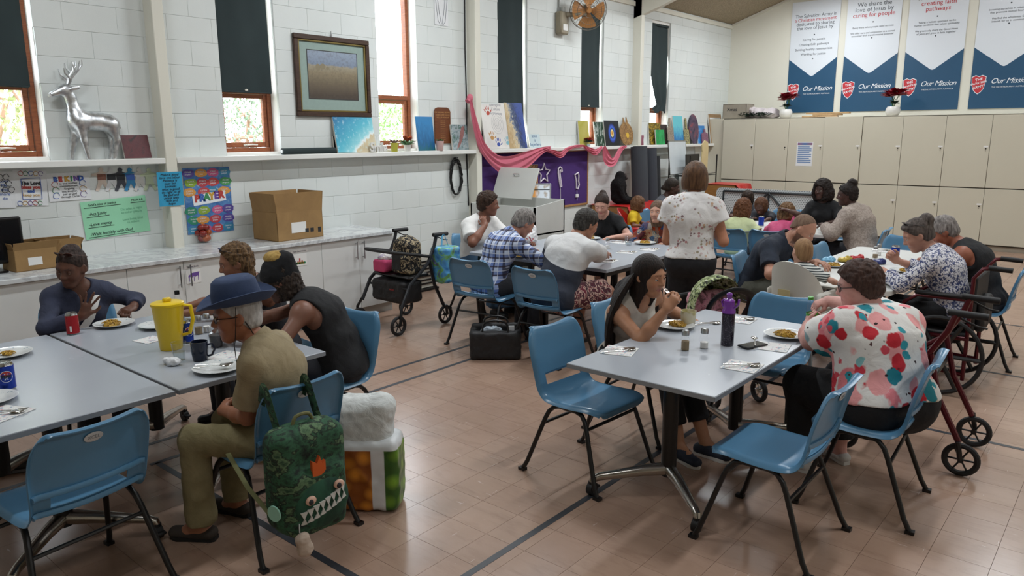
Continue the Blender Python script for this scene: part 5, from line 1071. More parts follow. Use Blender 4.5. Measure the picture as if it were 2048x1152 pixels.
J21 = person('dark-haired child half hidden behind the pale yellow shirt', -4.33, 10.38, -78, s=.68, hs=1.0, h=.0105, skin='4A3024', lean=16, slump=14, head=(0, 14, 0), seat=.45, ankz=.2, R=dict(wrist=(-4.4, 9.95, .74)), L=dict(wrist=(-4.15, 9.95, .74)), shirt=dict(m=K_GREY, sleeve=.8), pants=dict(m=K_DGREY), hair=dict(style='bob', name='dark_child_hair', a='17110E', b='3C2C22', vol=.016, low=-.10, curl=.006))
J22 = person('brown-haired child bending low between the two curly-haired children', -3.98, 10.05, -80, s=.62, hs=1.0, h=.0105, skin='4E3428', lean=20, slump=16, head=(-10, 16, 0), seat=.45, ankz=.2, R=dict(wrist=(-4.0, 9.7, .74)), L=dict(wrist=(-3.8, 9.65, .74)), shirt=dict(m=K_DGREY, sleeve=.8), pants=dict(m=K_DGREY), hair=dict(style='bob', name='mid_brown_curls', a='3A2418', b='6E4A34', vol=.016, low=-.09, curl=.009, mcurl=2))
J23 = person('woman in a grey top with a low bun, facing the lockers', -5.2, 9.32, 12, s=.94, h=.0105, fem=True, skin='3C2820', lips='4A2E28', lean=10, slump=12, head=(22, 12, 0), seat=.43, R=dict(wrist=(-4.85, 9.2, .74)), L=dict(wrist=(-4.85, 9.5, .74)), shirt=dict(m=K_GREY, sleeve=.8), pants=dict(m=K_DGREY), hair=dict(name='dark_low_bun', a='14100E', b='34291F', vol=.010, low=-.06, blobs=[((-.11, 0, -.03), .045)]))
J24 = person('toddler in a yellow shirt in the red high chair', -5.27, 8.78, 20, s=.50, hs=1.0, h=.0095, skin='7A5240', lean=4, slump=4, head=(12, 8, 0), seat=.52, ankz=.36, R=dict(wrist=(-5.08, 8.72, .66)), L=dict(wrist=(-5.1, 8.92, .66)), shirt=dict(m=K_YEL, sleeve=.7), pants=dict(m=K_GREY), hair=dict(style='bob', name='toddler_brown_curls', a='4A2E1E', b='7E5A3E', vol=.018, low=-.10, curl=.009, cf=40, mcurl=2))
# ================================================================== THINGS ON THE LEDGE AND THE WALL
def pm(name, fn, rough=.55, bump=.0, bs=40):
    if name in MATS: return MATS[name]
    n = NT(name); n.color(fn(n)); n.set(rough)
    if bump: n.bump(n.noise(bs, 5), bump, .004)
    return reg(name, n)
M_CANV = mat('canvas_edge', 'D5D2CA', .8, var=.05); M_PAPER = mat('white_paper', 'E2E4E6', .7, var=.02, vscale=3); M_INKB = mat('black_ink', '22242A', .6, var=0); M_CARD = m_cloth('brown_cardboard', '8F7048', 'A38152', .85, .1, 3); M_TERRA = mat('white_ceramic', 'D9D7D2', .25, var=.02)
def YZ(px, py, X): p = atx(px, py, X); return p[1], p[2]
def canvas(label, px0, px1, pt, pb, m, X=XW+.075, tilt=9, th=.02, roll=0, name='canvas_painting', rest=True, edge=None, parts=None):
    y0, zb = YZ(px0, pb, X); y1, _ = YZ(px1, pb, X); _, zt = YZ((px0+px1)/2, pt, X); _, zb = YZ((px0+px1)/2, pb, X); hgt = zt-zb; w = y1-y0; z = LZ if rest else zb
    t = thing(name, label, 'painting', (X, (y0+y1)/2, z+.002)); t.rotation_euler = (RAD(roll), RAD(-tilt), 0)
    m_ = MB(); m_.box((-th, -w/2, 0), (0, w/2, hgt), .002); obj('canvas', m_, edge or M_CANV, t); m_ = MB(); m_.box((0.0002, -w/2+.001, .001), (.0012, w/2-.001, hgt-.001)); obj('painted_face', m_, m, t, smooth=False)
    return t, w, hgt
def f_beach(n):
    x, y, z = n.xyz(); d = n.math('ADD', n.math('MULTIPLY', y, -.75), z); w = n.math('ADD', d, n.math('MULTIPLY', n.noise(9, 5, None, .6), .16)); c = n.ramp(n.step(w, .02, .62), [(0, 'CDBFA0'), (.14, 'C8B894'), (.17, 'E6F0F0'), (.24, '8CCFD8'), (.45, '4FB2C8'), (.8, '2E8FB4'), (1, '1F6F9C')]); return n.mix(n.math('MULTIPLY', n.step(n.noise(26, 5), .55, .7), .45), c, 'C9E8EE')
def f_sea(a, b, c_): return lambda n: n.ramp(n.math('ADD', n.math('MULTIPLY', n.xyz()[2], 1.6), n.math('MULTIPLY', n.noise(14, 5, n.co('Object', (1, 3, .6)), .6, 1), .8)), [(.25, c_), (.55, b), (.9, a)])
def f_noise(stops, sc=14, st=(1, 1, 1), dist=1.0): return lambda n: n.ramp(n.noise(sc, 5, n.co('Object', st), .6, dist), stops)
def f_target(cy, cz):
    def f(n):
        x, y, z = n.xyz(); r = n.math('SQRT', n.math('ADD', n.math('POWER', n.math('SUBTRACT', y, cy), 2.0), n.math('POWER', n.math('MULTIPLY', n.math('SUBTRACT', z, cz), .75), 2.0))); r = n.math('ADD', r, n.math('MULTIPLY', n.noise(40, 2), .01)); return n.ramp(n.math('MULTIPLY', r, 6.5), [(0, 'B02A22'), (.16, 'D9A02A'), (.30, 'E6DFB0'), (.36, '15151A'), (.52, '3E6BD0'), (.66, '2B3E9A'), (.80, '14161C')], 'LINEAR')
    return f
def f_hands(n):
    x, y, z = n.xyz(); return n.mix(n.step(n.noise(3, 3), .4, .6), 'E1DEDA', 'CFCBC8')
def f_sand(n): 
    x, y, z = n.xyz(); w = n.math('ADD', n.math('MULTIPLY', y, 2.0), n.math('MULTIPLY', n.noise(22, 6, n.co('Object', (1, 1, .5)), .7, 1.2), .9)); t = n.math('ADD', w, n.math('MULTIPLY', z, .5)); return n.ramp(t, [(.25, 'B79C72'), (.45, 'D2C2A0'), (.55, '6B7A92'), (.68, '27365E'), (.85, '38519A')])
# reindeer figure
t = thing('reindeer_figurine', 'shiny silver reindeer figurine standing on the ledge', 'figurine', (XW+.075, YZ(192, 317, XW+.075)[0], LZ)); sc_ = .72/.74
M_SILV = NT('beaten_silver'); M_SILV.color(M_SILV.mix(M_SILV.step(M_SILV.noise(30, 4), .4, .6), 'C4C8CC', 'E4E6E8')).set(.36, 1.0); M_SILV.bump(M_SILV.math('ADD', M_SILV.voro(26), M_SILV.noise(50, 3)), .35, .004); M_SILV = reg('beaten_silver', M_SILV)
pr = [RC((0, .12, .30), (0, -.10, .315), .072, .078, .05), RC((0, -.11, .33), (0, -.145, .50), .062, .040, .05), RC((0, -.145, .50), (0, -.165, .545), .040, .042, .03), RC((0, -.17, .555), (0, -.275, .51), .042, .022, .03), EL((.05, -.115, .565), (.012, .042, .02), rotx(.3), .01), EL((-.045, -.115, .565), (.012, .042, .02), rotx(.3), .01), RC((0, .19, .31), (0, .215, .26), .025, .012, .02)]
for sx in (-1, 1):
    pr += [RC((sx*.035, .14, .28), (sx*.04, .165, .16), .055, .028, .04), RC((sx*.04, .165, .16), (sx*.04, .13, .01), .027, .018, .02), RC((sx*.035, -.10, .29), (sx*.04, -.09 - .05*(sx < 0), .15), .045, .026, .04), RC((sx*.04, -.09 - .05*(sx < 0), .15), (sx*.04, -.07-.10*(sx < 0), .01), .025, .018, .02)]
D, lo, hh = field(pr, .007); P, Q = nets(D, lo, hh, 1); link('body', np_mesh('body', P, Q, M_SILV), None, t)
for sx in (-1, 1):
    m = MB(); b = np.array([sx*.022, -.15, .585]); m.tube([b, b+[sx*.02, .02, .06], b+[sx*.035, .07, .12], b+[sx*.04, .085, .19]], [.010, .009, .008, .004], 8); m.tube([b+[sx*.015, .01, .05], b+[sx*.03, -.03, .09], b+[sx*.035, -.035, .13]], [.008, .007, .003], 6); m.tube([b+[sx*.03, .055, .1], b+[sx*.05, .03, .14], b+[sx*.05, .025, .18]], [.008, .006, .003], 6); m.tube([b+[sx*.036, .075, .13], b+[sx*.04, .10, .16], b+[sx*.045, .10, .20]], [.007, .005, .003], 6); obj('antler', m, M_SILV, t)
m = MB(); m.ell((0, -.285, .505), (.018, .016, .018), 10, 7); obj('muzzle', m, mat('white_frost', 'E8E8EA', .5), t)
canvas('small dark red painted square beside the reindeer', 250, 304, 266, 314, pm('dark_red_paint', f_noise([(.3, '1E1216'), (.45, '5A1E24'), (.65, '4A1A22'), (.8, 'A08A86')], 8), .4, .3), tilt=14)
m = MB(); y0, _ = YZ(563, 300, XW+.07); y1, _ = YZ(668, 300, XW+.07); m.cyl((XW+.08, y0, LZ+.032), (XW+.08, y1, LZ+.032), .031, n=20); o = tag(obj('rolled_blind', m, M_BLIND), 'rolled up dark green blind lying on the ledge', 'blind'); m = MB(); m.cyl((XW+.08, y0-.008, LZ+.032), (XW+.08, y0, LZ+.032), .018, n=14); obj('core', m, M_PAPER, o)
canvas('dark canvas peeping out behind the beach painting', 669, 686, 270, 304, mat('black_paint', '1A1A1E', .6), XW+.04, 4)
canvas('turquoise beach painting with a sandy shore', 676, 754, 229, 303, pm('beach_paint', f_beach, .4), XW+.11, 12, roll=-1)
t = letters('smile_word', 'Smile', .135, mat('white_wood', 'DEDDD8', .5), None, (XW+.138, YZ(757, 292, XW+.138)[0], LZ+.052), (0, 1, 0), (0, 0, 1), thick=.008, space=.82, bold=.004); tag(t, 'white cut-out word ornament in front of the beach painting', 'ornament')
def leaf_plant(mb, c, n, L, spread, rnd, up=.5, wide=.3):
    for k in range(n):
        a = rnd.uniform(0, 6.28); d = np.array([math.cos(a)*spread, math.sin(a)*spread, up+rnd.uniform(-.2, .4)]); d = unit(d); s_ = unit(np.cross(d, [0, 0, 1.])+[1e-3, 0, 0]); l = L*rnd.uniform(.6, 1.1); p = np.asarray(c)+d*.004; q = np.cross(s_, d)
        mb.add([p, p+d*l*.5+s_*l*wide*.5+q*.004, p+d*l-np.array([0, 0, l*.15]), p+d*l*.5-s_*l*wide*.5+q*.004, p+d*l*.5-q*.006], [(0, 1, 4), (1, 2, 4), (2, 3, 4), (3, 0, 4)])
def pot(name, label, px, pb, r, h, mp, X=XW+.1, prof=None, plants=(), z=LZ, y=None, cat='plant'):
    yy = YZ(px, pb, X)[0] if y is None else y; t = thing(name, label, cat, (X, yy, z)); m = MB(); m.lathe(prof or [(r*.75, 0), (r*.8, .004), (r, h), (r*.9, h), (r*.85, h*.8), (0, h*.8)], 20); obj('pot', m, mp, t); rnd = random.Random(int(px))
    for (nm, mm, n, L, sp, up, wd, dz) in plants:
        m = MB(); leaf_plant(m, (0, 0, h*.8+dz), n, L, sp, rnd, up, wd); obj(nm, m, mm, t, smooth=False)
    return t
ML_G = mat('green_leaf', '3F7A3A', .5, var=.2); ML_D = mat('dark_green_leaf', '20382A', .5, var=.2); ML_R = mat('red_petal', 'B8322E', .5, var=.2); ML_O = mat('orange_petal', 'D9742E', .5, var=.2); ML_C = mat('crimson_bract', '9A1830', .5, var=.25); ML_B = mat('brown_leaf', '5A3A34', .5, var=.2)
pot('potted_plant', 'small brown-leaved plant in a yellow green pot', 789, 301, .045, .10, mat('lime_pot', 'B5B040', .5), plants=[('leaves', ML_B, 14, .10, .7, .7, .3, 0)])
pot('potted_plant', 'white pot of red and orange flowers on the ledge', 815, 302, .045, .075, M_TERRA, plants=[('leaves', ML_G, 36, .13, .8, .5, .35, 0), ('petals', ML_R, 30, .10, .8, .8, .3, .05), ('blossoms', ML_O, 22, .09, .8, .8, .3, .06)])
canvas('blue green underwater canvas beside the wooden plaque', 837, 871, 231, 300, pm('underwater_paint', f_sea('2E7FB8', '1F5E8E', '1E6A50'), .4), tilt=7)
y0, z0 = YZ(871, 287, XW+.02); y1, _ = YZ(902, 287, XW+.02); z1 = YZ(887, 215, XW+.02)[1]; w = y1-y0
t = thing('wooden_plaque', 'brown wooden plaque with carved lettering on the block wall', 'plaque', (XW+.002, (y0+y1)/2, z0)); hg = z1-z0; poly = [(-w/2, 0), (w/2, 0), (w/2, hg-.05), (w/2-.02, hg-.015), (w/2-.06, hg), (-w/2+.06, hg), (-w/2+.02, hg-.015), (-w/2, hg-.05)]
m = MB(); m.prism(poly, 0, .018, 0); obj('board', m, m_wood('brown_plaque_wood', '5E3018', '77421F', 3), t, smooth=False)
for k in range(14): letters('lettering', ('THE PERSONAL GROWTH', 'LADIES HOME LEAGUE', 'ROLL OF HONOUR')[k] if k < 3 else 'mmm nnn mm', .024 if k < 3 else .014, mat('gilt_ink', 'B98E5A', .4, var=0), t, (.0185, 0, hg-.06-.03*min(k, 3)-.026*max(0, k-3)), (0, 1, 0), (0, 0, 1))
pot('potted_plant', 'pink ribbed pot with a small green succulent', 880, 301, .05, .115, mat('pink_ribbed_pot', 'C8A8A4', .6), X=XW+.12, plants=[('leaves', ML_G, 30, .075, .9, .7, .4, 0)])
t, w, hg = canvas('mosaic canvas of a pink parrot on a branch', 906, 938, 249, 300, pm('parrot_back', f_noise([(.35, '2E5A44'), (.5, '8A9AA0'), (.62, 'A8B0B4'), (.75, '3A6A4A')], 18), .5), tilt=7)
m = MB(); m.prism([(-.03, .06), (.0, .10), (.03, .2), (.06, .27), (.1, .30), (.12, .27), (.1, .2), (.06, .12), (.01, .05), (-.05, .0)], .0014, .0022, 0, (0, -.02, .0)); obj('painted_bird', m, mat('bird_pink', '9A6A66', .6, var=.2, vscale=30), t, smooth=False)
canvas('dark painting half hidden behind the pink drape', 957, 985, 232, 300, mat('dark_plum_paint', '2A2028', .5, var=.2), XW+.05, 4)
t, w, hg = canvas('white canvas with coloured handprints and faint circles', 972, 1026, 204, 298, pm('off_white_paint', f_hands, .35), XW+.10, 10)
def handprint(t, y, z, s_, m, ang=0):
    mb = MB(); R = lambda p, q: (y+(p*math.cos(ang)-q*math.sin(ang))*s_, z+(p*math.sin(ang)+q*math.cos(ang))*s_)
    def patch(cp, cq, rp, rq, a): mb.prism([R(cp+rp*math.cos(u)*math.cos(a)-rq*math.sin(u)*math.sin(a), cq+rp*math.cos(u)*math.sin(a)+rq*math.sin(u)*math.cos(a)) for u in np.linspace(0, 6.28, 11)[:-1]], .0014, .002, 0)
    patch(0, -.2, .42, .34, 0)
    for k, (p, q, a) in enumerate(((-.55, .35, .35), (-.2, .6, .12), (.15, .62, -.08), (.48, .45, -.3), (.75, -.1, -.9))): patch(p, q, .1, .3, a)
    obj('handprint', mb, m, t, smooth=False)
handprint(t, -w*.26, hg*.80, .085, mat('red_print', 'B8452E', .6), .3); handprint(t, -w*.22, hg*.27, .085, mat('ochre_print', 'BA8A4E', .6)); handprint(t, -.01, hg*.09+.02, .08, mat('blue_print', '2F4AA0', .6)); handprint(t, w*.33, hg*.12+.02, .08, mat('teal_print', '7FB6C4', .6))
for k in range(4):
    m = MB(); rr = .03+.028*k; m.tube([(.002, .02+rr*math.cos(u), hg*.55+rr*1.2*math.sin(u)) for u in np.linspace(0, 6.28, 25)[:-1]], .0012, 4, closed=True); obj('circle_line', m, mat('pencil_line', '9A9CA4', .7), t)
letters('lettering', 'Aboriginal\nCulture\nArt Group', .055, mat('pencil_line'), t, (.002, .02, hg*.86), (0, 1, 0), (0, 0, 1))
canvas('blue and sand textured canvas beside the handprints', 1020, 1055, 204, 297, pm('blue_sand_paint', f_sand, .35, .5), XW+.105, 10)
t, w, hg = canvas('small pale blue sign lettered in blue', 1061, 1083, 267, 295, mat('pale_blue_board', 'C6D8DC', .5), tilt=12, name='small_sign'); letters('lettering', 'Jesus\nis\nSuperhero', .06, mat('blue_ink', '2E5A8C', .6, var=0), t, (.002, 0, hg*.55), (0, 1, 0), (0, 0, 1)); t['category'] = 'sign'
canvas('plain yellow green canvas standing in the window', 1160, 1180, 239, 291, pm('lime_orange_paint', f_noise([(.3, 'A8A23A'), (.6, 'B8B060'), (.8, 'C79A5A')], 4), .5), tilt=7)
pot('flower_posy', 'small posy of red and orange flowers on the ledge', 1177, 290, .03, .04, mat('clear_dish', 'A8C0C6', .2), X=XW+.11, plants=[('petals', ML_R, 40, .10, .9, .6, .5, .05), ('blossoms', ML_O, 26, .09, .9, .7, .5, .06), ('leaves', ML_D, 20, .11, .9, .5, .4, .03)], cat='flowers')
canvas('green canvas with white swirls', 1192, 1217, 241, 290, pm('green_swirl_paint', f_noise([(.4, '1E3A2A'), (.52, '2E4A38'), (.57, 'C4CCC6'), (.63, '24402F')], 7, (1, 1, .5), 2), .4), tilt=8)
t, w, hg = canvas('black canvas with a blue and orange target', 1212, 1241, 239, 290, mat('black_paint'), XW+.1, 8); t.children[1].data.materials[0] = pm('target_paint', f_target(0, hg*.5), .4)
y0, _ = YZ(1254, 290, XW+.09); t = thing('painted_gourd', 'round wooden painted board shaped like a gourd', 'ornament', (XW+.11, y0, LZ)); t.rotation_euler = (0, RAD(-9), 0)
ring = [(.20*math.cos(u), .19+.19*math.sin(u)) for u in np.linspace(-1.2, 4.34, 24)]; poly = ring[:]; poly += [(-.06, .42), (-.05, .46), (.04, .47), (.06, .42)]; poly.sort(key=lambda p: math.atan2(p[1]-.22, p[0])); m = MB(); m.prism(poly, -.015, 0, 0); obj('board', m, pm('gourd_paint', f_noise([(.42, '9A7444'), (.5, '5E3E20'), (.54, 'A9844E'), (.7, '8A6236')], 9, (1, 1, 1), 2.5), .5), t, smooth=False); m = MB(); m.cyl((.0005, .02, .17), (.0015, .02, .17), .045, n=18); obj('sun_spot', m, mat('yellow_spot', 'D9B03A', .5), t)
canvas('tiny landscape canvas behind the painted gourd', 1266, 1273, 266, 290, pm('tiny_paint', f_sea('6AA0C0', '4A7A6A', '3A5A48'), .5), XW+.05, 5)
y0, _ = YZ(1283, 288, XW+.1); t = thing('pink_lantern', 'small dark pink lattice lantern on the ledge', 'lantern', (XW+.08, y0, LZ)); m = MB(); m.lathe([(.05, 0), (.055, .01), (.048, .08), (.055, .15), (.05, .165), (0, .165)], 14); obj('body', m, pm('pink_lattice', lambda n: n.mix(n.step(n.wave(30, None, 'DIAGONAL'), .4, .6), '7A3A4E', 'A86E7E')), t)
canvas('yellow and black blossom canvas in the farthest window', 1299, 1322, 243, 287, pm('yellow_blossom_paint', f_noise([(.35, '1E1C16'), (.5, '6A5A1E'), (.6, 'C2A22E'), (.75, '2A261C')], 30), .5), XW+.05, 5)
canvas('dark brown canvas in the farthest window', 1318, 1335, 244, 284, pm('dark_brown_paint', f_noise([(.3, '241E1C'), (.6, '3A302C'), (.8, '5A4A42')], 12), .5), XW+.035, 4)
canvas('small bright green framed canvas', 1313, 1330, 258, 288, pm('bright_green_paint', f_noise([(.4, '1E8A4A'), (.6, '2EB060'), (.75, '9AD8A8')], 5), .5), XW+.11, 7)
def paddle(label, px0, px1, pt, pb, m_, handle=.1, X=XW+.08):
    y0, _ = YZ(px0, pb, X); y1, _ = YZ(px1, pb, X); zt = YZ((px0+px1)/2, pt, X)[1]; w = y1-y0; hg = zt-LZ; t = thing('painted_paddle', label, 'ornament', (X, (y0+y1)/2, LZ+.001)); t.rotation_euler = (0, RAD(-7), 0)
    m = MB(); hb = hg-handle; m.prism([(-w/2, 0), (w/2, 0), (w/2, hb*.92), (w*.3, hb), (w*.14, hb+.01), (w*.12, hg), (-w*.12, hg), (-w*.14, hb+.01), (-w*.3, hb), (-w/2, hb*.92)], -.014, 0, 0); obj('board', m, m_, t, smooth=False)
paddle('narrow speckled grey paddle with a handle', 1337, 1349, 235, 289, pm('speckle_grey', f_noise([(.45, '7A6A5A'), (.55, 'B9AE9E'), (.62, '4A463E')], 60), .5), .16)
canvas('tall blue wave canvas near the clipboard', 1349, 1368, 231, 288, pm('wave_paint', f_sea('6AC4D0', '2E7AB8', '1E3A7A'), .4), tilt=7)
paddle('narrow yellow flecked paddle with a handle', 1370, 1380, 236, 288, pm('speckle_yellow', f_noise([(.45, '4A4A3A'), (.55, 'C2B88A'), (.65, 'A89A4A')], 60), .5), .2)
y0, _ = YZ(1389, 288, XW+.08); t = thing('oval_painting', 'oval dark plaque with a red patch', 'painting', (XW+.09, y0, LZ+.001)); t.rotation_euler = (0, RAD(-7), 0); m = MB(); m.prism([(.19*math.cos(u), .275+.275*math.sin(u)) for u in np.linspace(0, 6.28, 29)[:-1]], -.014, 0, 0); obj('board', m, pm('oval_paint', f_noise([(.35, '2E2E44'), (.5, '5A4A5E'), (.6, '8A4A52'), (.75, '3A3A5A')], 6), .5), t, smooth=False)
canvas('small sky blue canvas with a white cloud', 1396, 1410, 252, 288, pm('sky_blue_paint', f_noise([(.45, '3A82C4'), (.58, '5A9AD4'), (.66, 'C8D8E0')], 8), .5), XW+.06, 5)
paddle('short mauve patterned paddle', 1405, 1417, 258, 288, pm('mauve_pattern', f_noise([(.4, '6A4A6A'), (.55, '9A6A7A'), (.7, '4A6A8A')], 50), .5), .07, XW+.1)
canvas('black board half hidden by the clipboard', 1417, 1428, 246, 287, mat('black_paint'), XW+.05, 6)
t, w, hg = canvas('brown clipboard holding a sheet of paper', 1422, 1447, 228, 287, m_wood('hardboard', '8A6A48', 'A08058', 2), XW+.1, 9, name='clipboard'); t['category'] = 'clipboard'; m = MB(); m.box((.0014, -w*.42, .06), (.0022, w*.42, hg*.88)); obj('paper', m, M_PAPER, t, smooth=False); m = MB(); m.box((.001, -.05, .0), (.012, .05, .03), .004); obj('clip', m, M_BLACK, t)
# large framed picture: plain sky over fields
y0, z0 = YZ(594, 234, XW+.02); y1, z1 = YZ(735, 82, XW+.02); w, hg = .96, .815; t = thing('framed_picture', 'large framed landscape print with a wide pale green mount', 'picture', (XW+.002, 5.105, 2.045))
m = MB(); f = .05
for a, b in (((-w/2, 0), (w/2, f)), ((-w/2, hg-f), (w/2, hg)), ((-w/2, f), (-w/2+f, hg-f)), ((w/2-f, f), (w/2, hg-f))): m.box((0, a[0], a[1]), (.035, b[0], b[1]), .006)
obj('frame', m, m_wood('dark_picture_frame', '2E1E16', '4A3224', 5), t); m = MB(); f2 = f+.018
for a, b in (((-w/2+f, f), (w/2-f, f2)), ((-w/2+f, hg-f2), (w/2-f, hg-f)), ((-w/2+f, f2), (-w/2+f2, hg-f2)), ((w/2-f2, f2), (w/2-f, hg-f2))): m.box((0, a[0], a[1]), (.026, b[0], b[1]), .004)
obj('gilt_liner', m, mat('gilt', '8A7A4A', .35, .6), t); m = MB(); m.box((0, -w/2+f2, f2), (.008, w/2-f2, hg-f2)); obj('mount', m, mat('pale_green_mount', '8FA39C', .7, var=.05, vscale=30), t, smooth=False)
def f_land(n):
    x, y, z = n.xyz(); nz = n.noise(14, 5); zz = n.math('ADD', z, n.math('MULTIPLY', nz, .05)); return n.mix(n.math('MULTIPLY', n.step(n.noise(40, 4), .45, .7), .35), n.ramp(n.math('DIVIDE', zz, .815), [(.30, '4A4038'), (.45, '6E6250'), (.58, '8A7E66'), (.66, '9C9480'), (.68, '7E8CA0'), (.86, '93A0B2')]), '5A5248')
m = MB(); m.box((.008, -.315, .185), (.010, .315, .665)); pf = obj('print', m, pm('landscape_print', f_land, .4), t, smooth=False); m = MB()
for a, b in (((-.322, .178), (.322, .186)), ((-.322, .664), (.322, .672)), ((-.322, .186), (-.314, .664)), ((.314, .186), (.322, .664))): m.box((.008, a[0], a[1]), (.011, b[0], b[1]))
obj('inner_line', m, mat('dark_line', '3A3A3A', .6), t, smooth=False); m = MB()
for k, (y, z, ry, rz) in enumerate(((-.19, .50, .03, .035), (-.13, .51, .035, .03), (-.07, .495, .02, .018))): m.prism([(y+ry*math.cos(u), z+rz*math.sin(u)) for u in np.linspace(0, 6.28, 13)[:-1]], .0101, .0106, 0)
obj('distant_haystack', m, mat('hay_brown', '8A8068', .7), pf, smooth=False); m = MB(); m.box((.0, -.01, hg), (.012, .01, hg+.03), .003); m.cyl((.006, 0, hg+.03), (.006, 0, hg+.06), .003, n=6); obj('hook', m, M_STEEL, t)
# paper sheet with an outlined letter
def sheet(label, px0, px1, pt, pb, m_, X=XW+.004, rot=0, name='paper_sheet', cat='paper'):
    yc, zcn = YZ((px0+px1)/2, (pt+pb)/2, X); y0 = YZ(px0, (pt+pb)/2, X)[0]; y1 = YZ(px1, (pt+pb)/2, X)[0]; z0 = YZ((px0+px1)/2, pb, X)[1]; z1 = YZ((px0+px1)/2, pt, X)[1]; w, hg = y1-y0, z1-z0
    t = thing(name, label, cat, (X, yc, zcn)); t.rotation_euler = (RAD(rot), 0, 0); P = np.zeros((5, 7, 3)); rnd = random.Random(int(px0))
    for i in range(5):
        for k in range(7): P[i, k] = (.0015+rnd.uniform(0, .002)*(1 if i in (0, 4) or k in (0, 6) else .4), -w/2+w*k/6, -hg/2+hg*i/4)
    m = MB(); m.shell(P[:, ::-1], .0006); obj('sheet', m, m_, t, smooth=False); return t, w, hg
WS = [1.0]
def write(t, txt, size, m_, y, z, x=.0045, **k):
    size *= WS[0]; return letters('lettering', txt, size, m_, t, (x, y, z), (0, 1, 0), (0, 0, 1), **k)
t, w, hg = sheet('white sheet with an outlined capital letter', 869, 896, 0, 51, M_PAPER)
for sx in (-1, 1):
    m = MB(); m.tube([(.005, sx*.10, .17), (.005, sx*.065, .17), (.005, sx*.035, -.02), (.005, sx*.005, -.13), (.005, sx*.03, -.13), (.005, sx*.06, -.1)], .003, 4, closed=True); obj('outline', m, mat('grey_ink', '7A7E84', .6), t)
K_INKS = [mat('ink_blue', '3A62B0', .6, var=0), mat('ink_red', 'B8403A', .6, var=0), mat('ink_gold', 'C79A3A', .6, var=0), mat('ink_green', '3E8A5A', .6, var=0), mat('ink_purple', '6A4A9A', .6, var=0)]
def curl(t, y, z, r, m_, n=12, seed=0):
    rnd = random.Random(seed); m = MB(); m.tube([(.0045, y+r*math.cos(u)*rnd.uniform(.7, 1), z+r*math.sin(u)*rnd.uniform(.7, 1)) for u in np.linspace(0, 5.5, n)], .002, 4); obj('doodle', m, m_, t)
WS[0] = .6
t, w, hg = sheet('white colouring sheet cut off at the picture edge', -40, 30, 343, 417, M_PAPER, rot=-2); write(t, 'Love\nMe\nthis\nmore\ndo', .055, K_INKS[0], w*.2, 0)
for k in range(6): curl(t, w*(.1+.06*k), hg*.35-.05*(k % 3), .025, M_INKB, seed=k)
t, w, hg = sheet('white sheet with a blue bordered blessing', 28, 95, 341, 412, M_PAPER, rot=-3); write(t, 'The Lord', .06, M_INKB, 0, hg*.14, bold=.002); write(t, 'bless you', .06, K_INKS[1], 0, hg*.03, bold=.002); write(t, 'and', .055, K_INKS[0], 0, -hg*.08, bold=.002); write(t, 'keep you', .055, K_INKS[2], 0, -hg*.19)
m = MB(); m.tube([(.0045, -w*.28, hg*.26), (.0045, w*.30, hg*.30), (.0045, w*.32, -hg*.30), (.0045, -w*.26, -hg*.32)], .003, 4, closed=True); obj('border', m, K_INKS[0], t)
for k in range(10): curl(t, -w*.35+w*.075*k, (hg*.42 if k % 2 else -hg*.42), .02, K_INKS[k % 5], seed=k)
t, w, hg = sheet('white colouring sheet about being kind', 96, 180, 345, 401, M_PAPER, rot=1)
for k, ch in enumerate('BEKIND'): write(t, ch, .085, K_INKS[(0, 1, 2, 3, 4, 0)[k]], -.095+.036*k+(.012 if k > 1 else 0), hg*.27, bold=.004)
write(t, 'to one another,\ncompassionate,\nforgiving\none another,\njust as God\nthrough Christ', .038, M_INKB, 0, -hg*.12, line=.95)
for k in range(6): curl(t, (-1 if k % 2 else 1)*w*.33, hg*(.1-.2*(k//2)), .028, K_INKS[k % 5], seed=k+20)
# chain of cut-out paper people, each doll a piece
t = thing('paper_doll_chain', 'chain of coloured paper dolls pinned under the ledge', 'garland', (XW+.004, 0, 0))
DC = ['D8C7BA', 'D9DADC', '4A4C54', '3E8ABA', 'D6D3CE', 'CFD8B8']
for k in range(6):
    yc, zz = YZ(204+19*k, 360, XW+.004); m = MB(); a = .5; sil = [(-.02, .10), (-.03, .125), (0, .15), (.03, .125), (.02, .10), (.05, .085), (.11, .075), (.11, .045), (.05, .045), (.045, -.02), (.085, -.12), (.05, -.13), (0, -.04), (-.05, -.13), (-.085, -.12), (-.045, -.02), (-.05, .045), (-.11, .045), (-.11, .075), (-.05, .085)]
    m.prism([(yc+p*.72, zz+q*.72) for p, q in sil], 0, .0012+.0004*k, 0); d = obj('paper_doll', m, mat('doll_%d_paper' % k, DC[k], .8, var=.1, vscale=25), t, smooth=False)
    if k < 4: m = MB(); m.box((.0016+.0004*k, yc-.035, zz-.0), (.0022+.0004*k, yc+.035, zz+.05)); obj('drawn_shirt', m, [mat('doll_ink_a', '8A5A4A', .7, var=.2, vscale=60), M_INKB, M_INKB, K_INKS[0]][k], d, smooth=False)
WS[0] = .72
t, w, hg = sheet('bright blue sheet of handwriting on the steel column', 316, 366, 344, 412, mat('cyan_paper', '2E9AC4', .7, var=.05), X=XW+.156)
for k in range(11): write(t, ['Make it good', 'love one other', 'Patience is', 'seen but', 'kindness', 'what is good', 'do right to all', 'be glad and', 'peace with', 'faith and', 'hope'][k], .042, M_INKB, 0, hg*.42-hg*.085*k, shear=.2)
WS[0] = .42
t, w, hg = sheet('green handwritten poster about justice and mercy', 167, 298, 397, 471, mat('mint_paper', '9ADBB4', .7, var=.02), rot=3)
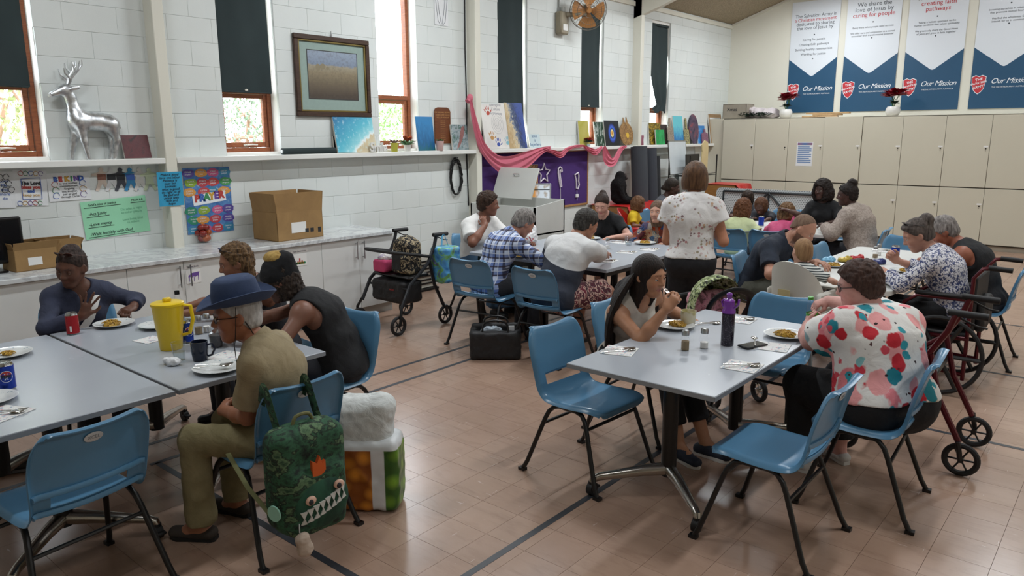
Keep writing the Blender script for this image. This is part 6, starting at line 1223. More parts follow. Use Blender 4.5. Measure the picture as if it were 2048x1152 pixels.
write(t, "God's idea of justice", .066, M_INKB, -w*.18, hg*.40); write(t, 'Micah 6.8', .06, M_INKB, w*.36, hg*.40); write(t, '-Act Justly', .085, M_INKB, -w*.27, hg*.16); write(t, '-Love mercy', .085, M_INKB, -w*.25, -hg*.12); write(t, '-Walk humbly with God', .085, M_INKB, -w*.10, -hg*.38); K_PENC = mat('faint_pencil', '7FBE9C', .7, var=0)
write(t, 'Do what is right\nto other people', .065, K_PENC, w*.25, hg*.14); write(t, 'Love being kind\nto others', .065, K_PENC, w*.25, -hg*.14)
for (a, b, z) in ((-.46, .1, .33), (.25, .48, .33), (-.44, -.1, .08), (-.44, -.05, -.2), (-.45, .25, -.46)): m = MB(); m.box((.0042, w*a, hg*z-.002), (.0047, w*b, hg*z+.002)); obj('underline', m, M_INKB, t, smooth=False)
WS[0] = .8
t, w, hg = sheet('colourful poster of speech bubbles titled PRAYER', 371, 464, 335, 466, pm('poster_blue', f_noise([(.4, '3A6AA8'), (.6, '5A8AC0'), (.8, 'D8D4A8')], 12), .5), name='prayer_poster', cat='poster'); rnd = random.Random(7); BCOL = ['C0484A', '4A9A5A', '5A4A9A', 'D89A4A', '3A8AB0', 'C85A8A', '8AA83A', 'B8404A', '2E8A6A', '4A5AA8']
for i in range(7):
    for k in range(4):
        if i == 3: continue
        y, z = -w*.38+w*.255*k+rnd.uniform(-.02, .02), hg*.42-hg*.142*i; c = BCOL[rnd.randrange(10)]; m = MB(); ry, rz = w*.135, hg*.066; m.prism([(y+ry*math.cos(u)*rnd.uniform(.88, 1.08), z+rz*math.sin(u)*rnd.uniform(.88, 1.08)) for u in np.linspace(0, 6.28, 15)[:-1]], .0036, .0041+.00012*((i*4+k) % 5), 0); b = obj('bubble', m, mat('bubble_'+c, c, .6, var=.08), t, smooth=False)
        write(b and t, ['PRAISE\nprayers', 'THANK\nyou', 'SORRY\nprayers', 'LISTEN\nprayer'][(i+k) % 4], .026, M_PRW, y, z, .0052)
m = MB(); m.prism([(-w*.33, -.045), (w*.38, -.01), (w*.36, .085), (-w*.35, .05)], .0042, .0048, 0); obj('title_panel', m, M_PRW, t, smooth=False)
for k, ch in enumerate('PRAYER'): write(t, ch, .115, K_INKS[(1, 0, 3, 2, 4, 1)[k]], -w*.25+w*.105*k, .02+.005*k, .0055, bold=.006)
# cable loop on a nail
t = thing('cable_coil', 'coil of black cable hanging on the block wall', 'cable', (XW+.03, YZ(912, 352, XW+.03)[0], YZ(912, 352, XW+.03)[1])); m = MB(); rnd = random.Random(3)
for k in range(9): ry, rz, oy = rnd.uniform(.075, .1), rnd.uniform(.19, .235), rnd.uniform(-.012, .012); m.tube([(rnd.uniform(-.012, .018), oy+ry*math.sin(u), -.0+rz*math.cos(u)-.235+rz) for u in np.linspace(0, 6.28, 29)[:-1]], .0065, 6, closed=True)
obj('loop', m, M_BLACK, t); m = MB(); m.cyl((-.028, 0, .215), (.03, 0, .22), .005, n=8); obj('nail', m, M_STEEL, t)
# wall fan
t = thing('wall_fan', 'oscillating wall fan with amber blades', 'fan', (XW, YZ(1118, 45, XW)[0], YZ(1118, 45, XW)[1])); M_TAUPE = mat('taupe_fan_plastic', '8F8672', .45, var=.05)
m = MB(); m.box((0, -.10, -.17), (.11, .10, .14), .02); b = obj('bracket', m, M_TAUPE, t); m = MB(); m.box((.11, -.05, -.12), (.116, .06, -.03), .004); obj('control_plate', m, M_LABEL, b); m = MB(); m.tube([(.10, .04, .10), (.22, .12, .10), (.30, .24, .12)], [.035, .03, .04], 12); obj('arm', m, M_TAUPE, t); m = MB(); m.cyl((0.06, 0, .14), (.06, -.005, .20), .04, n=12); m.cyl((.02, -.03, .2), (.02, -.03, .75), .012, n=8); obj('conduit', m, mat('grey_conduit', '9A9C98', .5), t)
ax_ = unit([.72, -.55, -.25]); hub = np.array([.30, .27, .17]); a_, b_, _ = frame_of(ax_); m = MB(); m.lathe([(.0, -.12), (.06, -.11), (.075, -.05), (.07, 0), (0, .0)], 18, hub, ax_); obj('motor', m, M_TAUPE, t)
M_AMB = NT('amber_blade'); M_AMB.color('B9834E').set(.3, Transmission_Weight=.0); M_AMB = reg('amber_blade', M_AMB)
for k in range(4):
    P = np.zeros((8, 7, 3))
    for i in range(8):
        for j in range(7):
            r = .05+.19*i/7; th_ = RAD(90*k)+(j/6-.5)*(1.25-.25*abs(i/7-.6)); P[i, j] = hub+(a_*math.cos(th_)+b_*math.sin(th_))*r+ax_*(.05+(j/6-.5)*.06)
    m = MB(); m.shell(P, .002); obj('blade', m, M_AMB, t)
m = MB(); m.lathe([(.045, .02), (.045, .07), (.03, .09), (0, .092)], 14, hub, ax_); obj('hub_cap', m, M_AMB, t)
m = MB()
for r, dd in ((.27, .03), (.27, .06), (.26, .0), (.26, .09), (.18, .115), (.09, .125), (.18, -.03)): m.tube([hub+(a_*math.cos(u)+b_*math.sin(u))*r+ax_*dd for u in np.linspace(0, 6.28, 37)[:-1]], .003, 5, closed=True)
for k in range(36): u = k*6.2832/36; q = a_*math.cos(u)+b_*math.sin(u); m.tube([hub+q*.06+ax_*.127, hub+q*.16+ax_*.118, hub+q*.25+ax_*.09, hub+q*.272+ax_*.045, hub+q*.255, hub+q*.15+ax_*-.04], .0014, 4)
obj('cage', m, mat('steel_wire', '6E6A62', .4, .7), t)
# things standing on the lockers
def ontop(px, py=235, dy=.25): p = aty(px, py, LY+dy); return p[0]
ZT = LTOP
def carton(name, label, c, sz, rz=0, flaps=True, m_=None, fl=.1, close=False):
    t = thing(name, label, 'box', c, rz); w, d, h = sz; th = .006; m = MB(); m.box((-w/2, -d/2, 0), (w/2, d/2, th)); m.box((-w/2, -d/2, 0), (-w/2+th, d/2, h)); m.box((w/2-th, -d/2, 0), (w/2, d/2, h)); m.box((-w/2, -d/2, 0), (w/2, -d/2+th, h)); m.box((-w/2, d/2-th, 0), (w/2, d/2, h))
    if close: m.box((-w/2, -d/2, h-th), (w/2, d/2, h))
    obj('carton_body', m, m_ or M_CARD, t, smooth=False); return t
t = carton('cardboard_box', 'taped grey cardboard box on top of the corner locker', (aty(1476, 235, LY+.3)[0], LY+.3, ZT), (.47, .36, .27), 0, m_=m_cloth('grey_cardboard', '8E8678', '9C9486', .85, .1, 3), close=True); letters('lettering', 'Xmas', .09, M_INKB, t, (-.05, -.183, .17), (1, 0, 0), (0, 0, 1))
pr = [EL((0, 0, .09), (.28, .16, .10), None, .05), EL((.17, .02, .08), (.16, .15, .09), None, .05), EL((-.15, 0, .13), (.14, .12, .09), None, .05)]; D, lo, hh = field(pr, .016, [lambda X, Y, Z: .001-Z+0*X+0*Y]); P, Q = nets(D, lo, hh, 1); P = wrinkle(P, Q, .035, 9, 4); P[:, 2] = np.maximum(P[:, 2], .002)
t = link('cloth_bundle', np_mesh('cloth_bundle', P, Q, mat('white_pink_cloth', 'CFC6C8', .8, var=.12)), None, None, (aty(1525, 235, LY+.35)[0], LY+.35, ZT)); tag(t, 'crumpled white cloth bundle heaped on the lockers', 'bundle')
m = MB(); rnd = random.Random(5); leaf_plant(m, (0, 0, .02), 110, .13, 1.0, rnd, .15, .3); V = np.array(m.v); k = np.repeat(np.array([[rnd.uniform(-.25, .25), rnd.uniform(-.06, .06), rnd.uniform(0, .05)] for _ in range(110)]), 5, 0); m.v = [tuple(q) for q in V+k]; t = obj('garland', m, mat('tinsel_green', '1E3A2C', .5, var=.3), None, (aty(1508, 236, LY+.12)[0], LY+.14, ZT+.02), smooth=False); tag(t, 'dark green christmas garland lying on the lockers', 'garland')
def poinsettia(label, px, pyb, dy):
    p = aty(px, pyb, LY+dy); t = thing('potted_poinsettia', label, 'plant', (p[0], LY+dy, ZT)); m = MB(); m.lathe([(.07, 0), (.09, .01), (.115, .06), (.115, .11), (.09, .155), (.08, .155), (.09, .11), (0, .1)], 22); obj('pot', m, M_TERRA, t); rnd = random.Random(px); m = MB()
    for k in range(5): m.tube([(0, 0, .12), (rnd.uniform(-.04, .04), rnd.uniform(-.04, .04), .22), (rnd.uniform(-.1, .1), rnd.uniform(-.08, .08), .36)], .005, 5)
    obj('stem', m, ML_G, t); m = MB(); leaf_plant(m, (0, 0, .2), 24, .13, .9, rnd, .3, .5); obj('leaves', m, ML_D, t, smooth=False)
    m = MB()
    for k in range(9): leaf_plant(m, (rnd.uniform(-.12, .12), rnd.uniform(-.09, .09), .36+rnd.uniform(-.05, .06)), 18, .15, 1.0, rnd, .35, .6)
    obj('bracts', m, ML_C, t, smooth=False)
poinsettia('red poinsettia in a white pot in front of the first banner', 1571, 235, .25); poinsettia('red poinsettia in a white pot between the second and third banners', 1785, 230, .25)
for k, (px, l, z, r) in enumerate(((1640, .62, 0, 0), (1655, .5, .028, .05), (1668, .55, .056, -.06), (1625, .22, .056, .1))):
    m = MB(); m.box((-l/2, -.04, 0), (l/2, .04, .026), .003); tag(obj('timber_offcut', m, m_wood('pine_offcut', 'A5845C', 'C0A078', 3, axis=(8, 1, 1)), None, (aty(px, 232, LY+.2)[0], LY+.2, ZT+z), r), ['long pine offcut lying lowest on the lockers', 'pine offcut in the middle of the small stack', 'pine offcut at the top of the small stack', 'short dark pine offcut beside the top one'][k], 'timber', 'pine offcuts on the lockers')
y = LY-.0005; x0, _z0 = aty(1591, 332, y)[0], 0; z0, z1 = aty(1607, 332, y)[2], aty(1607, 284, y)[2]; x1 = aty(1625, 308, y)[0]; t = thing('printed_notice', 'printed notice with blue paragraphs on a locker door', 'notice', ((x0+x1)/2, y, z0)); m = MB(); w = x1-x0; hg = z1-z0; m.box((-w/2, -.001, 0), (w/2, 0, hg)); obj('sheet', m, M_PAPER, t, smooth=False); m = MB(); m.box((-w*.45, -.0016, hg*.87), (w*.45, -.001, hg*.97)); obj('header', m, pm('notice_header', lambda n: n.ramp(n.math('ADD', n.math('MULTIPLY', n.xyz()[0], 2), .5), [(0, 'B85A5A'), (.5, '5A7AA8'), (1, 'B85A4A')])), t, smooth=False)
for k in range(9): m = MB(); m.box((-w*.42, -.0016, hg*(.78-.08*k)), (w*(.42 if k % 3 else .3), -.001, hg*(.82-.08*k))); obj('text_line', m, mat('notice_blue', '6A8AB8', .6), t, smooth=False)
# ================================================================== THINGS ON THE WORKTOP
CT = CTOP
def onct(px, py): return atz(px, py, CT)
def box_flaps(label, c, sz, rz, flap, tilt, lab=True, m_=None):
    t = carton('cardboard_box', label, c, sz, rz, m_=m_); w, d, h = sz
    for (ax, s_) in ((0, 1), (0, -1), (1, 1), (1, -1)):
        L = flap[0 if ax == 0 else 1]
        if L <= 0: continue
        m = MB(); a = RAD(tilt[(0 if ax == 0 else 2)+(0 if s_ > 0 else 1)])
        if ax == 0: m.box((0, -d/2, 0), (.004, d/2, L)); M = Matrix.Translation((s_*(w/2-.004), 0, h))@Matrix.Rotation(s_*a, 4, 'Y')
        else: m.box((-w/2, 0, 0), (w/2, .004, L)); M = Matrix.Translation((0, s_*(d/2-.004), h))@Matrix.Rotation(-s_*a, 4, 'X')
        f = obj('flap', m, m_ or M_CARD, t, smooth=False); f.matrix_local = M
    if lab: m = MB(); m.box((w/2, -d*.2, h*.25), (w/2+.001, d*.12, h*.62)); obj('label', m, M_LABEL, t, smooth=False)
    return t
p = onct(75, 540); box_flaps('small open brown carton beside the dark screen', (p[0]-.12, p[1]-.0, CT), (.24, .30, .16), .05, (.06, .05), (20, -25, 35, 15)); p = onct(117, 534); box_flaps('second small brown carton partly behind the navy blouse', (p[0]-.14, p[1]+.06, CT), (.24, .26, .16), 0, (.05, .05), (10, -15, 30, 20))
p = onct(520, 470); t = box_flaps('large open cardboard box with upright flaps on the worktop', (-6.42, 4.22, CT), (.40, .52, .27), .02, (.18, .18), (4, 3, 6, 8))
m = MB(); m.box((-.18, -.24, .20), (.18, .24, .205)); obj('packing_sheet', m, M_LABEL, t, smooth=False); letters('lettering', 'T&E YEAR GUARANTEE', .035, M_INKB, t, (0, 0, .207), (0, 1, 0), (-1, 0, 0))
m = MB(); m.box((.2, .05, .06), (.2012, .09, .1)); m.box((.2, .11, .06), (.2012, .15, .1)); m.box((.2, .2, .05), (.2012, .235, .1)); obj('printed_symbols', m, M_INKB, t, smooth=False)
t = thing('computer_screen', 'dark edged screen at the picture edge on the worktop', 'screen', (-6.45, 1.70, CT)); m = MB(); m.box((-.02, -.30, .06), (.02, .24, .40), .01); obj('casing', m, M_BLACK, t); m = MB(); m.box((.0202, -.28, .09), (.021, .22, .38)); obj('display', m, mat('dark_display', '12161A', .15, var=.2), t, smooth=False); m = MB(); m.tube([(-.02, -.03, .0), (-.02, -.03, .12)], .025, 10); m.box((-.1, -.14, 0), (.08, .1, .015), .005); obj('stand', m, M_BLACK, t)
p = onct(368, 488); t = thing('wire_caddy', 'small wire napkin caddy holding blue napkins', 'caddy', (p[0]-.12, p[1], CT)); M_WIRE = mat('steel_wire'); m = MB()
for s_ in (-1, 1):
    m.tube([(s_*.08, -.1, .006), (s_*.08, .1, .006)], .003, 6); m.tube([(-.08, s_*.1, .006), (.08, s_*.1, .006)], .003, 6)
    for q in (-.05, 0.05): m.tube([(s_*.08, q-.035, .0), (s_*.08, q-.03, .09), (s_*.08, q, .12), (s_*.08, q+.03, .09), (s_*.08, q+.035, .0)], .003, 6)
m.tube([(0, -.05, .0), (0, -.05, .15), (0, 0, .21), (0, .05, .15), (0, .05, .0)], .0035, 6); obj('wire_frame', m, M_WIRE, t); m = MB(); m.box((-.075, -.09, .005), (.075, .09, .05), .004); obj('napkin_stack', m, mat('sky_napkin', '8FC2D8', .8), t)
p = onct(420, 487); t = thing('fruit_bowl', 'clear bowl for apples and nectarines', 'bowl', (p[0]-.1, p[1], CT)); m = MB(); m.lathe([(.05, 0), (.06, .004), (.085, .09), (.082, .09), (.056, .008), (0, .008)], 22); obj('glass', m, M_GLASS, t); rnd = random.Random(2)
for k in range(11):
    a, r = k*2.4, (.028 if k < 4 else .052 if k < 8 else .03); c = np.array([p[0]-.1, p[1], CT])+[r*math.cos(a), r*math.sin(a), .042+(.05 if k >= 4 else 0)+(.052 if k >= 8 else 0)]; m = MB(); m.ell((0, 0, 0), (.034, .034, .031), 12, 8); f = obj('fruit', m, mat('red_apple' if k % 3 else 'orange_nectarine', '8E2A22' if k % 3 else 'C4622E', .3, var=.25, vscale=14), None, c); tag(f, 'round red and orange fruit heaped in the clear bowl', 'fruit', 'fruit in the clear bowl'); m = MB(); m.cyl((0, 0, .028), (.003, 0, .042), .002, n=5); obj('stalk', m, mat('brown_leaf'), f)
p = onct(652, 457); t = thing('sanitiser_bottle', 'clear pump bottle of sanitiser on the worktop', 'bottle', (p[0]-.12, p[1], CT)); m = MB(); m.lathe([(.035, 0), (.038, .005), (.038, .1), (.03, .125), (.014, .14), (.014, .155)], 18, sy=.8); obj('bottle_body', m, mat('clear_gel', 'B9C6CC', .15, var=.03), t); m = MB(); m.lathe([(.039, .045), (.039, .1)], 18, sy=.8, cap=False); obj('label', m, M_LABEL, t); m = MB(); m.lathe([(.0388, .012), (.0388, .028)], 18, sy=.8, cap=False); obj('band', m, ML_R, t); m = MB(); m.cyl((0, 0, .155), (0, 0, .18), .012, n=12); m.tube([(0, 0, .18), (0, 0, .195), (0, -.04, .192)], .007, 8); obj('pump', m, M_BLACK, t)
p = onct(590, 468); t = thing('plate_rack', 'white wire rack with a red cloth beside the large carton', 'rack', (p[0]-.12, p[1], CT)); m = MB()
for k in range(7): m.tube([(-.06, -.08+.027*k, .0), (-.06, -.08+.027*k, .1), (.06, -.08+.027*k, .1), (.06, -.08+.027*k, 0)], .003, 5)
m.tube([(-.06, -.09, .1), (-.06, .09, .1)], .003, 5); m.tube([(.06, -.09, .1), (.06, .09, .1)], .003, 5); obj('wire_frame', m, M_LABEL, t); m = MB(); m.box((-.05, -.08, .01), (.065, .1, .03), .01); obj('cloth', m, mat('pink_red_cloth', 'B8606A', .8), t)
def cab_sign(label, px0, px1, pt, pb, title, fn):
    X = CXF+.0015; y0 = YZ(px0, pb, X)[0]; y1 = YZ(px1, pb, X)[0]; zt = YZ((px0+px1)/2, pt, X)[1]; zb = YZ((px0+px1)/2, pb, X)[1]; w, hg = y1-y0, zt-zb; t = thing('cabinet_sign', label, 'sign', (X, (y0+y1)/2, zb)); m = MB(); m.box((0, -w*.42, 0), (.001, w*.42, hg*.72)); obj('picture_card', m, M_LABEL, t, smooth=False); m = MB(); m.box((0, -w/2, hg*.82), (.001, w/2, hg), 0); obj('title_strip', m, M_LABEL, t, smooth=False); letters('lettering', title, w/len(title)*1.75, mat('navy_ink', '22264A', .6, var=0), t, (.0016, 0, hg*.9), (0, 1, 0), (0, 0, 1)); fn(t, w, hg)
def s_table(t, w, hg):
    m = MB(); m.prism([(-w*.3, hg*.42), (-w*.12, hg*.56), (w*.34, hg*.6), (w*.3, hg*.48), (w*.28, hg*.36), (w*.2, hg*.4), (w*.1, hg*.33), (0, hg*.38), (-w*.1, hg*.31), (-w*.2, hg*.36), (-w*.3, hg*.3)], .0012, .0016, 0); m.box((.0012, -w*.26, hg*.1), (.0016, -w*.23, hg*.33)); m.box((.0012, w*.24, hg*.15), (.0016, w*.27, hg*.38)); m.box((.0012, 0, hg*.08), (.0016, w*.03, hg*.35)); obj('drawn_table', m, K_INKS[4], t, smooth=False)
def s_cand(t, w, hg):
    for k, (y, z) in enumerate(((-.02, .3), (.0, .48), (.025, .34))): m = MB(); m.box((.0012, y-.008, hg*.2), (.0016, y+.008, hg*z+.0)); obj('drawn_candle', m, K_INKS[1], t, smooth=False)
    for k in range(8): m = MB(); y = -.05+.014*k; m.prism([(y, hg*.1), (y+.02, hg*.14), (y+.01, hg*.26), (y-.01, hg*.22)], .0014, .0018, 0); obj('drawn_leaf', m, K_INKS[3 if k % 2 else 2], t, smooth=False)
cab_sign('cabinet sign picturing a purple tablecloth', 371, 406, 529, 566, 'Tablecloths', s_table); cab_sign('cabinet sign picturing red candles', 583, 617, 499, 532, 'Table Decorations', s_cand); cab_sign('cabinet sign half hidden behind the navy blouse', 97, 140, 568, 604, 'Appliances', lambda *a: None)
# ================================================================== ALONG THE BLOCK WALL BEYOND THE WORKTOP
M_PURP = mat('purple_felt', '46286E', .9, var=.08, vscale=20, bump=.1); yA, yB_ = 7.28, 9.84; t = thing('pinboard', 'long purple felt pinboard with a timber frame', 'pinboard', (XW+.003, yA, .80)); m = MB(); m.box((0, 0, 0), (.014, yB_-yA, .80)); obj('felt', m, M_PURP, t, smooth=False); m = MB(); m.box((0, 0, .80), (.022, yB_-yA, .825), .003); m.box((0, 0, -.03), (.022, yB_-yA, 0), .003); m.box((0, yB_-yA, -.03), (.022, yB_-yA+.025, .825), .003); obj('frame', m, m_wood('pine_frame', '9A6E44', 'B58A5A', 3), t)
M_NEON = mat('white_rope_light', 'E4DCE6', .4); XP = XW+.03
def rope(label, pts, px, py, s_, closed, cord):
    y, z = YZ(px, py, XP); t = thing('rope_light', label, 'light', (XP, y, z), 0, 'rope lights on the pinboard'); m = MB(); m.tube([(0, p*s_, q*s_) for p, q in pts], .012, 6, closed=closed); obj('rope', m, M_NEON, t); m = MB(); m.tube([(0, 0, pts[0][1]*s_*0-.14), (.0, .01, -.3), (0, .005, -cord)], .003, 5); m.box((-.01, -.03, -cord-.05), (.012, .035, -cord), .004); obj('cord', m, M_LABEL, t)
rope('star shaped rope light on the purple board', [(math.sin(k*.6283)*(1 if k % 2 == 0 else .48), math.cos(k*.6283)*(1 if k % 2 == 0 else .48)) for k in range(10)], 1088, 347, .145, True, .36)
rope('candy cane rope light on the purple board', [(.28, .55), (.2, .85), (-.1, 1), (-.38, .8), (-.38, .4), (-.2, -.3), (0, -1), (.2, -.95), (.05, -.3), (-.1, .3), (-.12, .6), (0, .68), (.1, .5)], 1121, 354, .15, True, .42)
rope('stocking shaped rope light on the purple board', [(-.45, .75), (.2, .95), (.35, .6), (.3, .0), (.45, -.45), (.2, -.95), (-.1, -.85), (-.1, -.3), (-.2, .2)], 1154, 362, .13, True, .2)
X = XW+.03; t, w, hg = canvas('carved brown picture of tangled patterns on the purple board', 1036, 1076, 330, 371, pm('tangled_brown', f_noise([(.4, '3A2A1E'), (.5, '8A5A34'), (.58, 'B8905A'), (.66, '4A6A4A'), (.8, 'A04A4A')], 9, (1, 1, 1), 3), .5), X, 0, rest=False)
# pink drape, four swags
def drape(pts, wid, seed):
    C = catmull(pts, 40); ww = catmull([(k, w_, 0) for k, w_ in enumerate(wid)], 40)[:, 1]; P = np.zeros((40, 13, 3)); rnd = random.Random(seed); ph = rnd.uniform(0, 6)
    for i in range(40):
        tdir = unit(C[min(39, i+1)]-C[max(0, i-1)]); nrm = np.array([0, -tdir[2], tdir[1]])
        if nrm[2] > 0: nrm = -nrm
        for j in range(13): v = j/12; P[i, j] = C[i]+nrm*ww[i]*(v-.15)+np.array([.012*math.sin(v*17+ph+i*.12)+.01, 0, 0])
    return P
W_ = lambda px, py, X=XW+.17: atx(px, py, X)
n = NT('sheer_pink_voile'); tr = n.add('ShaderNodeBsdfTransparent', {'Color': (1, .62, .68, 1)}); df = n.add('ShaderNodeBsdfDiffuse', {'Color': lin('DE8295')}); mx = n.add('ShaderNodeMixShader', {0: .66, 1: tr.outputs[0], 2: df.outputs[0]}); n.t.links.new(mx.outputs[0], n.n['Material Output'].inputs[0]); reg('sheer_pink_voile', n)
t = thing('pink_drape', 'sheer pink fabric swagged from the column along the ledge', 'fabric', (0, 0, 0))
for k, (pts, wd) in enumerate((([W_(941, 196), W_(950, 235), W_(966, 285), W_(990, 312), W_(1015, 318), W_(1050, 308), W_(1080, 297), W_(1100, 293)], (.04, .08, .12, .17, .25, .22, .10, .03)), ([W_(1085, 297), W_(1105, 301), W_(1120, 305), W_(1133, 296), W_(1150, 291), W_(1166, 290)], (.03, .06, .09, .05, .04, .03)), ([W_(1166, 290), W_(1178, 296), W_(1190, 300), W_(1203, 292)], (.03, .07, .09, .03)), ([W_(1208, 292), W_(1216, 310), W_(1226, 318), W_(1240, 296), W_(1252, 291)], (.06, .20, .12, .08, .03)))):
    m = MB(); m.shell(drape(pts, wd, k), .0012); obj('swag', m, MATS['sheer_pink_voile'], t)
m = MB(); m.ell(W_(940, 196), (.03, .05, .05), 10, 7); m.tube([W_(940, 196), W_(935, 203)], [.02, .035], 8); obj('knot', m, MATS['sheer_pink_voile'], t)
# white slope-topped cabinet with raised lid, and a monitor beside it
M_WCAB = mat('white_painted_cabinet', 'CDCFCB', .5, var=.03); t = thing('media_cabinet', 'white slope-topped media cabinet with its lid propped open', 'cabinet', (-6.08, 7.02, 0)); th = .02; hF, hB = 1.0, 1.06
m = MB(); m.box((-.52, 0, .40), (.52, th, hF)); m.prism([(0, .05), (.6, .05), (.6, hB), (0, hF)], -.52, -.50, 0); m.prism([(0, .05), (.6, .05), (.6, hB), (0, hF)], .50, .52, 0); m.box((-.52, .6-th, .05), (.52, .6, hB)); m.box((-.52, 0, .66), (.52, .6, .68)); m.box((-.50, .03, 0), (.50, .58, .06)); obj('body', m, M_WCAB, t, smooth=False)
m = MB(); m.box((0, 0, 0), (.66, .02, .42), .004); l = obj('lid', m, M_WCAB, t); l.matrix_local = Matrix.Translation((-.52, .40, hB-.01))@Matrix.Rotation(RAD(-24), 4, 'X'); m = MB(); m.tube([(.3, .0, .30), (.29, -.03, .32), (.38, -.03, .32), (.37, .0, .30)], .006, 6); obj('handle', m, M_STEEL, l)
m = MB(); m.box((.10, .1, .68), (.46, .45, .80), .01); obj('amplifier', m, M_BLACK, t); m = MB(); m.tube([(-.30, -.005, .97), (-.33, -.008, .85), (-.31, -.008, .7), (-.24, -.008, .6)], .004, 5); obj('cable', m, M_BLACK, t)
m = MB(); m.box((-6.74, 7.75, 0), (-6.2, 8.32, .775), .005); tag(obj('monitor_stand', m, M_WCAB), 'plain white stand under the flat monitor', 'stand')
t = thing('monitor', 'flat monitor showing a sunflower window scene', 'screen', (-6.46, 8.03, .78)); t.rotation_euler = (0, 0, RAD(-48)); m = MB(); m.box((-.015, -.30, .05), (.015, .30, .42), .006); obj('casing', m, mat('silver_bezel', 'B9BEC2', .35, .3), t)
sc = NT('lit_display'); x, y, z = sc.xyz(); dc = sc.ramp(sc.math('ADD', sc.math('MULTIPLY', y, 1.6), .5), [(0, '5A6A4A'), (.3, 'A8B48A'), (.62, 'C98A3A'), (.70, 'C8D2DA'), (1, 'D8E2EA')]); dc = sc.mix(sc.math('MULTIPLY', sc.step(sc.noise(14, 4), .5, .62), .6), dc, '8A6A2A'); sc.put(sc.b.inputs['Base Color'], (0.02, .02, .02, 1)); sc.put(sc.b.inputs['Emission Color'], dc); sc.b.inputs['Emission Strength'].default_value = .8; reg('lit_display', sc)
m = MB(); m.box((.0152, -.28, .07), (.016, .28, .40)); obj('display', m, MATS['lit_display'], t, smooth=False); m = MB(); m.box((.016, -.12, .07), (.0165, -.112, .33)); m.box((.016, .03, .07), (.0165, .038, .33)); m.box((.016, -.28, .2), (.0165, .13, .207)); m.box((.016, -.28, .33), (.0165, .28, .34)); obj('window_bars', m, M_INKB, t, smooth=False); m = MB(); m.box((-.09, -.12, 0), (.09, .12, .012), .004); m.box((-.012, -.03, 0), (-.002, .03, .15)); obj('stand', m, mat('silver_bezel'), t)
# low slatted heater on the floor
t = thing('floor_heater', 'black slatted heater on the floor beyond the cabinets', 'heater', (XW+.14, 5.9, 0)); m = MB(); m.box((-.09, -.45, .03), (.05, .45, .42), .01); obj('casing', m, mat('cream_heater', 'C4C0B4', .5), t)
for k in range(7): m = MB(); m.box((.05, -.42, .08+.045*k), (.062, .42, .098+.045*k)); obj('slat', m, M_BLACK, t, smooth=False)
m = MB(); m.box((-.09, -.47, 0), (.09, .47, .03), .005); obj('foot', m, M_BLACK, t)
# red covered chest with a toy gorilla
t = thing('toy_chest', 'pine chest draped with a red plastic cloth', 'chest', (-6.40, 10.45, 0)); m = MB(); m.box((-.32, -.52, 0), (.34, .62, .76), .006); obj('chest_body', m, m_wood('pine_chest', '8A5E34', 'A8783F', 2), t); P = np.zeros((15, 21, 3)); rnd = random.Random(4)
M_REDC = pm('red_plastic_cloth', lambda n: n.mix(n.noise(5, 3), 'B01E1E', 'C82A26'), .35, .4, 7)
def redcloth(x0, x1, y0, y1, z, drops, seed):
    m = MB(); nx, ny = 17, 25; P = np.zeros((nx, ny, 3)); rnd = np.random.RandomState(seed); ph = rnd.rand(4)*6
    for i in range(nx):
        for j in range(ny):
            u, v = i/(nx-1), j/(ny-1); x = x0-.0+(x1-x0)*np.clip((u-.0)/.62, 0, 1); dxz = max(0, (u-.62)/.38); y = y0+(y1-y0)*np.clip(v/.72, 0, 1); dyz = max(0, (v-.72)/.28)
            P[i, j] = (x+(.015+.02*math.sin(v*16+ph[0]))*min(1, dxz*3)+.03*dxz, y+(.015+.02*math.sin(u*13+ph[1]))*min(1, dyz*3)+.05*dyz, z-drops[0]*dxz*(1+.06*math.sin(v*9+ph[2]))*(1 if v > .3 else .30)-drops[1]*dyz*(1-dxz*.6))
    m.shell(P, .002); return m
obj('red_cloth', redcloth(-.36, .36, -.56, .64, .768, (.74, .74), 1), M_REDC, t)
pr = [RC((0, 0, .11), (-.02, .02, .28), .115, .085, .06), EL((.02, .05, .42), (.075, .078, .085), None, .02), EL((.07, .09, .40), (.045, .045, .045), None, .02), EL((.01, -.0, .27), (.12, .12, .14), None, .06), RC((.02, .09, .30), (.10, .16, .1), .05, .04, .03), RC((.02, -.09, .30), (.10, -.12, .1), .05, .04, .03), RC((.05, .09, .06), (.20, .15, .05), .055, .05, .03), RC((.05, -.08, .06), (.2, -.1, .05), .055, .05, .03)]
D, lo, hh = field(pr, .011); P, Q = nets(D, lo, hh, 1); P = wrinkle(P, Q, .008, 60, 3); g = link('toy_gorilla', np_mesh('toy_gorilla', P, Q, m_hair('black_plush', '0B0A0B', '1C191A', .8, (40, 40, 40))), None, None, (-6.42, 10.22, .775), RAD(25)); tag(g, 'black plush gorilla sitting on the red cloth', 'toy')
m = MB(); m.ell((.085, .10, .425), (.035, .038, .045), 12, 8); m.ell((.105, .125, .39), (.028, .03, .025), 10, 7); obj('face', m, mat('brown_plush_face', '2E211E', .8), g)
for s_ in (-1, 1): m = MB(); m.ell((.245, .03+s_*.125, .05), (.018, .04, .04), 10, 7); obj('sole', m, mat('brown_plush_face'), g)
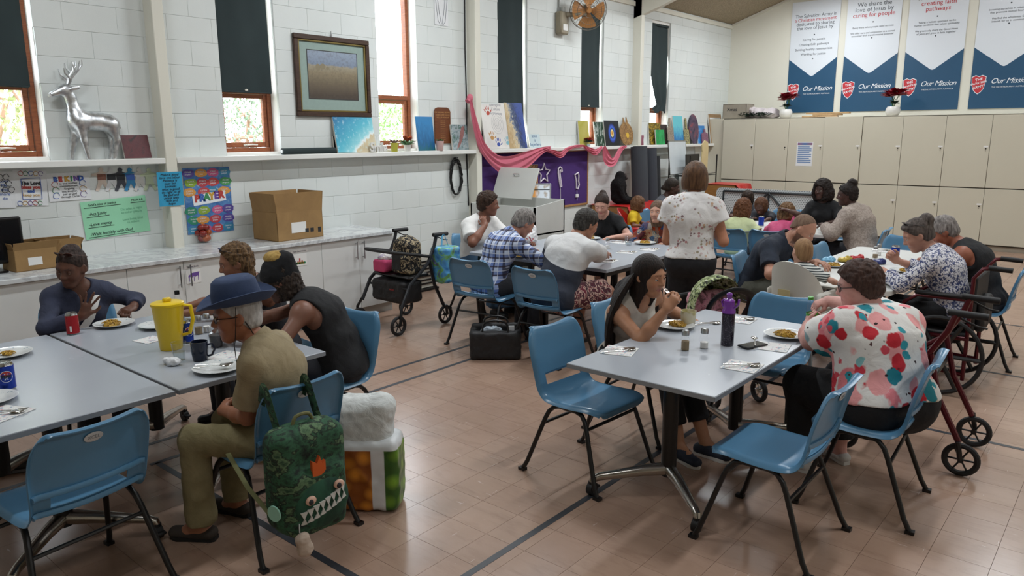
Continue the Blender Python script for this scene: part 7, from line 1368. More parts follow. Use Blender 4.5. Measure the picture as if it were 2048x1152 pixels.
for k, (y, r, h_, dx, c) in enumerate(((11.18, .135, 1.03, .0, '3A3E44'), (11.52, .12, 1.0, .0, '343840'), (11.74, .07, .86, 0, '202226'))):
    t = thing('rolled_mat', ['thick grey rolled mat standing beside the red chest', 'second grey rolled mat with a red edge', 'thin black rolled mat leaning by the wire shelf'][k], 'mat', (XW+.42+dx, y-.3, .0)); m = MB(); ln = h_+.62; m.tube([(0, 0, 0), (-.12, .02, ln)], r, 22); obj('roll', m, mat('mat_grey_%d' % k, c, .85, var=.06, bump=.2), t); sp_ = MB(); sp_.tube([(-.12+(.9*r*u/16)*math.cos(u*.9), .02+(.9*r*u/16)*math.sin(u*.9), ln+.002) for u in range(3, 17)], .006, 5); obj('spiral_edge', sp_, [ML_D, ML_R, M_BLACK][k], t)
# wire shelving with boards and play tiles
t = thing('wire_shelf', 'black wire shelving unit holding boards and play tiles', 'shelving', (-6.32, 12.55, 0)); m = MB()
for sx in (-1, 1):
    for sy in (-1, 1): m = MB(); m.cyl((sx*.2, sy*.52, 0), (sx*.2, sy*.52, 1.48), .013, n=8); obj('post', m, M_BLACK, t)
for z in (.14, .52, 1.12):
    m = MB(); 
    for sx in (-1, 1): m.tube([(sx*.2, -.52, z), (sx*.2, .52, z)], .005, 5); m.tube([(sx*.2, -.52, z+.03), (sx*.2, .52, z+.03)], .005, 5)
    for k in range(20): m.tube([(-.2, -.5+.053*k, z), (.2, -.5+.053*k, z)], .003, 4)
    obj('shelf', m, M_BLACK, t)
def board(label, y0, y1, z0, z1, x, mm, edge=None, lean=6, cat='board', name='board_panel'):
    t = thing(name, label, cat, (x, (y0+y1)/2, z0)); t.rotation_euler = (0, RAD(-lean), 0); w = (y1-y0)/2; m = MB(); m.box((-.012, -w, 0), (.0, w, z1-z0), .002); obj('panel', m, mm, t); m = MB()
    for a, b in (((-w, 0), (w, .015)), ((-w, z1-z0-.015), (w, z1-z0)), ((-w, 0), (-w+.012, z1-z0)), ((w-.012, 0), (w, z1-z0))): m.box((-.014, *a), (.004, *b))
    obj('edging', m, edge or M_STEEL, t, smooth=False); return t
M_WB = mat('whiteboard', 'C9D2D6', .25, var=.06, vscale=5); board('whiteboard with faded scribbles on the wire shelf', 11.78, 12.42, 1.153, 1.74, -6.36, M_WB); board('second whiteboard beside the yellow envelope', 12.72, 13.42, .0, 1.66, -6.58, M_WB); board('large white board standing behind the wire shelf', 11.75, 12.5, 0, 1.1, -6.62, M_WB)
t = board('black monitor box back standing on the wire shelf', 12.1, 12.6, 1.153, 1.50, -6.22, M_BLACK, M_BLACK, 3, 'screen', 'flat_screen'); m = MB(); m.box((.004, -.23, .03), (.006, -.17, .1)); obj('label', m, M_LABEL, t, smooth=False)
t = thing('paper_envelope', 'creased yellow paper envelope on the wire shelf', 'envelope', (-6.25, 12.83, 1.153)); m = MB(); m.prism([(-.12, 0), (.12, 0), (.13, .45), (.10, .55), (-.02, .58), (-.13, .5), (-.10, .38), (-.12, .3)], -.01, .01, 0); obj('paper', m, mat('manila_paper', 'C9B98A', .8, var=.06), t, smooth=False)
TC = ['3E8A4A', 'D8A83A', '3A8AB8', 'B8403A', '5A9A3A', 'C8762E']
for k in range(6): t = thing('play_tile', ['green', 'yellow', 'blue', 'red', 'light green', 'orange'][k]+' foam play tile leaning on the wire shelf', 'foam tile', (-6.12-.02*(k % 3), 12.02+.0*k, .551 if k < 3 else .171)); t.rotation_euler = (0, RAD(-8), 0); m = MB(); w = .17; teeth = [(-w+.34*i/8, (.0 if i % 2 else .02)) for i in range(9)]; m.prism(teeth+[(w, .3), (-w, .3)], -.012, .0, 0, (-.02*(k % 3), .03*(k % 3), 0)); obj('foam', m, mat('foam_'+TC[k], TC[k], .8, var=.05), t, smooth=False)
t = thing('bead_maze', 'wire bead maze toy on the wire shelf', 'toy', (-6.28, 12.30, .552)); m = MB(); m.box((-.1, -.16, 0), (.1, .16, .02), .004); obj('base', m, mat('pine_chest'), t)
for k in range(3): m = MB(); m.tube([(-.05+.05*k, -.13, .02), (-.05+.05*k, -.1, .2+.05*k), (-.05+.05*k, 0, .36), (-.05+.05*k, .1, .22), (-.05+.05*k, .13, .02)], .005, 6); obj('wire', m, M_BLACK, t)
t = thing('red_crate', 'red cloth covered crate behind the standing woman', 'crate', (-5.75, 12.75, 0)); m = MB(); m.box((-.28, -.3, 0), (.28, .3, .98), .01); obj('crate_body', m, mat('pine_chest'), t); obj('red_cover', redcloth(-.3, .3, -.32, .32, .985, (.4, .4), 5), M_REDC, t)
# folded table standing on edge behind the children
t = thing('folded_table', 'folded white perforated table standing on edge near the lockers', 'table', (-4.75, 12.15, 0)); t.scale = (.78, 1, .97); n = NT('perforated_underside'); x, y, z = n.xyz(); fx = n.math('FRACT', n.math('DIVIDE', n.math('ADD', x, n.math('MULTIPLY', n.math('FLOOR', n.math('DIVIDE', z, .03)), .025)), .05)); fz = n.math('FRACT', n.math('DIVIDE', z, .03)); hol = n.math('MULTIPLY', n.step(n.math('ABSOLUTE', n.math('SUBTRACT', fx, .5)), .3, .22), n.step(n.math('ABSOLUTE', n.math('SUBTRACT', fz, .5)), .3, .22)); n.color(n.mix(hol, 'C4CACC', '6E7678')).set(.5); n.bump(hol, -.6, .01); reg('perforated_underside', n)
m = MB(); r = .09; poly = []
for cx, cz, a0 in ((1.18-r, .98-r, 0), (-1.18+r, .98-r, 90), (-1.18+r, .06+r, 180), (1.18-r, .06+r, 270)):
    for k in range(6): a = RAD(a0+18*k); poly.append((cx+r*math.cos(a), cz+r*math.sin(a)))
m.prism(poly, 0, .04, 1); obj('tabletop', m, MATS['perforated_underside'], t, smooth=False)
for pts in ([(-1.0, -.02, .93), (1.0, -.02, .93)], [(-1.0, -.02, .93), (-1.0, -.02, .1)], [(1.0, -.02, .93), (1.0, -.02, .1)], [(0, -.03, .93), (-.85, -.03, .25)], [(0, -.03, .93), (.85, -.03, .25)], [(0, -.02, .95), (0, -.02, .1)]): m = MB(); m.tube(pts, .018, 8); obj('leg_tube', m, mat('grey_dark_tube', '2E3236', .4, .3), t)
for s_ in (-1, 1): m = MB(); m.box((s_*.9-.03, -.2, 0), (s_*.9+.03, .2, .06), .01); obj('foot', m, M_BLACK, t)
# ================================================================== ON THE TABLES
TZ = .7205
M_CHINA = pm('printed_china', lambda n: n.mix(n.math('MULTIPLY', n.step(n.noise(60, 4), .62, .66), n.step(n.math('SQRT', n.math('ADD', n.math('POWER', n.xyz()[0], 2.0), n.math('POWER', n.xyz()[1], 2.0))), .078, .084)), 'D8DBDA', '7A94A0'), .18)
M_FOOD = pm('curried_noodles', f_noise([(.35, '7A5616'), (.5, 'B0882A'), (.65, 'D0A83E'), (.8, '6A6A22')], 60), .5, .8, 90); M_RICE = pm('pale_rice', f_noise([(.4, 'CFC4A8'), (.7, 'E2DCC8')], 80), .6, .8, 120)
M_SPOON = mat('cutlery_steel', 'C4C2BE', .18, 1.0, var=.05); M_NAP = pm('printed_napkin', lambda n: n.mix(n.step(n.noise(38, 3), .60, .63), n.mix(n.step(n.noise(55, 2), .63, .66), 'DEDEDC', 'D0A0AA'), '9AAAB8'), .8)
PL = MB(); PL.lathe([(.055, 0), (.06, .002), (.085, .008), (.118, .017), (.125, .021), (.118, .021), (.085, .0125), (.06, .006), (0, .006)], 32); PLM = PL.mesh('dinner_plate'); PLM.materials.append(M_CHINA)
def plate(px, py, label, food=0, fl='', z=TZ, r=1.0, off=(0, 0), fm=None):
    p = atz(px, py, z+.01); o = link('dinner_plate', PLM, None, None, (p[0], p[1], z)); o.scale = (r*.93, r*.93, 1); tag(o, label, 'plate', 'dinner plates')
    if food:
        m = MB(); m.ell((0, 0, 0), (food, food*.75, food*.45), 26, 16); P = np.array(m.v); P = P*(1+.16*vnoise(P*70, 3)[:, None]+.1*vnoise(P*160, 5)[:, None]); P[:, 2] = np.maximum(P[:, 2], 0); m.v = [tuple(q) for q in P]; rn = random.Random(int(px*3+py))
        for k in range(46):
            a, r_ = rn.uniform(0, 6.28), food*rn.uniform(.2, .95)**.5*.95; c = np.array([r_*math.cos(a), r_*.78*math.sin(a), food*.45*math.sqrt(max(.05, 1-(r_/food)**2))]); b = rn.uniform(0, 6.28); e = np.array([math.cos(b), math.sin(b), 0])*.018; m.tube([c-e, c+[rn.uniform(-.006, .006), rn.uniform(-.006, .006), .006], c+e-[0, 0, .003]], .0026, 5)
        f = obj('noodle_helping', m, fm or M_FOOD, None, (p[0]+off[0], p[1]+off[1], z+.008)); tag(f, fl, 'food')
        m = MB(); m.ell((-food*.7, food*.5, 0), (food*.55, food*.4, food*.12), 14, 8); obj('rice', m, M_RICE, f)
    return p
def napkin(px, py, rz, label, z=TZ, s_=.17, spoon=True, kind='sf'):
    p = atz(px, py, z); m = MB(); m.box((-s_/2, -s_/2, 0), (s_/2, s_/2, .003), .001); o = obj('paper_napkin', m, M_NAP, None, (p[0], p[1], z), rz, smooth=False); tag(o, label, 'napkin', 'paper napkins')
    if spoon: cutlery(p[0], p[1], z+.004, rz+.5, 'fork and spoon pair: fork laid on the napkin '+label.split(' ', 2)[2], 'spoon laid on the napkin '+label.split(' ', 2)[2])
def spoon_m():
    m = MB(); m.tube([(-.09, 0, .004), (0, 0, .006), (.035, 0, .004)], [.005, .0035, .004], 8, flat=.4); m.ell((.06, 0, .006), (.028, .019, .006), 14, 8); return m
def fork_m():
    m = MB(); m.tube([(-.09, 0, .004), (0, 0, .006), (.03, 0, .004)], [.005, .0035, .005], 8, flat=.4); m.box((.028, -.012, .003), (.05, .012, .006), .001)
    for k in range(4): m.tube([(.05, -.0105+.007*k, .0045), (.09, -.0105+.007*k, .008)], .0016, 5)
    return m
SPM = spoon_m().mesh('spoon'); SPM.materials.append(M_SPOON); FKM = fork_m().mesh('fork'); FKM.materials.append(M_SPOON)
def cutlery(x, y, z, rz, lf, lsn):
    a = np.array([-math.sin(rz), math.cos(rz)])*.016
    if lf: tag(link('fork', FKM, None, None, (x+a[0], y+a[1], z), rz), lf.replace('fork and spoon pair: ', ''), 'fork')
    if lsn: tag(link('spoon', SPM, None, None, (x-a[0], y-a[1], z), rz+.12), lsn, 'spoon')
def shaker(px, py, label, fill, fm, z=TZ):
    p = atz(px, py, z); t = thing('shaker', label, 'shaker', (p[0], p[1], z)); t.scale = (1.2,)*3; m = MB(); m.lathe([(.02, 0), (.0215, .004), (.0215, .05), (.014, .062), (.014, .07)], 8); obj('glass', m, M_GLASS, t, smooth=False); m = MB(); m.lathe([(.018, .003), (.018, fill), (0, fill)], 8); obj('filling', m, fm, t, smooth=False); m = MB(); m.lathe([(.0165, .068), (.0165, .086), (.013, .092), (0, .094)], 16); obj('cap', m, M_STEEL, t)
M_SALT = mat('salt', 'DEDDDA', .8); M_PEP = mat('ground_pepper', '8A785C', .9, var=.15, vscale=200); M_COLA = mat('cola', '1E0C0A', .1); M_CLEARP = m_glass('clear_plastic', (.96, .97, .98, 1))
def cup(px, py, label, fill, fm, r=.04, h=.11, z=TZ, name='plastic_cup'):
    p = atz(px, py, z); t = thing(name, label, 'cup', (p[0], p[1], z)); m = MB(); m.lathe([(r*.72, 0), (r*.75, .002), (r, h-.004), (r*1.06, h), (r*.97, h-.003), (r*.72, .006), (0, .006)], 20, cap=False); obj('wall', m, M_CLEARP, t)
    if fill: m = MB(); k = fill/h; m.lathe([(r*.70, .007), (r*(.70+.25*k), fill), (0, fill)], 20); obj('drink', m, fm, t)
def mug(px, py, label, m_, r=.042, h=.095, ang=0, z=TZ):
    p = atz(px, py, z); t = thing('mug', label, 'mug', (p[0], p[1], z), ang); m = MB(); m.lathe([(r*.8, 0), (r*.86, .003), (r, h*.5), (r*1.02, h), (r*.95, h), (r*.9, h*.3), (0, h*.12)], 22); obj('mug_body', m, m_, t); m = MB(); m.tube([(r*.95, 0, h*.8), (r*1.5, 0, h*.85), (r*1.75, 0, h*.55), (r*1.4, 0, h*.25), (r*.92, 0, h*.2)], .006, 8); obj('handle', m, m_, t)
    return t
def wrap(txt, size, m_, parent, R, z, a0, bold=.0):
    o = letters('lettering', txt, size, m_, parent, (0, 0, 0), (1, 0, 0), (0, 1, 0), bold=bold); me = o.data; c = np.empty(len(me.vertices)*3, np.float32); me.vertices.foreach_get('co', c); c = c.reshape(-1, 3); a = a0+c[:, 0]/R; q = np.c_[(R+c[:, 2])*np.cos(a), (R+c[:, 2])*np.sin(a), z+c[:, 1]]; me.vertices.foreach_set('co', q.astype(np.float32).ravel()); me.update()
def patch(parent, m_, R, z, a0, fn, n=28):
    m = MB(); pts = [fn(u) for u in np.linspace(0, 2*math.pi, n+1)[:-1]]; q = [(R*math.cos(a0+p/R), R*math.sin(a0+p/R), z+s_) for p, s_ in pts]; cy, cz = np.mean([p for p, _ in pts]), np.mean([s_ for _, s_ in pts]); q.append((R*math.cos(a0+cy/R), R*math.sin(a0+cy/R), z+cz)); m.add(q, [(k, (k+1) % n, n) for k in range(n)]); obj('logo_patch', m, m_, parent)
M_CANB = mat('blue_can', '1E3FA8', .25, .5, var=.05); M_CANR = mat('red_can', 'B0242C', .25, .5, var=.05); M_TIN = mat('tin', 'BFC2C4', .2, 1.0)
def can(px, py, label, m_, face=0, logo=False, r=.033, h=.122, z=TZ):
    p = atz(px, py, z); t = thing('drink_can', label, 'can', (p[0], p[1], z)); t.scale = (1.06,)*3; m = MB(); m.lathe([(r, .008), (r, h-.014)], 24, cap=False); obj('can_wall', m, m_, t); m = MB(); m.lathe([(r*.75, 0), (r*.8, 0), (r, .009)], 24); obj('base', m, M_TIN, t); m = MB(); m.lathe([(r, h-.015), (r*.84, h-.003), (r*.84, h), (r*.78, h), (r*.76, h-.004), (0, h-.004)], 24); m.box((-.008, -.012, h-.004), (.008, .01, h-.002)); obj('rim', m, M_TIN, t)
    a0 = math.atan2(-p[1], -p[0])+face
    if logo:
        R = r+.0004; c = .024; patch(t, M_PRW, R, h*.52, a0, lambda u: (c*1.06*math.cos(u), c*1.06*math.sin(u))); top = lambda u: (c*math.cos(u/2), .007+ (c-.007)*math.sin(u/2) if True else 0); patch(t, ML_R, R+.0004, h*.52, a0, lambda u: (c*.97*math.cos(u), max(.007, c*.97*math.sin(u)))); patch(t, M_CANB, R+.0004, h*.52, a0, lambda u: (c*.97*math.cos(u), min(-.008, c*.97*math.sin(u)))); wrap('PEPSI', .0165, M_INKB, t, R+.001, h*.52, a0, .0008)
    else: m = MB(); aa = [a0-.45+.3*k/6 for k in range(7)]; m.add([((r+.0005)*math.cos(a), (r+.0005)*math.sin(a), zz) for zz in (.02, .052) for a in aa], [(k, k+1, 8+k, 7+k) for k in range(6)]); obj('barcode', m, M_LABEL, t)
    return t
# near table
plate(1350, 652, 'plate of half eaten noodles before the long-haired woman', .05, 'helping of yellow noodles before the long-haired woman', off=(.0, .03)); plate(1570, 670, 'plate with a tall noodle helping beside the phone', .055, 'tall helping of curried noodles beside the phone')
t = mug(1376, 650, 'cream mug with a red apple pattern', pm('apple_mug', lambda n: n.mix(n.step(n.noise(9, 2), .5, .55), 'D8D2B8', 'B8B07A'), .25), .045, .09, 2.6); patch(t, ML_R, .0475, .04, -1.05, lambda u: (.016*math.cos(u), .017*math.sin(u)))
shaker(1370, 700, 'glass pepper shaker on the near table', .042, M_PEP); shaker(1408, 696, 'glass salt shaker on the near table', .028, M_SALT)
p = atz(1454, 690, TZ); t = thing('drink_flask', 'glitter drink flask with a purple spout lid', 'bottle', (p[0], p[1], TZ)); t.scale = (1.05, 1.05, .87); m = MB(); m.lathe([(.031, 0), (.033, .004), (.033, .205), (.028, .21), (0, .21)], 24); obj('flask_body', m, pm('black_glitter', lambda n: n.mix(n.step(n.voro(230), .22, .12), '241E2A', 'B0A4B8'), .2), t); m = MB(); m.lathe([(.034, .208), (.034, .225), (.026, .24), (.028, .285), (.02, .295), (.013, .3), (.013, .315), (.016, .325), (.01, .335), (0, .337)], 20); m.tube([(.028, 0, .24), (.05, 0, .27), (.052, 0, .3)], .006, 6); M_PUR = mat('purple_plastic', '7E3FA0', .2, var=.05); obj('lid', m, M_PUR, t); m = MB(); m.tube([(-.03, 0, .24), (-.045, .01, .27), (-.03, .01, .29)], .006, 6); obj('strap', m, M_PUR, t)
napkin(1239, 702, .3, 'printed napkin nearest the empty chair'); napkin(1484, 733, .1, 'printed napkin at the near table edge'); napkin(1545, 694, .2, 'printed napkin under the dark phone', spoon=False); napkin(1480, 640, .1, 'printed napkin at the far table end'); cutlery(*atz(1413, 648, TZ)[:2], TZ+.001, .8, 'fork lying beside the apple mug', 'spoon lying beside the apple mug')
p = atz(1505, 693, TZ); t = thing('mobile_phone', 'black mobile phone with a spoon on its corner', 'phone', (p[0], p[1], TZ+.004), -.35); m = MB(); m.box((-.038, -.078, 0), (.038, .078, .009), .003); obj('casing', m, M_BLACK, t); m = MB(); m.box((-.034, -.073, .009), (.034, .073, .0095)); obj('display', m, mat('phone_screen', '1E2630', .08, var=.5, vscale=25), t, smooth=False); tag(link('spoon', SPM, None, None, (p[0]-.01, p[1]+.05, TZ+.0145), 2.0), 'spoon lying across the mobile phone', 'spoon')
# table with the jug
can(147, 668, 'red drink can by the navy blouse', M_CANR); plate(228, 648, 'plate of noodles before the navy blouse', .06, 'noodles eaten by the woman in navy', off=(.01, -.02)); plate(318, 651, 'empty plate behind the yellow jug'); plate(437, 736, 'scraped plate before the hat man', r=1.05); plate(455, 668, 'side plate behind the hat man face', r=.85)
cutlery(*atz(428, 740, TZ)[:2], TZ+.02, .8, 'fork resting on the scraped plate', 'spoon resting on the scraped plate')
p = atz(343, 697, TZ); t = thing('water_jug', 'tall yellow plastic jug with a lid', 'jug', (p[0], p[1], TZ)); t.scale = (1.08,)*3; M_YJ = NT('yellow_plastic'); M_YJ.color('E8C51A').set(.3, Subsurface_Weight=.0); M_YJ = reg('yellow_plastic', M_YJ); m = MB(); m.lathe([(.05, 0), (.053, .004), (.061, .1), (.063, .104), (.074, .225), (.076, .23), (.07, .23), (.05, .01)], 28); obj('jug_body', m, M_YJ, t); m = MB(); m.lathe([(.078, .225), (.078, .236), (.07, .24), (0, .243)], 28); m.box((-.012, -.02, .24), (.012, .02, .262), .006); obj('lid', m, M_YJ, t); m = MB(); m.tube([(.05, .05, .225), (.085, .075, .22), (.09, .08, .15), (.075, .065, .08), (.045, .045, .07)], .012, 8, flat=.7); obj('handle', m, M_YJ, t)
cup(434, 694, 'clear plastic cup half full of cola by the hat man', .07, M_COLA, .044, .115); p = atz(360, 722, TZ); cup(360, 722, 'faceted water glass before the yellow jug', .05, m_glass('water', (.9, .94, .95, 1)), .036, .10, name='water_glass'); mug(401, 720, 'dark navy mug with a green inside', mat('navy_glaze', '1A2236', .15, var=.08), .042, .1, .9)
shaker(398, 668, 'glass pepper shaker behind the navy mug', .035, M_PEP); shaker(415, 664, 'glass salt shaker behind the navy mug', .03, M_SALT); can(375, 684, 'blue drink can hidden behind the yellow jug', M_CANB, .5, True); napkin(300, 680, .2, 'plain folded napkin beside the jug', spoon=False, s_=.13); napkin(455, 713, .3, 'printed napkin under the scraped plate', spoon=False)
p = atz(359, 640, TZ); t = thing('soda_bottle', 'clear bottle with a black cap behind the jug', 'bottle', (p[0], p[1], TZ)); m = MB(); m.lathe([(.028, 0), (.03, .004), (.03, .11), (.014, .155), (.013, .17)], 18); obj('bottle_body', m, M_GLASS, t); m = MB(); m.lathe([(.015, .165), (.015, .188), (0, .188)], 14); obj('cap', m, M_BLACK, t); m = MB(); m.lathe([(.0285, .003), (.0285, .09), (0, .09)], 18); obj('drink', m, M_COLA, t)
pr = [EL((0, 0, .02), (.05, .02, .018), None, .02), EL((.03, .02, .02), (.03, .025, .02), None, .02)]; D, lo, hh = field(pr, .006, [lambda X, Y, Z: .001-Z+0*X+0*Y]); P, Q = nets(D, lo, hh, 0); P = wrinkle(P, Q, .008, 60, 4); P[:, 2] = np.maximum(P[:, 2], .001); q = atz(338, 730, TZ); tag(link('crumpled_tissue', np_mesh('crumpled_tissue', P, Q, M_PAPER), None, None, (q[0], q[1], TZ)), 'crumpled white tissue beside the water glass', 'tissue')
can(16, 778, 'blue drink can near the picture edge', M_CANB, 0, True); plate(15, 708, 'plate with leftovers at the picture edge', .03, 'few yellow leftovers at the picture edge'); plate(-25, 800, 'second plate cut by the picture edge'); napkin(5, 828, .4, 'grey napkin in the corner of the picture')
# middle table
for px, py, lb, fd in ((1180, 477, 'plate before the young woman in black', .05), (1290, 486, 'plate with a golden patty before the orange shirt', .055), (1040, 512, 'plate beside the plaid shirt', .04)): plate(px, py, lb, fd, 'food on the '+lb)
cup(1040, 505, 'plastic cup of cola beside the plaid shirt', .06, M_COLA, .042, .11); cup(1178, 520, 'plastic cup beside the white and navy T-shirt', .03, M_COLA, .045, .115); cup(1257, 491, 'plastic water cup before the orange shirt', .03, MATS['water'], .042, .105)
shaker(1215, 498, 'salt shaker alone on the middle table', .03, M_SALT); napkin(1253, 505, .2, 'white napkin before the long-haired woman head'); napkin(1298, 499, .1, 'white napkin at the middle table edge'); napkin(1213, 522, .2, 'white napkin under the man elbow'); napkin(1240, 485, .1, 'white napkin between two plates')
pr = [EL((0, 0, .07), (.08, .1, .08), None, .04), EL((.0, .03, .15), (.05, .07, .06), None, .04)]; D, lo, hh = field(pr, .009, [lambda X, Y, Z: .001-Z+0*X+0*Y]); P, Q = nets(D, lo, hh, 1); P = wrinkle(P, Q, .014, 26, 4); P[:, 2] = np.maximum(P[:, 2], .001); q = (-4.9, 6.1); tag(link('plastic_bag', np_mesh('plastic_bag', P, Q, pm('printed_carrier', lambda n: n.mix(n.step(n.noise(26, 3), .60, .63), 'D8D8D8', 'A8404A'), .35)), None, None, (q[0], q[1], TZ)), 'knotted white carrier bag on the middle table', 'bag')
# white table
plate(1668, 531, 'plate of noodles near the baby', .055, 'yellow noodles beside the baby'); plate(1812, 542, 'plate before the print blouse woman', .045, 'noodles before the print blouse woman', r=1.05); plate(1790, 566, 'second plate under the print blouse woman arm', .03, 'leftovers under the print blouse arm'); can(1789, 521, 'blue drink can standing on the white table', M_CANB, 1.5, False, .034, .13)
shaker(1750, 516, 'pepper shaker on the white table', .03, M_PEP); shaker(1757, 511, 'salt shaker on the white table', .03, M_SALT); napkin(1763, 502, .1, 'white napkin at the far corner of the white table')
for k, (px, py, c, lb) in enumerate(((1712, 520, 'B02028', 'crumpled red foil wrapper on the white table'), (1688, 524, 'B9A040', 'open yellow crisp packet on the white table'), (1655, 524, '7FB8D8', 'scrunched blue napkin on the white table'), (1755, 528, '26306A', 'dark blue packet on the white table'))):
    pr = [EL((0, 0, .02), (.06, .045, .02), None, .02), EL((.03, .02, .03), (.03, .03, .025), None, .02)]; D, lo, hh = field(pr, .008, [lambda X, Y, Z: .001-Z+0*X+0*Y]); P, Q = nets(D, lo, hh, 0); P = wrinkle(P, Q, .012, 40, k); P[:, 2] = np.maximum(P[:, 2], .001); q = atz(px, py, TZ); tag(link('crumpled_packet', np_mesh('crumpled_packet', P, Q, mat('packet_'+c, c, .3, .2, var=.15, vscale=30)), None, None, (q[0], q[1], TZ)), lb, 'packet')
plate(1487, 462, 'plate of noodles on the children table', .05, 'yellow noodles on the children table'); can(1522, 452, 'blue can beside the pink shirt', M_CANB, 1.5, False, .033, .12); can(1580, 452, 'blue can beyond the pink shirt', M_CANB, 1.5, False, .033, .12)
for k, (px, py) in enumerate(((1483, 450), (1492, 448), (1499, 450), (1478, 446))): cup(px, py, ['first', 'second', 'third', 'fourth'][k]+' clear cup in the cluster on the children table', 0, None, .04, .10)
# held cutlery and bottle
def hold(J, side, me, label, cat, R=None, off=0):
    a = J['arms'][side]; g = J['Rw']@a['grip']+J['pos']; d = J['Rw']@np.asarray(R if R is not None else a['d']); X_ = unit(d); Y_, Z_, _ = frame_of(X_); M = Matrix(((X_[0], Y_[0], Z_[0], g[0]+X_[0]*off), (X_[1], Y_[1], Z_[1], g[1]+X_[1]*off), (X_[2], Y_[2], Z_[2], g[2]+X_[2]*off), (0, 0, 0, 1))); o = link(cat, me, None, None); o.matrix_world = M; return tag(o, label, cat)
hold(J1, 'L', FKM, 'fork held by the woman in navy', 'fork', (.3, -.5, -.35), .03); mo = J11['Rw']@J11['Hp'](.095, 0, -.064)+J11['pos']; gr = J11['Rw']@J11['arms']['R']['grip']+J11['pos']; hold(J11, 'R', FKM, 'fork raised to the long-haired woman mouth', 'fork', mo-gr, np.linalg.norm(mo-gr)-.085); hold(J15, 'L', FKM, 'fork held by the print blouse woman', 'fork', (.6, .1, -.6), .03)
g = J12['Rw']@J12['arms']['L']['grip']+J12['pos']; t = thing('soda_bottle', 'small bottle with a green label in the floral woman hands', 'bottle', g-np.array([0, 0, .07])); t.rotation_euler = (.1, -.1, 0); m = MB(); m.lathe([(.028, 0), (.031, .006), (.031, .10), (.029, .12), (.016, .165), (.013, .17), (.013, .185)], 20); obj('bottle_body', m, M_GLASS, t); m = MB(); m.lathe([(.0318, .055), (.0318, .105)], 20, cap=False); obj('label', m, mat('green_label', '4AA83A', .4), t); wrap('Coca', .03, M_PRW, t, .0322, .08, math.atan2(-g[1], -g[0]), .001); m = MB(); m.lathe([(.0285, .004), (.03, .10), (.0, .10)], 18); obj('drink', m, MATS['water'], t); m = MB(); m.lathe([(.015, .18), (.015, .196), (0, .196)], 14); obj('cap', m, mat('green_label'), t)
# ================================================================== WORN THINGS
M_HAT = m_cloth('blue_felt_hat', '2E3E5E', '3A4C70', .8, .15, 5)
Hp = J4['Hp']; P = np.zeros((6, 37, 3)); m = MB(); cr = [(.005, .0), (.105, .075), (.098, .07), (.085, .06), (.05, .035), (.001, .001)]
def hatp(r, u, z, ry=.82): return Hp(-.014+r*math.cos(u), r*ry*math.sin(u), z)
rings = [[hatp(.182, u, .056+.060*abs(math.sin(u))**1.5+(.03 if math.cos(u) < 0 else -.004)*abs(math.cos(u))) for u in np.linspace(0, 6.2832, 37)], [hatp(.148, u, .056+.016*abs(math.sin(u))) for u in np.linspace(0, 6.2832, 37)], [hatp(.112, u, .064) for u in np.linspace(0, 6.2832, 37)], [hatp(.108, u, .11) for u in np.linspace(0, 6.2832, 37)], [hatp(.097, u, .165) for u in np.linspace(0, 6.2832, 37)], [hatp(.078, u, .182) for u in np.linspace(0, 6.2832, 37)], [hatp(.03, u, .170) for u in np.linspace(0, 6.2832, 37)], [hatp(.002, u, .165) for u in np.linspace(0, 6.2832, 37)]]
m.shell(np.array(rings), .004); obj('hat', m, M_HAT, J4['root'], angle=80); m = MB()
for q in (-1, 1): m.tube([Hp(.0, q*.098, .06), Hp(.015, q*.088, -.03), Hp(.03, q*.06, -.11), Hp(.035, 0, -.14), Hp(.04, 0, -.24)], .002, 5)
m.tube([Hp(-.03, .08, -.02), Hp(-.06, .06, -.10), Hp(-.12, .0, -.12)], .0025, 5); obj('chin_cord', m, M_BLACK, J4['root'])
glasses(J4, M_BLACK, m_glass('spectacle_lens', (.93, .95, .97, 1)), lens=(.023, .017)); glasses(J12, M_BLACK, MATS['spectacle_lens'], lens=(.024, .019))
glasses(J1, mat('brown_frame', '4A2A1E', .3), mat('brown_lens', '3A2420', .1), (.06, 0, .118), lens=(.025, .019)); glasses(J2, M_BLACK, mat('blue_mirror_lens', '2A4FB8', .05, .8, var=.1), (.062, 0, .105), lens=(.025, .018)); glasses(J15, M_BLACK, mat('brown_lens'), (.052, 0, .118), lens=(.022, .016))
Hp = J3['Hp']; E3 = lambda c, r: EL(Hp(*c), np.array(r)*J3['hs'], J3['RH'], .02); up_ = J3['RH']@unit(np.array([-.35, 0, 1.])); p0 = Hp(.07, 0, .03)
D, lo, hh = field([E3((-.016, 0, .036), (.117, .096, .112)), E3((-.05, 0, .10), (.09, .08, .07))], .007, [lambda X, Y, Z: -((X-p0[0])*up_[0]+(Y-p0[1])*up_[1]+(Z-p0[2])*up_[2])]); P, Q = nets(D, lo, hh, 1); P = wrinkle(P, Q, .004, 20, 2); link('beanie', np_mesh('beanie', P, Q, m_cloth('black_knit', '0E0F12', '1A1B1F', .95, .3, 30)), None, J3['root'])
m = MB(); m.ell(Hp(-.045, 0, .135), (.075, .068, .042), 16, 9); obj('beanie_patch', m, pm('camel_knit', f_noise([(.4, '9A7A3E'), (.6, 'B89A5A')], 30), .9, .4, 80), J3['root'])
rnd = random.Random(11); MH = MATS['very_long_dark_hair']; Hp = J11['Hp']; nb = J11['nb']; fw, lt, up = J11['fwd'], J11['lat'], J11['upv']
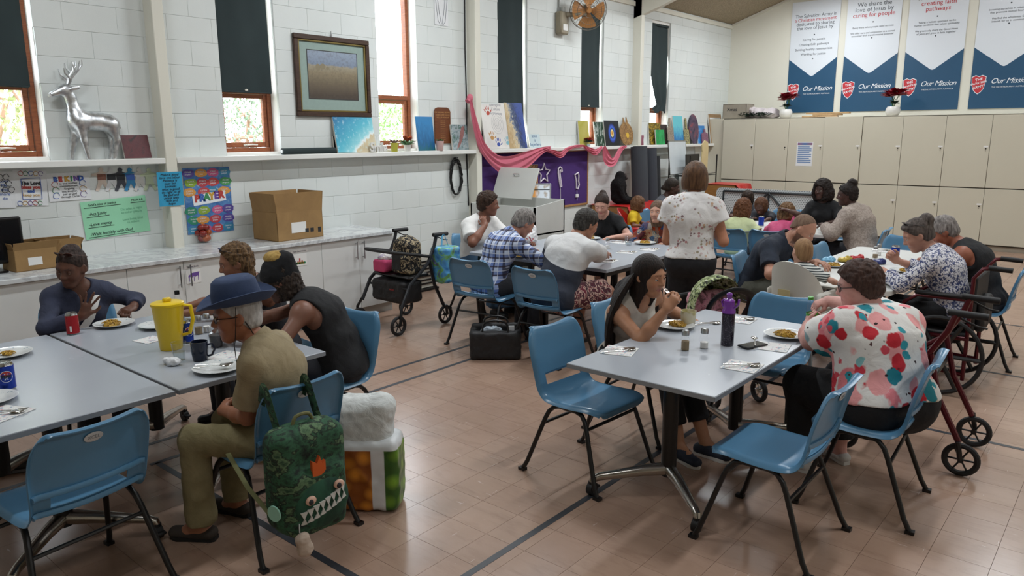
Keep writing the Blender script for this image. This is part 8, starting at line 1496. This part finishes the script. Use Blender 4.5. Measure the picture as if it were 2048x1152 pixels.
for q, n_ in ((-1, 20), (1, 12)):                             # long locks falling over back and shoulders
    m = MB()
    for k in range(n_):
        f = k/(n_-1); a = Hp(-.05-.03*f, q*(.07-.05*f), .02-.03*f); b = nb+lt*q*(.17-.10*f)-fw*(.03+.09*f)+up*.015; c = b-fw*.03+lt*q*(.025-.02*f+rnd.uniform(-.01, .02))+np.array([0, 0, -.19]); e = c+np.array([rnd.uniform(-.03, .02), rnd.uniform(-.03, .03), -.24-rnd.uniform(0, .07)]); m.tube(catmull([a, b+fw*.01, c, e], 12), [.012, .02, .021, .022, .022, .021, .02, .019, .017, .014, .010, .003], 7)
    obj('hair_lock', m, MH, J11['root'])
m = MB(); a = J1; m.tube([a['nb']+a['lat']*.09*1-a['upv']*.005+a['fwd']*.0, a['nb']+a['lat']*.075-a['upv']*.05+a['fwd']*.09, a['chest']+a['lat']*.03+a['fwd']*.145, a['waist']-a['lat']*.07+a['fwd']*.13], .022, 8, flat=.15, ref=(1, 0, 0)); obj('bag_strap', m, M_LABEL, J1['root'])
m = MB(); a = J5; m.tube([a['nb']+a['lat']*q*.07+a['fwd']*f-a['upv']*d for q, f, d in ((-1, .0, -.02), (-.8, .08, .05), (-.3, .15, .15), (0, .17, .2), (.3, .15, .15), (.8, .08, .05), (1, 0, -.02))], .008, 6); obj('lanyard', m, mat('teal_lanyard', '2E8A94', .7), J5['root']); a = J10; m = MB(); m.tube([a['nb']-a['fwd']*.055+a['upv']*.03+a['lat']*q*.04 for q in (-1, -.5, 0, .5, 1)], .007, 6); obj('lanyard', m, mat('teal_lanyard'), J10['root'])
# ================================================================== ON THE FLOOR
def rbox(mn, mx, r, k=.03): c = (np.asarray(mn)+mx)/2; return c
def soft(prims, h, m_, name, parent=None, loc=None, rz=0, amp=0, fr=14, flat=None, seed=2):
    D, lo, hh = field(prims, h, [] if flat is None else [lambda X, Y, Z: flat-Z+0*X+0*Y]); P, Q = nets(D, lo, hh, 1)
    if amp: P = wrinkle(P, Q, amp, fr, seed)
    if flat is not None: P[:, 2] = np.maximum(P[:, 2], flat)
    return link(name, np_mesh(name, P, Q, m_), None, parent, loc, rz)
class BX(EL):                                  # rounded box
    def __init__(s, c, r, rd=.03, k=.02): super().__init__(c, r, None, k); s.rd = rd
    def d(s, X, Y, Z):
        q = [np.abs(v-c)-(r-s.rd) for v, c, r in zip((X, Y, Z), s.c, s.r)]; return np.sqrt(sum(np.maximum(v, 0)**2 for v in q))+np.minimum(np.maximum(np.maximum(q[0], q[1]), q[2]), 0)-s.rd
M_CAMO = pm('green_camouflage', f_noise([(.38, '14201A'), (.42, '1E3A2A'), (.5, '2E5A3E'), (.56, '141C18'), (.60, '5E7A56'), (.68, '24422F')], 10, (1, 1, 1.6), .1), .85, .1, 200); M_DKG = mat('dark_green_canvas', '16261E', .85, var=.1)
t = thing('school_backpack', 'green camouflage backpack with a toothy monster face', 'backpack', (-2.575, 1.70, .115), RAD(-6)); soft([BX((0, 0, .34), (.085, .165, .22), .06), BX((.06, .0, .26), (.06, .135, .15), .05), EL((0, 0, .5), (.07, .13, .07), None, .04)], .007, M_CAMO, 'bag_body', t, amp=.003)
soft([EL((.105, .01, .25), (.035, .125, .115), None, .02)], .006, pm('face_green', f_noise([(.4, '14382A'), (.6, '20503A')], 8), .8), 'face_pocket', t)
for k in range(8):
    for up_ in (0, 1):
        y, z = -.085+.026*k, .197+.009*k+(.027 if up_ else 0); f_ = lambda yy, zz: .107+.035*math.sqrt(max(.02, 1-((yy-.01)/.125)**2-((zz-.25)/.115)**2)); tri = [(y-.014, z+.016), (y+.014, z+.020), (y+(0 if up_ else .013), z-.016)] if up_ else [(y-.013, z-.016), (y+.013, z-.012), (y+.003, z+.014)]
        m = MB(); m.add([(f_(*q)+d, *q) for d in (-.004, .004) for q in tri], [(0, 1, 2), (5, 4, 3), (0, 3, 4, 1), (1, 4, 5, 2), (2, 5, 3, 0)]); obj('tooth', m, mat('tooth_white', 'CFCFCA', .6), t, smooth=False)
for y, z in ((-.055, .285), (.075, .315)):
    m = MB(); m.ell((.136, y, z), (.012, .024, .02), 14, 8); e = obj('monster_eye', m, mat('peach_eye', 'D8B09A', .5), t); m = MB(); m.ell((.146, y-.004, z-.002), (.006, .011, .013), 12, 7); obj('pupil', m, M_INKB, e)
m = MB(); m.prism([(-.03, .37), (.005, .36), (.03, .39), (.03, .43), (.015, .42), (.005, .455), (-.008, .425), (-.03, .44)], .10, .118, 0); obj('flame_badge', m, mat('orange_felt', 'C85A22', .9), t, smooth=False); m = MB(); m.cyl((.05, -.172, .24), (.052, -.178, .24), .034, n=18); obj('round_badge', m, mat('mint_badge', '9AD0BC', .5), t)
for q in (-.09, .10): m = MB(); m.tube(catmull([(-.02, q, .50), (-.07, q, .58), (-.125, q, .682), (-.155, q, .688), (-.175, q, .63)], 14), .032, 8, flat=.22, ref=(0, 1, 0)); obj('strap', m, M_CAMO, t)
m = MB(); m.tube(catmull([(0, -.05, .55), (.0, -.03, .60), (0, .03, .60), (0, .05, .55)], 10), .008, 8); obj('grab_loop', m, mat('olive_webbing', '6A6A42', .8), t); m = MB(); m.tube([(.0, -.16, .2), (-.12, -.2, .30), (-.25, -.22, .42)], .012, 6, flat=.2); obj('webbing', m, mat('olive_webbing'), t); soft([EL((.13, -.10, .13), (.025, .032, .03), None, .02), EL((.13, -.09, .085), (.028, .035, .035), None, .02)], .005, mat('cream_plush', 'B9A898', .9), 'plush_charm', t, amp=.003, fr=60); m = MB(); m.tube([(.13, -.11, .16), (.11, -.10, .2)], .003, 5); obj('charm_ring', m, M_STEEL, t)
def f_fruit(n):
    x, y, z = n.xyz(); v = n.add('ShaderNodeTexVoronoi', {'Vector': n.co(), 'Scale': 13.0}); d = n.step(v.outputs['Distance'], .15, .6); o = n.mix(d, 'D88A2A', '8A4A16'); gr = n.mix(d, '7AA82E', '2E5A1A'); s_ = n.math('ADD', x, n.math('MULTIPLY', y, .0)); c = n.mix(n.step(s_, .10, .105), o, gr); c = n.mix(n.math('MULTIPLY', n.step(s_, .055, .06), n.step(s_, .125, .12)), c, 'D8DADC'); return n.mix(n.step(z, .33, .335), c, 'D4D8DA')
t = thing('shopping_bag', 'large shopping bag printed with oranges and limes holding a white pillow', 'bag', (-2.88, 2.25, 0), RAD(38)); soft([BX((0, 0, .19), (.19, .11, .19), .04)], .008, pm('fruit_print', f_fruit, .35), 'bag_body', t, amp=.006, flat=.001); soft([BX((0, 0, .44), (.15, .09, .14), .07), EL((.10, 0, .52), (.07, .07, .07), None, .04)], .008, m_cloth('quilted_white', 'C9CDCC', 'D6DAD8', .8, .6, 30), 'pillow', t, amp=.006, fr=18)
t = thing('handbag', 'black open handbag with papers on the floor', 'bag', (-4.08, 4.62, 0), RAD(40)); soft([BX((0, -.06, .12), (.21, .05, .12), .03), BX((0, .08, .14), (.21, .03, .14), .025), BX((-.19, .01, .12), (.025, .1, .12), .02), BX((.19, .01, .12), (.025, .1, .12), .02), BX((0, .01, .04), (.2, .09, .04), .02)], .009, m_cloth('black_nylon', '101012', '1A1A1D', .6, .5), 'bag_body', t, amp=.006, flat=.001)
for s_ in (-1, 1): m = MB(); m.tube(catmull([(-.11, s_*.08, .24), (-.09, s_*.08+.02, .31), (0, s_*.08+.03, .33), (.09, s_*.08+.02, .31), (.11, s_*.08, .24)], 14), .009, 7); obj('handle', m, M_BLACK, t)
soft([EL((-.03, .02, .21), (.1, .03, .06), None, .02)], .008, mat('clear_wrap', 'B9C6D2', .2), 'wrapped_parcel', t, amp=.012, fr=30); m = MB(); m.box((-.12, -.01, .18), (.12, .0, .215)); obj('leaflet', m, pm('leaflet_print', f_noise([(.4, '26304A'), (.55, 'B0A84A'), (.7, 'A84A5A')], 20)), t, smooth=False)
m = MB(); m.box((.1, .0, .2), (.16, .01, .27)); obj('tissue', m, M_PAPER, t, smooth=False)
def wheel(parent, c, r, w, m_t, m_r, spokes=6, ax=(0, 1, 0), nm='wheel'):
    a, b, d = frame_of(ax); c = np.asarray(c, float); m = MB(); m.tube([c+(a*math.cos(u)+b*math.sin(u))*(r-w) for u in np.linspace(0, 6.2832, 33)[:-1]], w, 8, closed=True); o = obj(nm, m, m_t, parent); m = MB(); m.cyl(c-d*w*1.1, c+d*w*1.1, r*.16, n=12)
    for k in range(spokes): u = 6.2832*k/spokes; m.tube([c+(a*math.cos(u)+b*math.sin(u))*r*.1, c+(a*math.cos(u)+b*math.sin(u))*(r-w)], r*.055 if spokes < 12 else .0018, 6)
    obj('spokes', m, m_r, o); return o
def rollator(label, x, y, rz, mf, w=.29, l=.31, seatm=M_BLACK, bag=True, bar=True):
    t = thing('rollator_walker', label, 'walker', (x, y, 0), rz)
    for s_ in (-1, 1):
        yy = s_*w; wheel(t, (l, yy, .095), .095, .016, M_RUB, M_BLACK); wheel(t, (-l, yy, .095), .095, .016, M_RUB, M_BLACK); m = MB(); m.tube([(l, yy+s_*.03, .1), (l-.01, yy+s_*.03, .2), (l-.05, yy, .28)], .014, 8); m.tube([(-l, yy+s_*.03, .1), (-l+.02, yy+s_*.03, .2)], .014, 8); obj('fork', m, M_BLACK, t)
        m = MB(); m.tube([(l-.05, yy, .26), (l-.16, yy, .46), (-l+.22, yy, .64), (-l+.13, yy, .80), (-l+.10, yy, .90)], .017, 8); m.tube([(-l+.02, yy, .19), (-l+.14, yy, .42), (-l+.2, yy, .66)], .017, 8); obj('side_frame', m, mf, t); m = MB(); m.tube([(-l+.14, yy, .905), (-l-.05, yy, .90)], .019, 10); h_ = obj('hand_grip', m, M_RUB, t); m = MB(); m.tube([(-l+.08, yy, .88), (-l+.0, yy, .845), (-l-.05, yy, .84)], .006, 6); obj('brake_lever', m, M_BLACK, h_)
    m = MB(); m.box((-.14, -w+.03, .50), (.14, w-.03, .535), .015); obj('seat', m, seatm, t); m = MB(); m.cyl((l-.14, -w, .42), (l-.14, w, .42), .012, n=8); obj('cross_bar', m, mf, t)
    if bar: m = MB(); m.tube(catmull([(-l+.18, -w, .70), (l-.14, -w*.95, .76), (l-.06, -w*.6, .77), (l-.06, w*.6, .77), (l-.14, w*.95, .76), (-l+.18, w, .70)], 26), .015, 8); obj('backrest_bar', m, M_RUB, t)
    if bag: soft([BX((.06, 0, .37), (.13, w-.05, .11), .04)], .01, m_cloth('black_nylon', '101012'), 'underseat_bag', t, amp=.006); letters('lettering', 'active', .03, ML_R, t, (.196, .08, .40), (0, 1, 0), (0, 0, 1))
    return t
rollator('black walking frame loaded with bags beside the cabinets', -5.53, 4.87, RAD(-90), mat('graphite_tube', '26282C', .35, .4)); rollator('burgundy walking frame parked behind the floral woman', -.93, 4.77, RAD(182), mat('burgundy_paint', '571520', .25, .4), .25, bar=False)
n = pm('cream_scroll_print', f_noise([(.48, '121214'), (.52, '14140F'), (.54, 'B8A888'), (.60, 'A89878'), (.62, '121214')], 22, (1, 1, 1), 1.5), .8); t = thing('rucksack', 'black and cream patterned rucksack on the walking frame seat', 'backpack', (-5.42, 4.86, .538)); soft([BX((0, 0, .16), (.12, .10, .17), .05), BX((-.0, -.1, .11), (.09, .04, .09), .03), EL((0, 0, .32), (.09, .08, .05), None, .03)], .009, n, 'bag_body', t, amp=.004, flat=.001)
m = MB(); m.box((-.07, -.145, .04), (.07, -.10, .22), .015); obj('front_pocket', m, m_cloth('black_nylon', '101012'), t)
t = thing('pink_pouch', 'pink fabric pouch with wrapped goods on the walking frame seat', 'pouch', (-5.68, 4.82, .538)); soft([BX((0, 0, .06), (.09, .11, .06), .025)], .007, m_cloth('hot_pink_fabric', 'B83A66', 'C84A76'), 'pouch_body', t, flat=.001); soft([EL((0, 0, .13), (.08, .09, .05), None, .02)], .008, pm('floral_wrap', f_noise([(.45, 'D8D4D0'), (.58, '9A8AB0'), (.68, '8AA06A')], 26), .6), 'wrapped_goods', t, amp=.008, fr=30)
t = thing('carrier_bag', 'blue patterned carrier bag hanging from the walking frame handle', 'bag', (-5.20, 5.16, .44)); soft([BX((0, 0, .17), (.11, .12, .18), .04)], .009, pm('blue_print_bag', f_noise([(.35, '2E6AA8'), (.5, '5AA0D0'), (.58, '7AB84A'), (.66, '5A4A9A'), (.75, 'A8D0E0')], 9), .35), 'bag_body', t, amp=.008)
for s_ in (-1, 1): m = MB(); m.tube([(.0, s_*.05, .33), (-.02, s_*.02, .44), (-.03, 0, .47)], .008, 6, flat=.4); obj('handle', m, mat('sky_strap', '5AA8D0', .5), t)
# wheelchair
t = thing('wheelchair', 'burgundy wheelchair with black armrests under the print blouse woman', 'wheelchair', (-1.08, 6.25, 0), RAD(180)); M_BUR = mat('burgundy_paint')
for s_ in (-1, 1):
    y = s_*.26; wheel(t, (-.06, y+s_*.05, .29), .29, .016, M_RUB, M_BLACK, 6); wheel(t, (.36, y-s_*.02, .08), .08, .018, M_RUB, M_BLACK, 5, nm='caster'); m = MB(); m.tube([(-.22, y, .12), (-.22, y, .86), (-.27, y, .93), (-.34, y, .94)], .014, 8); m.tube([(-.22, y, .70), (.12, y, .70), (.2, y, .64), (.30, y, .36), (.36, y, .16)], .015, 8); m.tube([(-.22, y, .42), (.28, y, .42)], .015, 8); m.tube([(-.22, y, .16), (.34, y, .18)], .013, 8); obj('side_frame', m, M_BUR, t)
    m = MB(); m.tube([(-.30, y, .94), (-.44, y, .935)], .018, 10); obj('push_grip', m, M_RUB, t); m = MB(); m.box((-.2, y-.025, .705), (.14, y+.025, .735), .012); obj('armrest', m, M_RUB, t); m = MB(); m.box((.36, y-.08*s_-.06, .1), (.48, y-.08*s_+.06, .115), .006); obj('footrest', m, M_BLACK, t)
m = MB(); m.box((-.22, -.25, .42), (.24, .25, .455), .012); obj('seat', m, M_RUB, t); m = MB(); m.box((-.245, -.25, .46), (-.215, .25, .86), .01); obj('backrest', m, M_RUB, t); soft([BX((-.27, 0, .58), (.03, .17, .12), .025)], .012, m_cloth('black_nylon', '101012'), 'rear_pouch', t, amp=.01)
def high_chair(label, x, y, rz, m_, zs=.555, top=.93):
    t = thing('high_chair', label, 'high chair', (x, y, 0), rz); n, k = 22, 9; P = np.zeros((k, n, 3))
    for i in range(k):
        for j in range(n): u = RAD(-100+200*j/(n-1)); f = i/(k-1); hgt = zs+.02+(top-zs)*(max(0, math.cos(u*.93))**.55)*f; P[i, j] = (-.15*math.cos(u)*1.0-.05*f*max(0, math.cos(u)), .19*math.sin(u), max(hgt, zs+.02+.12*f))
    m = MB(); m.shell(P, .012); obj('backrest', m, m_, t); m = MB(); m.box((-.16, -.19, zs-.02), (.20, .19, zs+.03), .02); obj('seat', m, m_, t)
    for s_ in (-1, 1):
        m = MB(); m.box((-.1, s_*.19-.02, zs+.03), (.22, s_*.19+.02, zs+.17), .018); obj('side', m, m_, t)
        for q in (-1, 1): m = MB(); m.tube([(.02+q*.15, s_*.16, zs), (.02+q*.26, s_*.27, 0)], [.016, .012], 8); obj('leg', m, mat('grey_steel_tube'), t)
    m = MB(); m.box((.17, -.26, zs+.17), (.36, .26, zs+.185), .01); m.box((.35, -.26, zs+.17), (.365, .26, zs+.2), .005); obj('tray', m, m_, t); m = MB(); m.box((-.216, -.04, zs+.1), (-.212, .05, zs+.19)); obj('sticker', m, mat('manila_paper'), t, smooth=False)
high_chair('white plastic high chair holding the baby', -1.90, 5.55, RAD(82), mat('white_high_chair', 'DCDAD2', .35)); high_chair('red high chair holding the toddler', -5.27, 8.76, RAD(20), mat('red_high_chair', 'B02020', .35), .475, .86)
# pushchair behind the near table
t = thing('pushchair', 'pushchair with a speckled green hood and black handle', 'pushchair', (-2.28, 4.95, 0), RAD(-30)); P = np.zeros((12, 15, 3))
for i in range(12):
    for j in range(15): a, u = RAD(-20+125*i/11), RAD(-90+180*j/14); P[i, j] = (-.24*math.cos(a)*math.cos(u)*1.0+.02, .19*math.sin(u), .56+.31*math.sin(a)*math.cos(u)**.6)
m = MB(); m.shell(P, .006); obj('hood', m, pm('speckled_hood', f_noise([(.42, '1A1C1A'), (.48, '6A7A4A'), (.56, 'B4BE8A'), (.66, 'C8CCC0')], 34), .85), t); soft([BX((.04, 0, .44), (.16, .17, .10), .06), BX((-.1, 0, .58), (.04, .16, .16), .03)], .012, pm('pink_floral_seat', f_noise([(.4, '6A4A4E'), (.52, 'C88A9A'), (.62, 'D0A0A8'), (.72, '3A2E30')], 18), .9), 'seat', t, amp=.006)
m = MB(); m.tube(catmull([(.12, -.18, .55), (.2, -.15, .74), (.22, 0, .80), (.2, .15, .74), (.12, .18, .55)], 18), .028, 8, flat=.5); obj('bumper_bar', m, M_BLACK, t)
for s_ in (-1, 1):
    m = MB(); m.tube(catmull([(-.3, s_*.2, .66), (-.2, s_*.2, .52), (.0, s_*.2, .35), (.28, s_*.19, .12)], 12), .012, 8); m.tube([(.0, s_*.2, .38), (-.26, s_*.2, .12)], .012, 8); obj('frame_tube', m, M_ALU, t); wheel(t, (.3, s_*.19, .085), .085, .018, M_RUB, M_ALU, 5); wheel(t, (-.27, s_*.22, .085), .085, .018, M_RUB, M_ALU, 5)
m = MB(); m.tube([(-.3, -.2, .66), (-.33, 0, .67), (-.3, .2, .66)], .016, 8); obj('push_bar', m, M_RUB, t)
q = atz(12, 945, 0); t = thing('sneaker', 'black sneaker at the picture edge under the table', 'shoe', (q[0], q[1], 0), RAD(60)); soft([RC((-.08, 0, .045), (.12, 0, .035), .042, .034, .02, (0, 1, 0), 1.15), RC((-.08, 0, .06), (-.06, 0, .10), .04, .038, .02)], .007, M_SHOEB, 'upper', t, flat=.012); m = MB(); m.box((-.13, -.045, 0), (.165, .045, .022), .01); obj('sole', m, mat('grey_sole', '6A6A6C', .6), t)
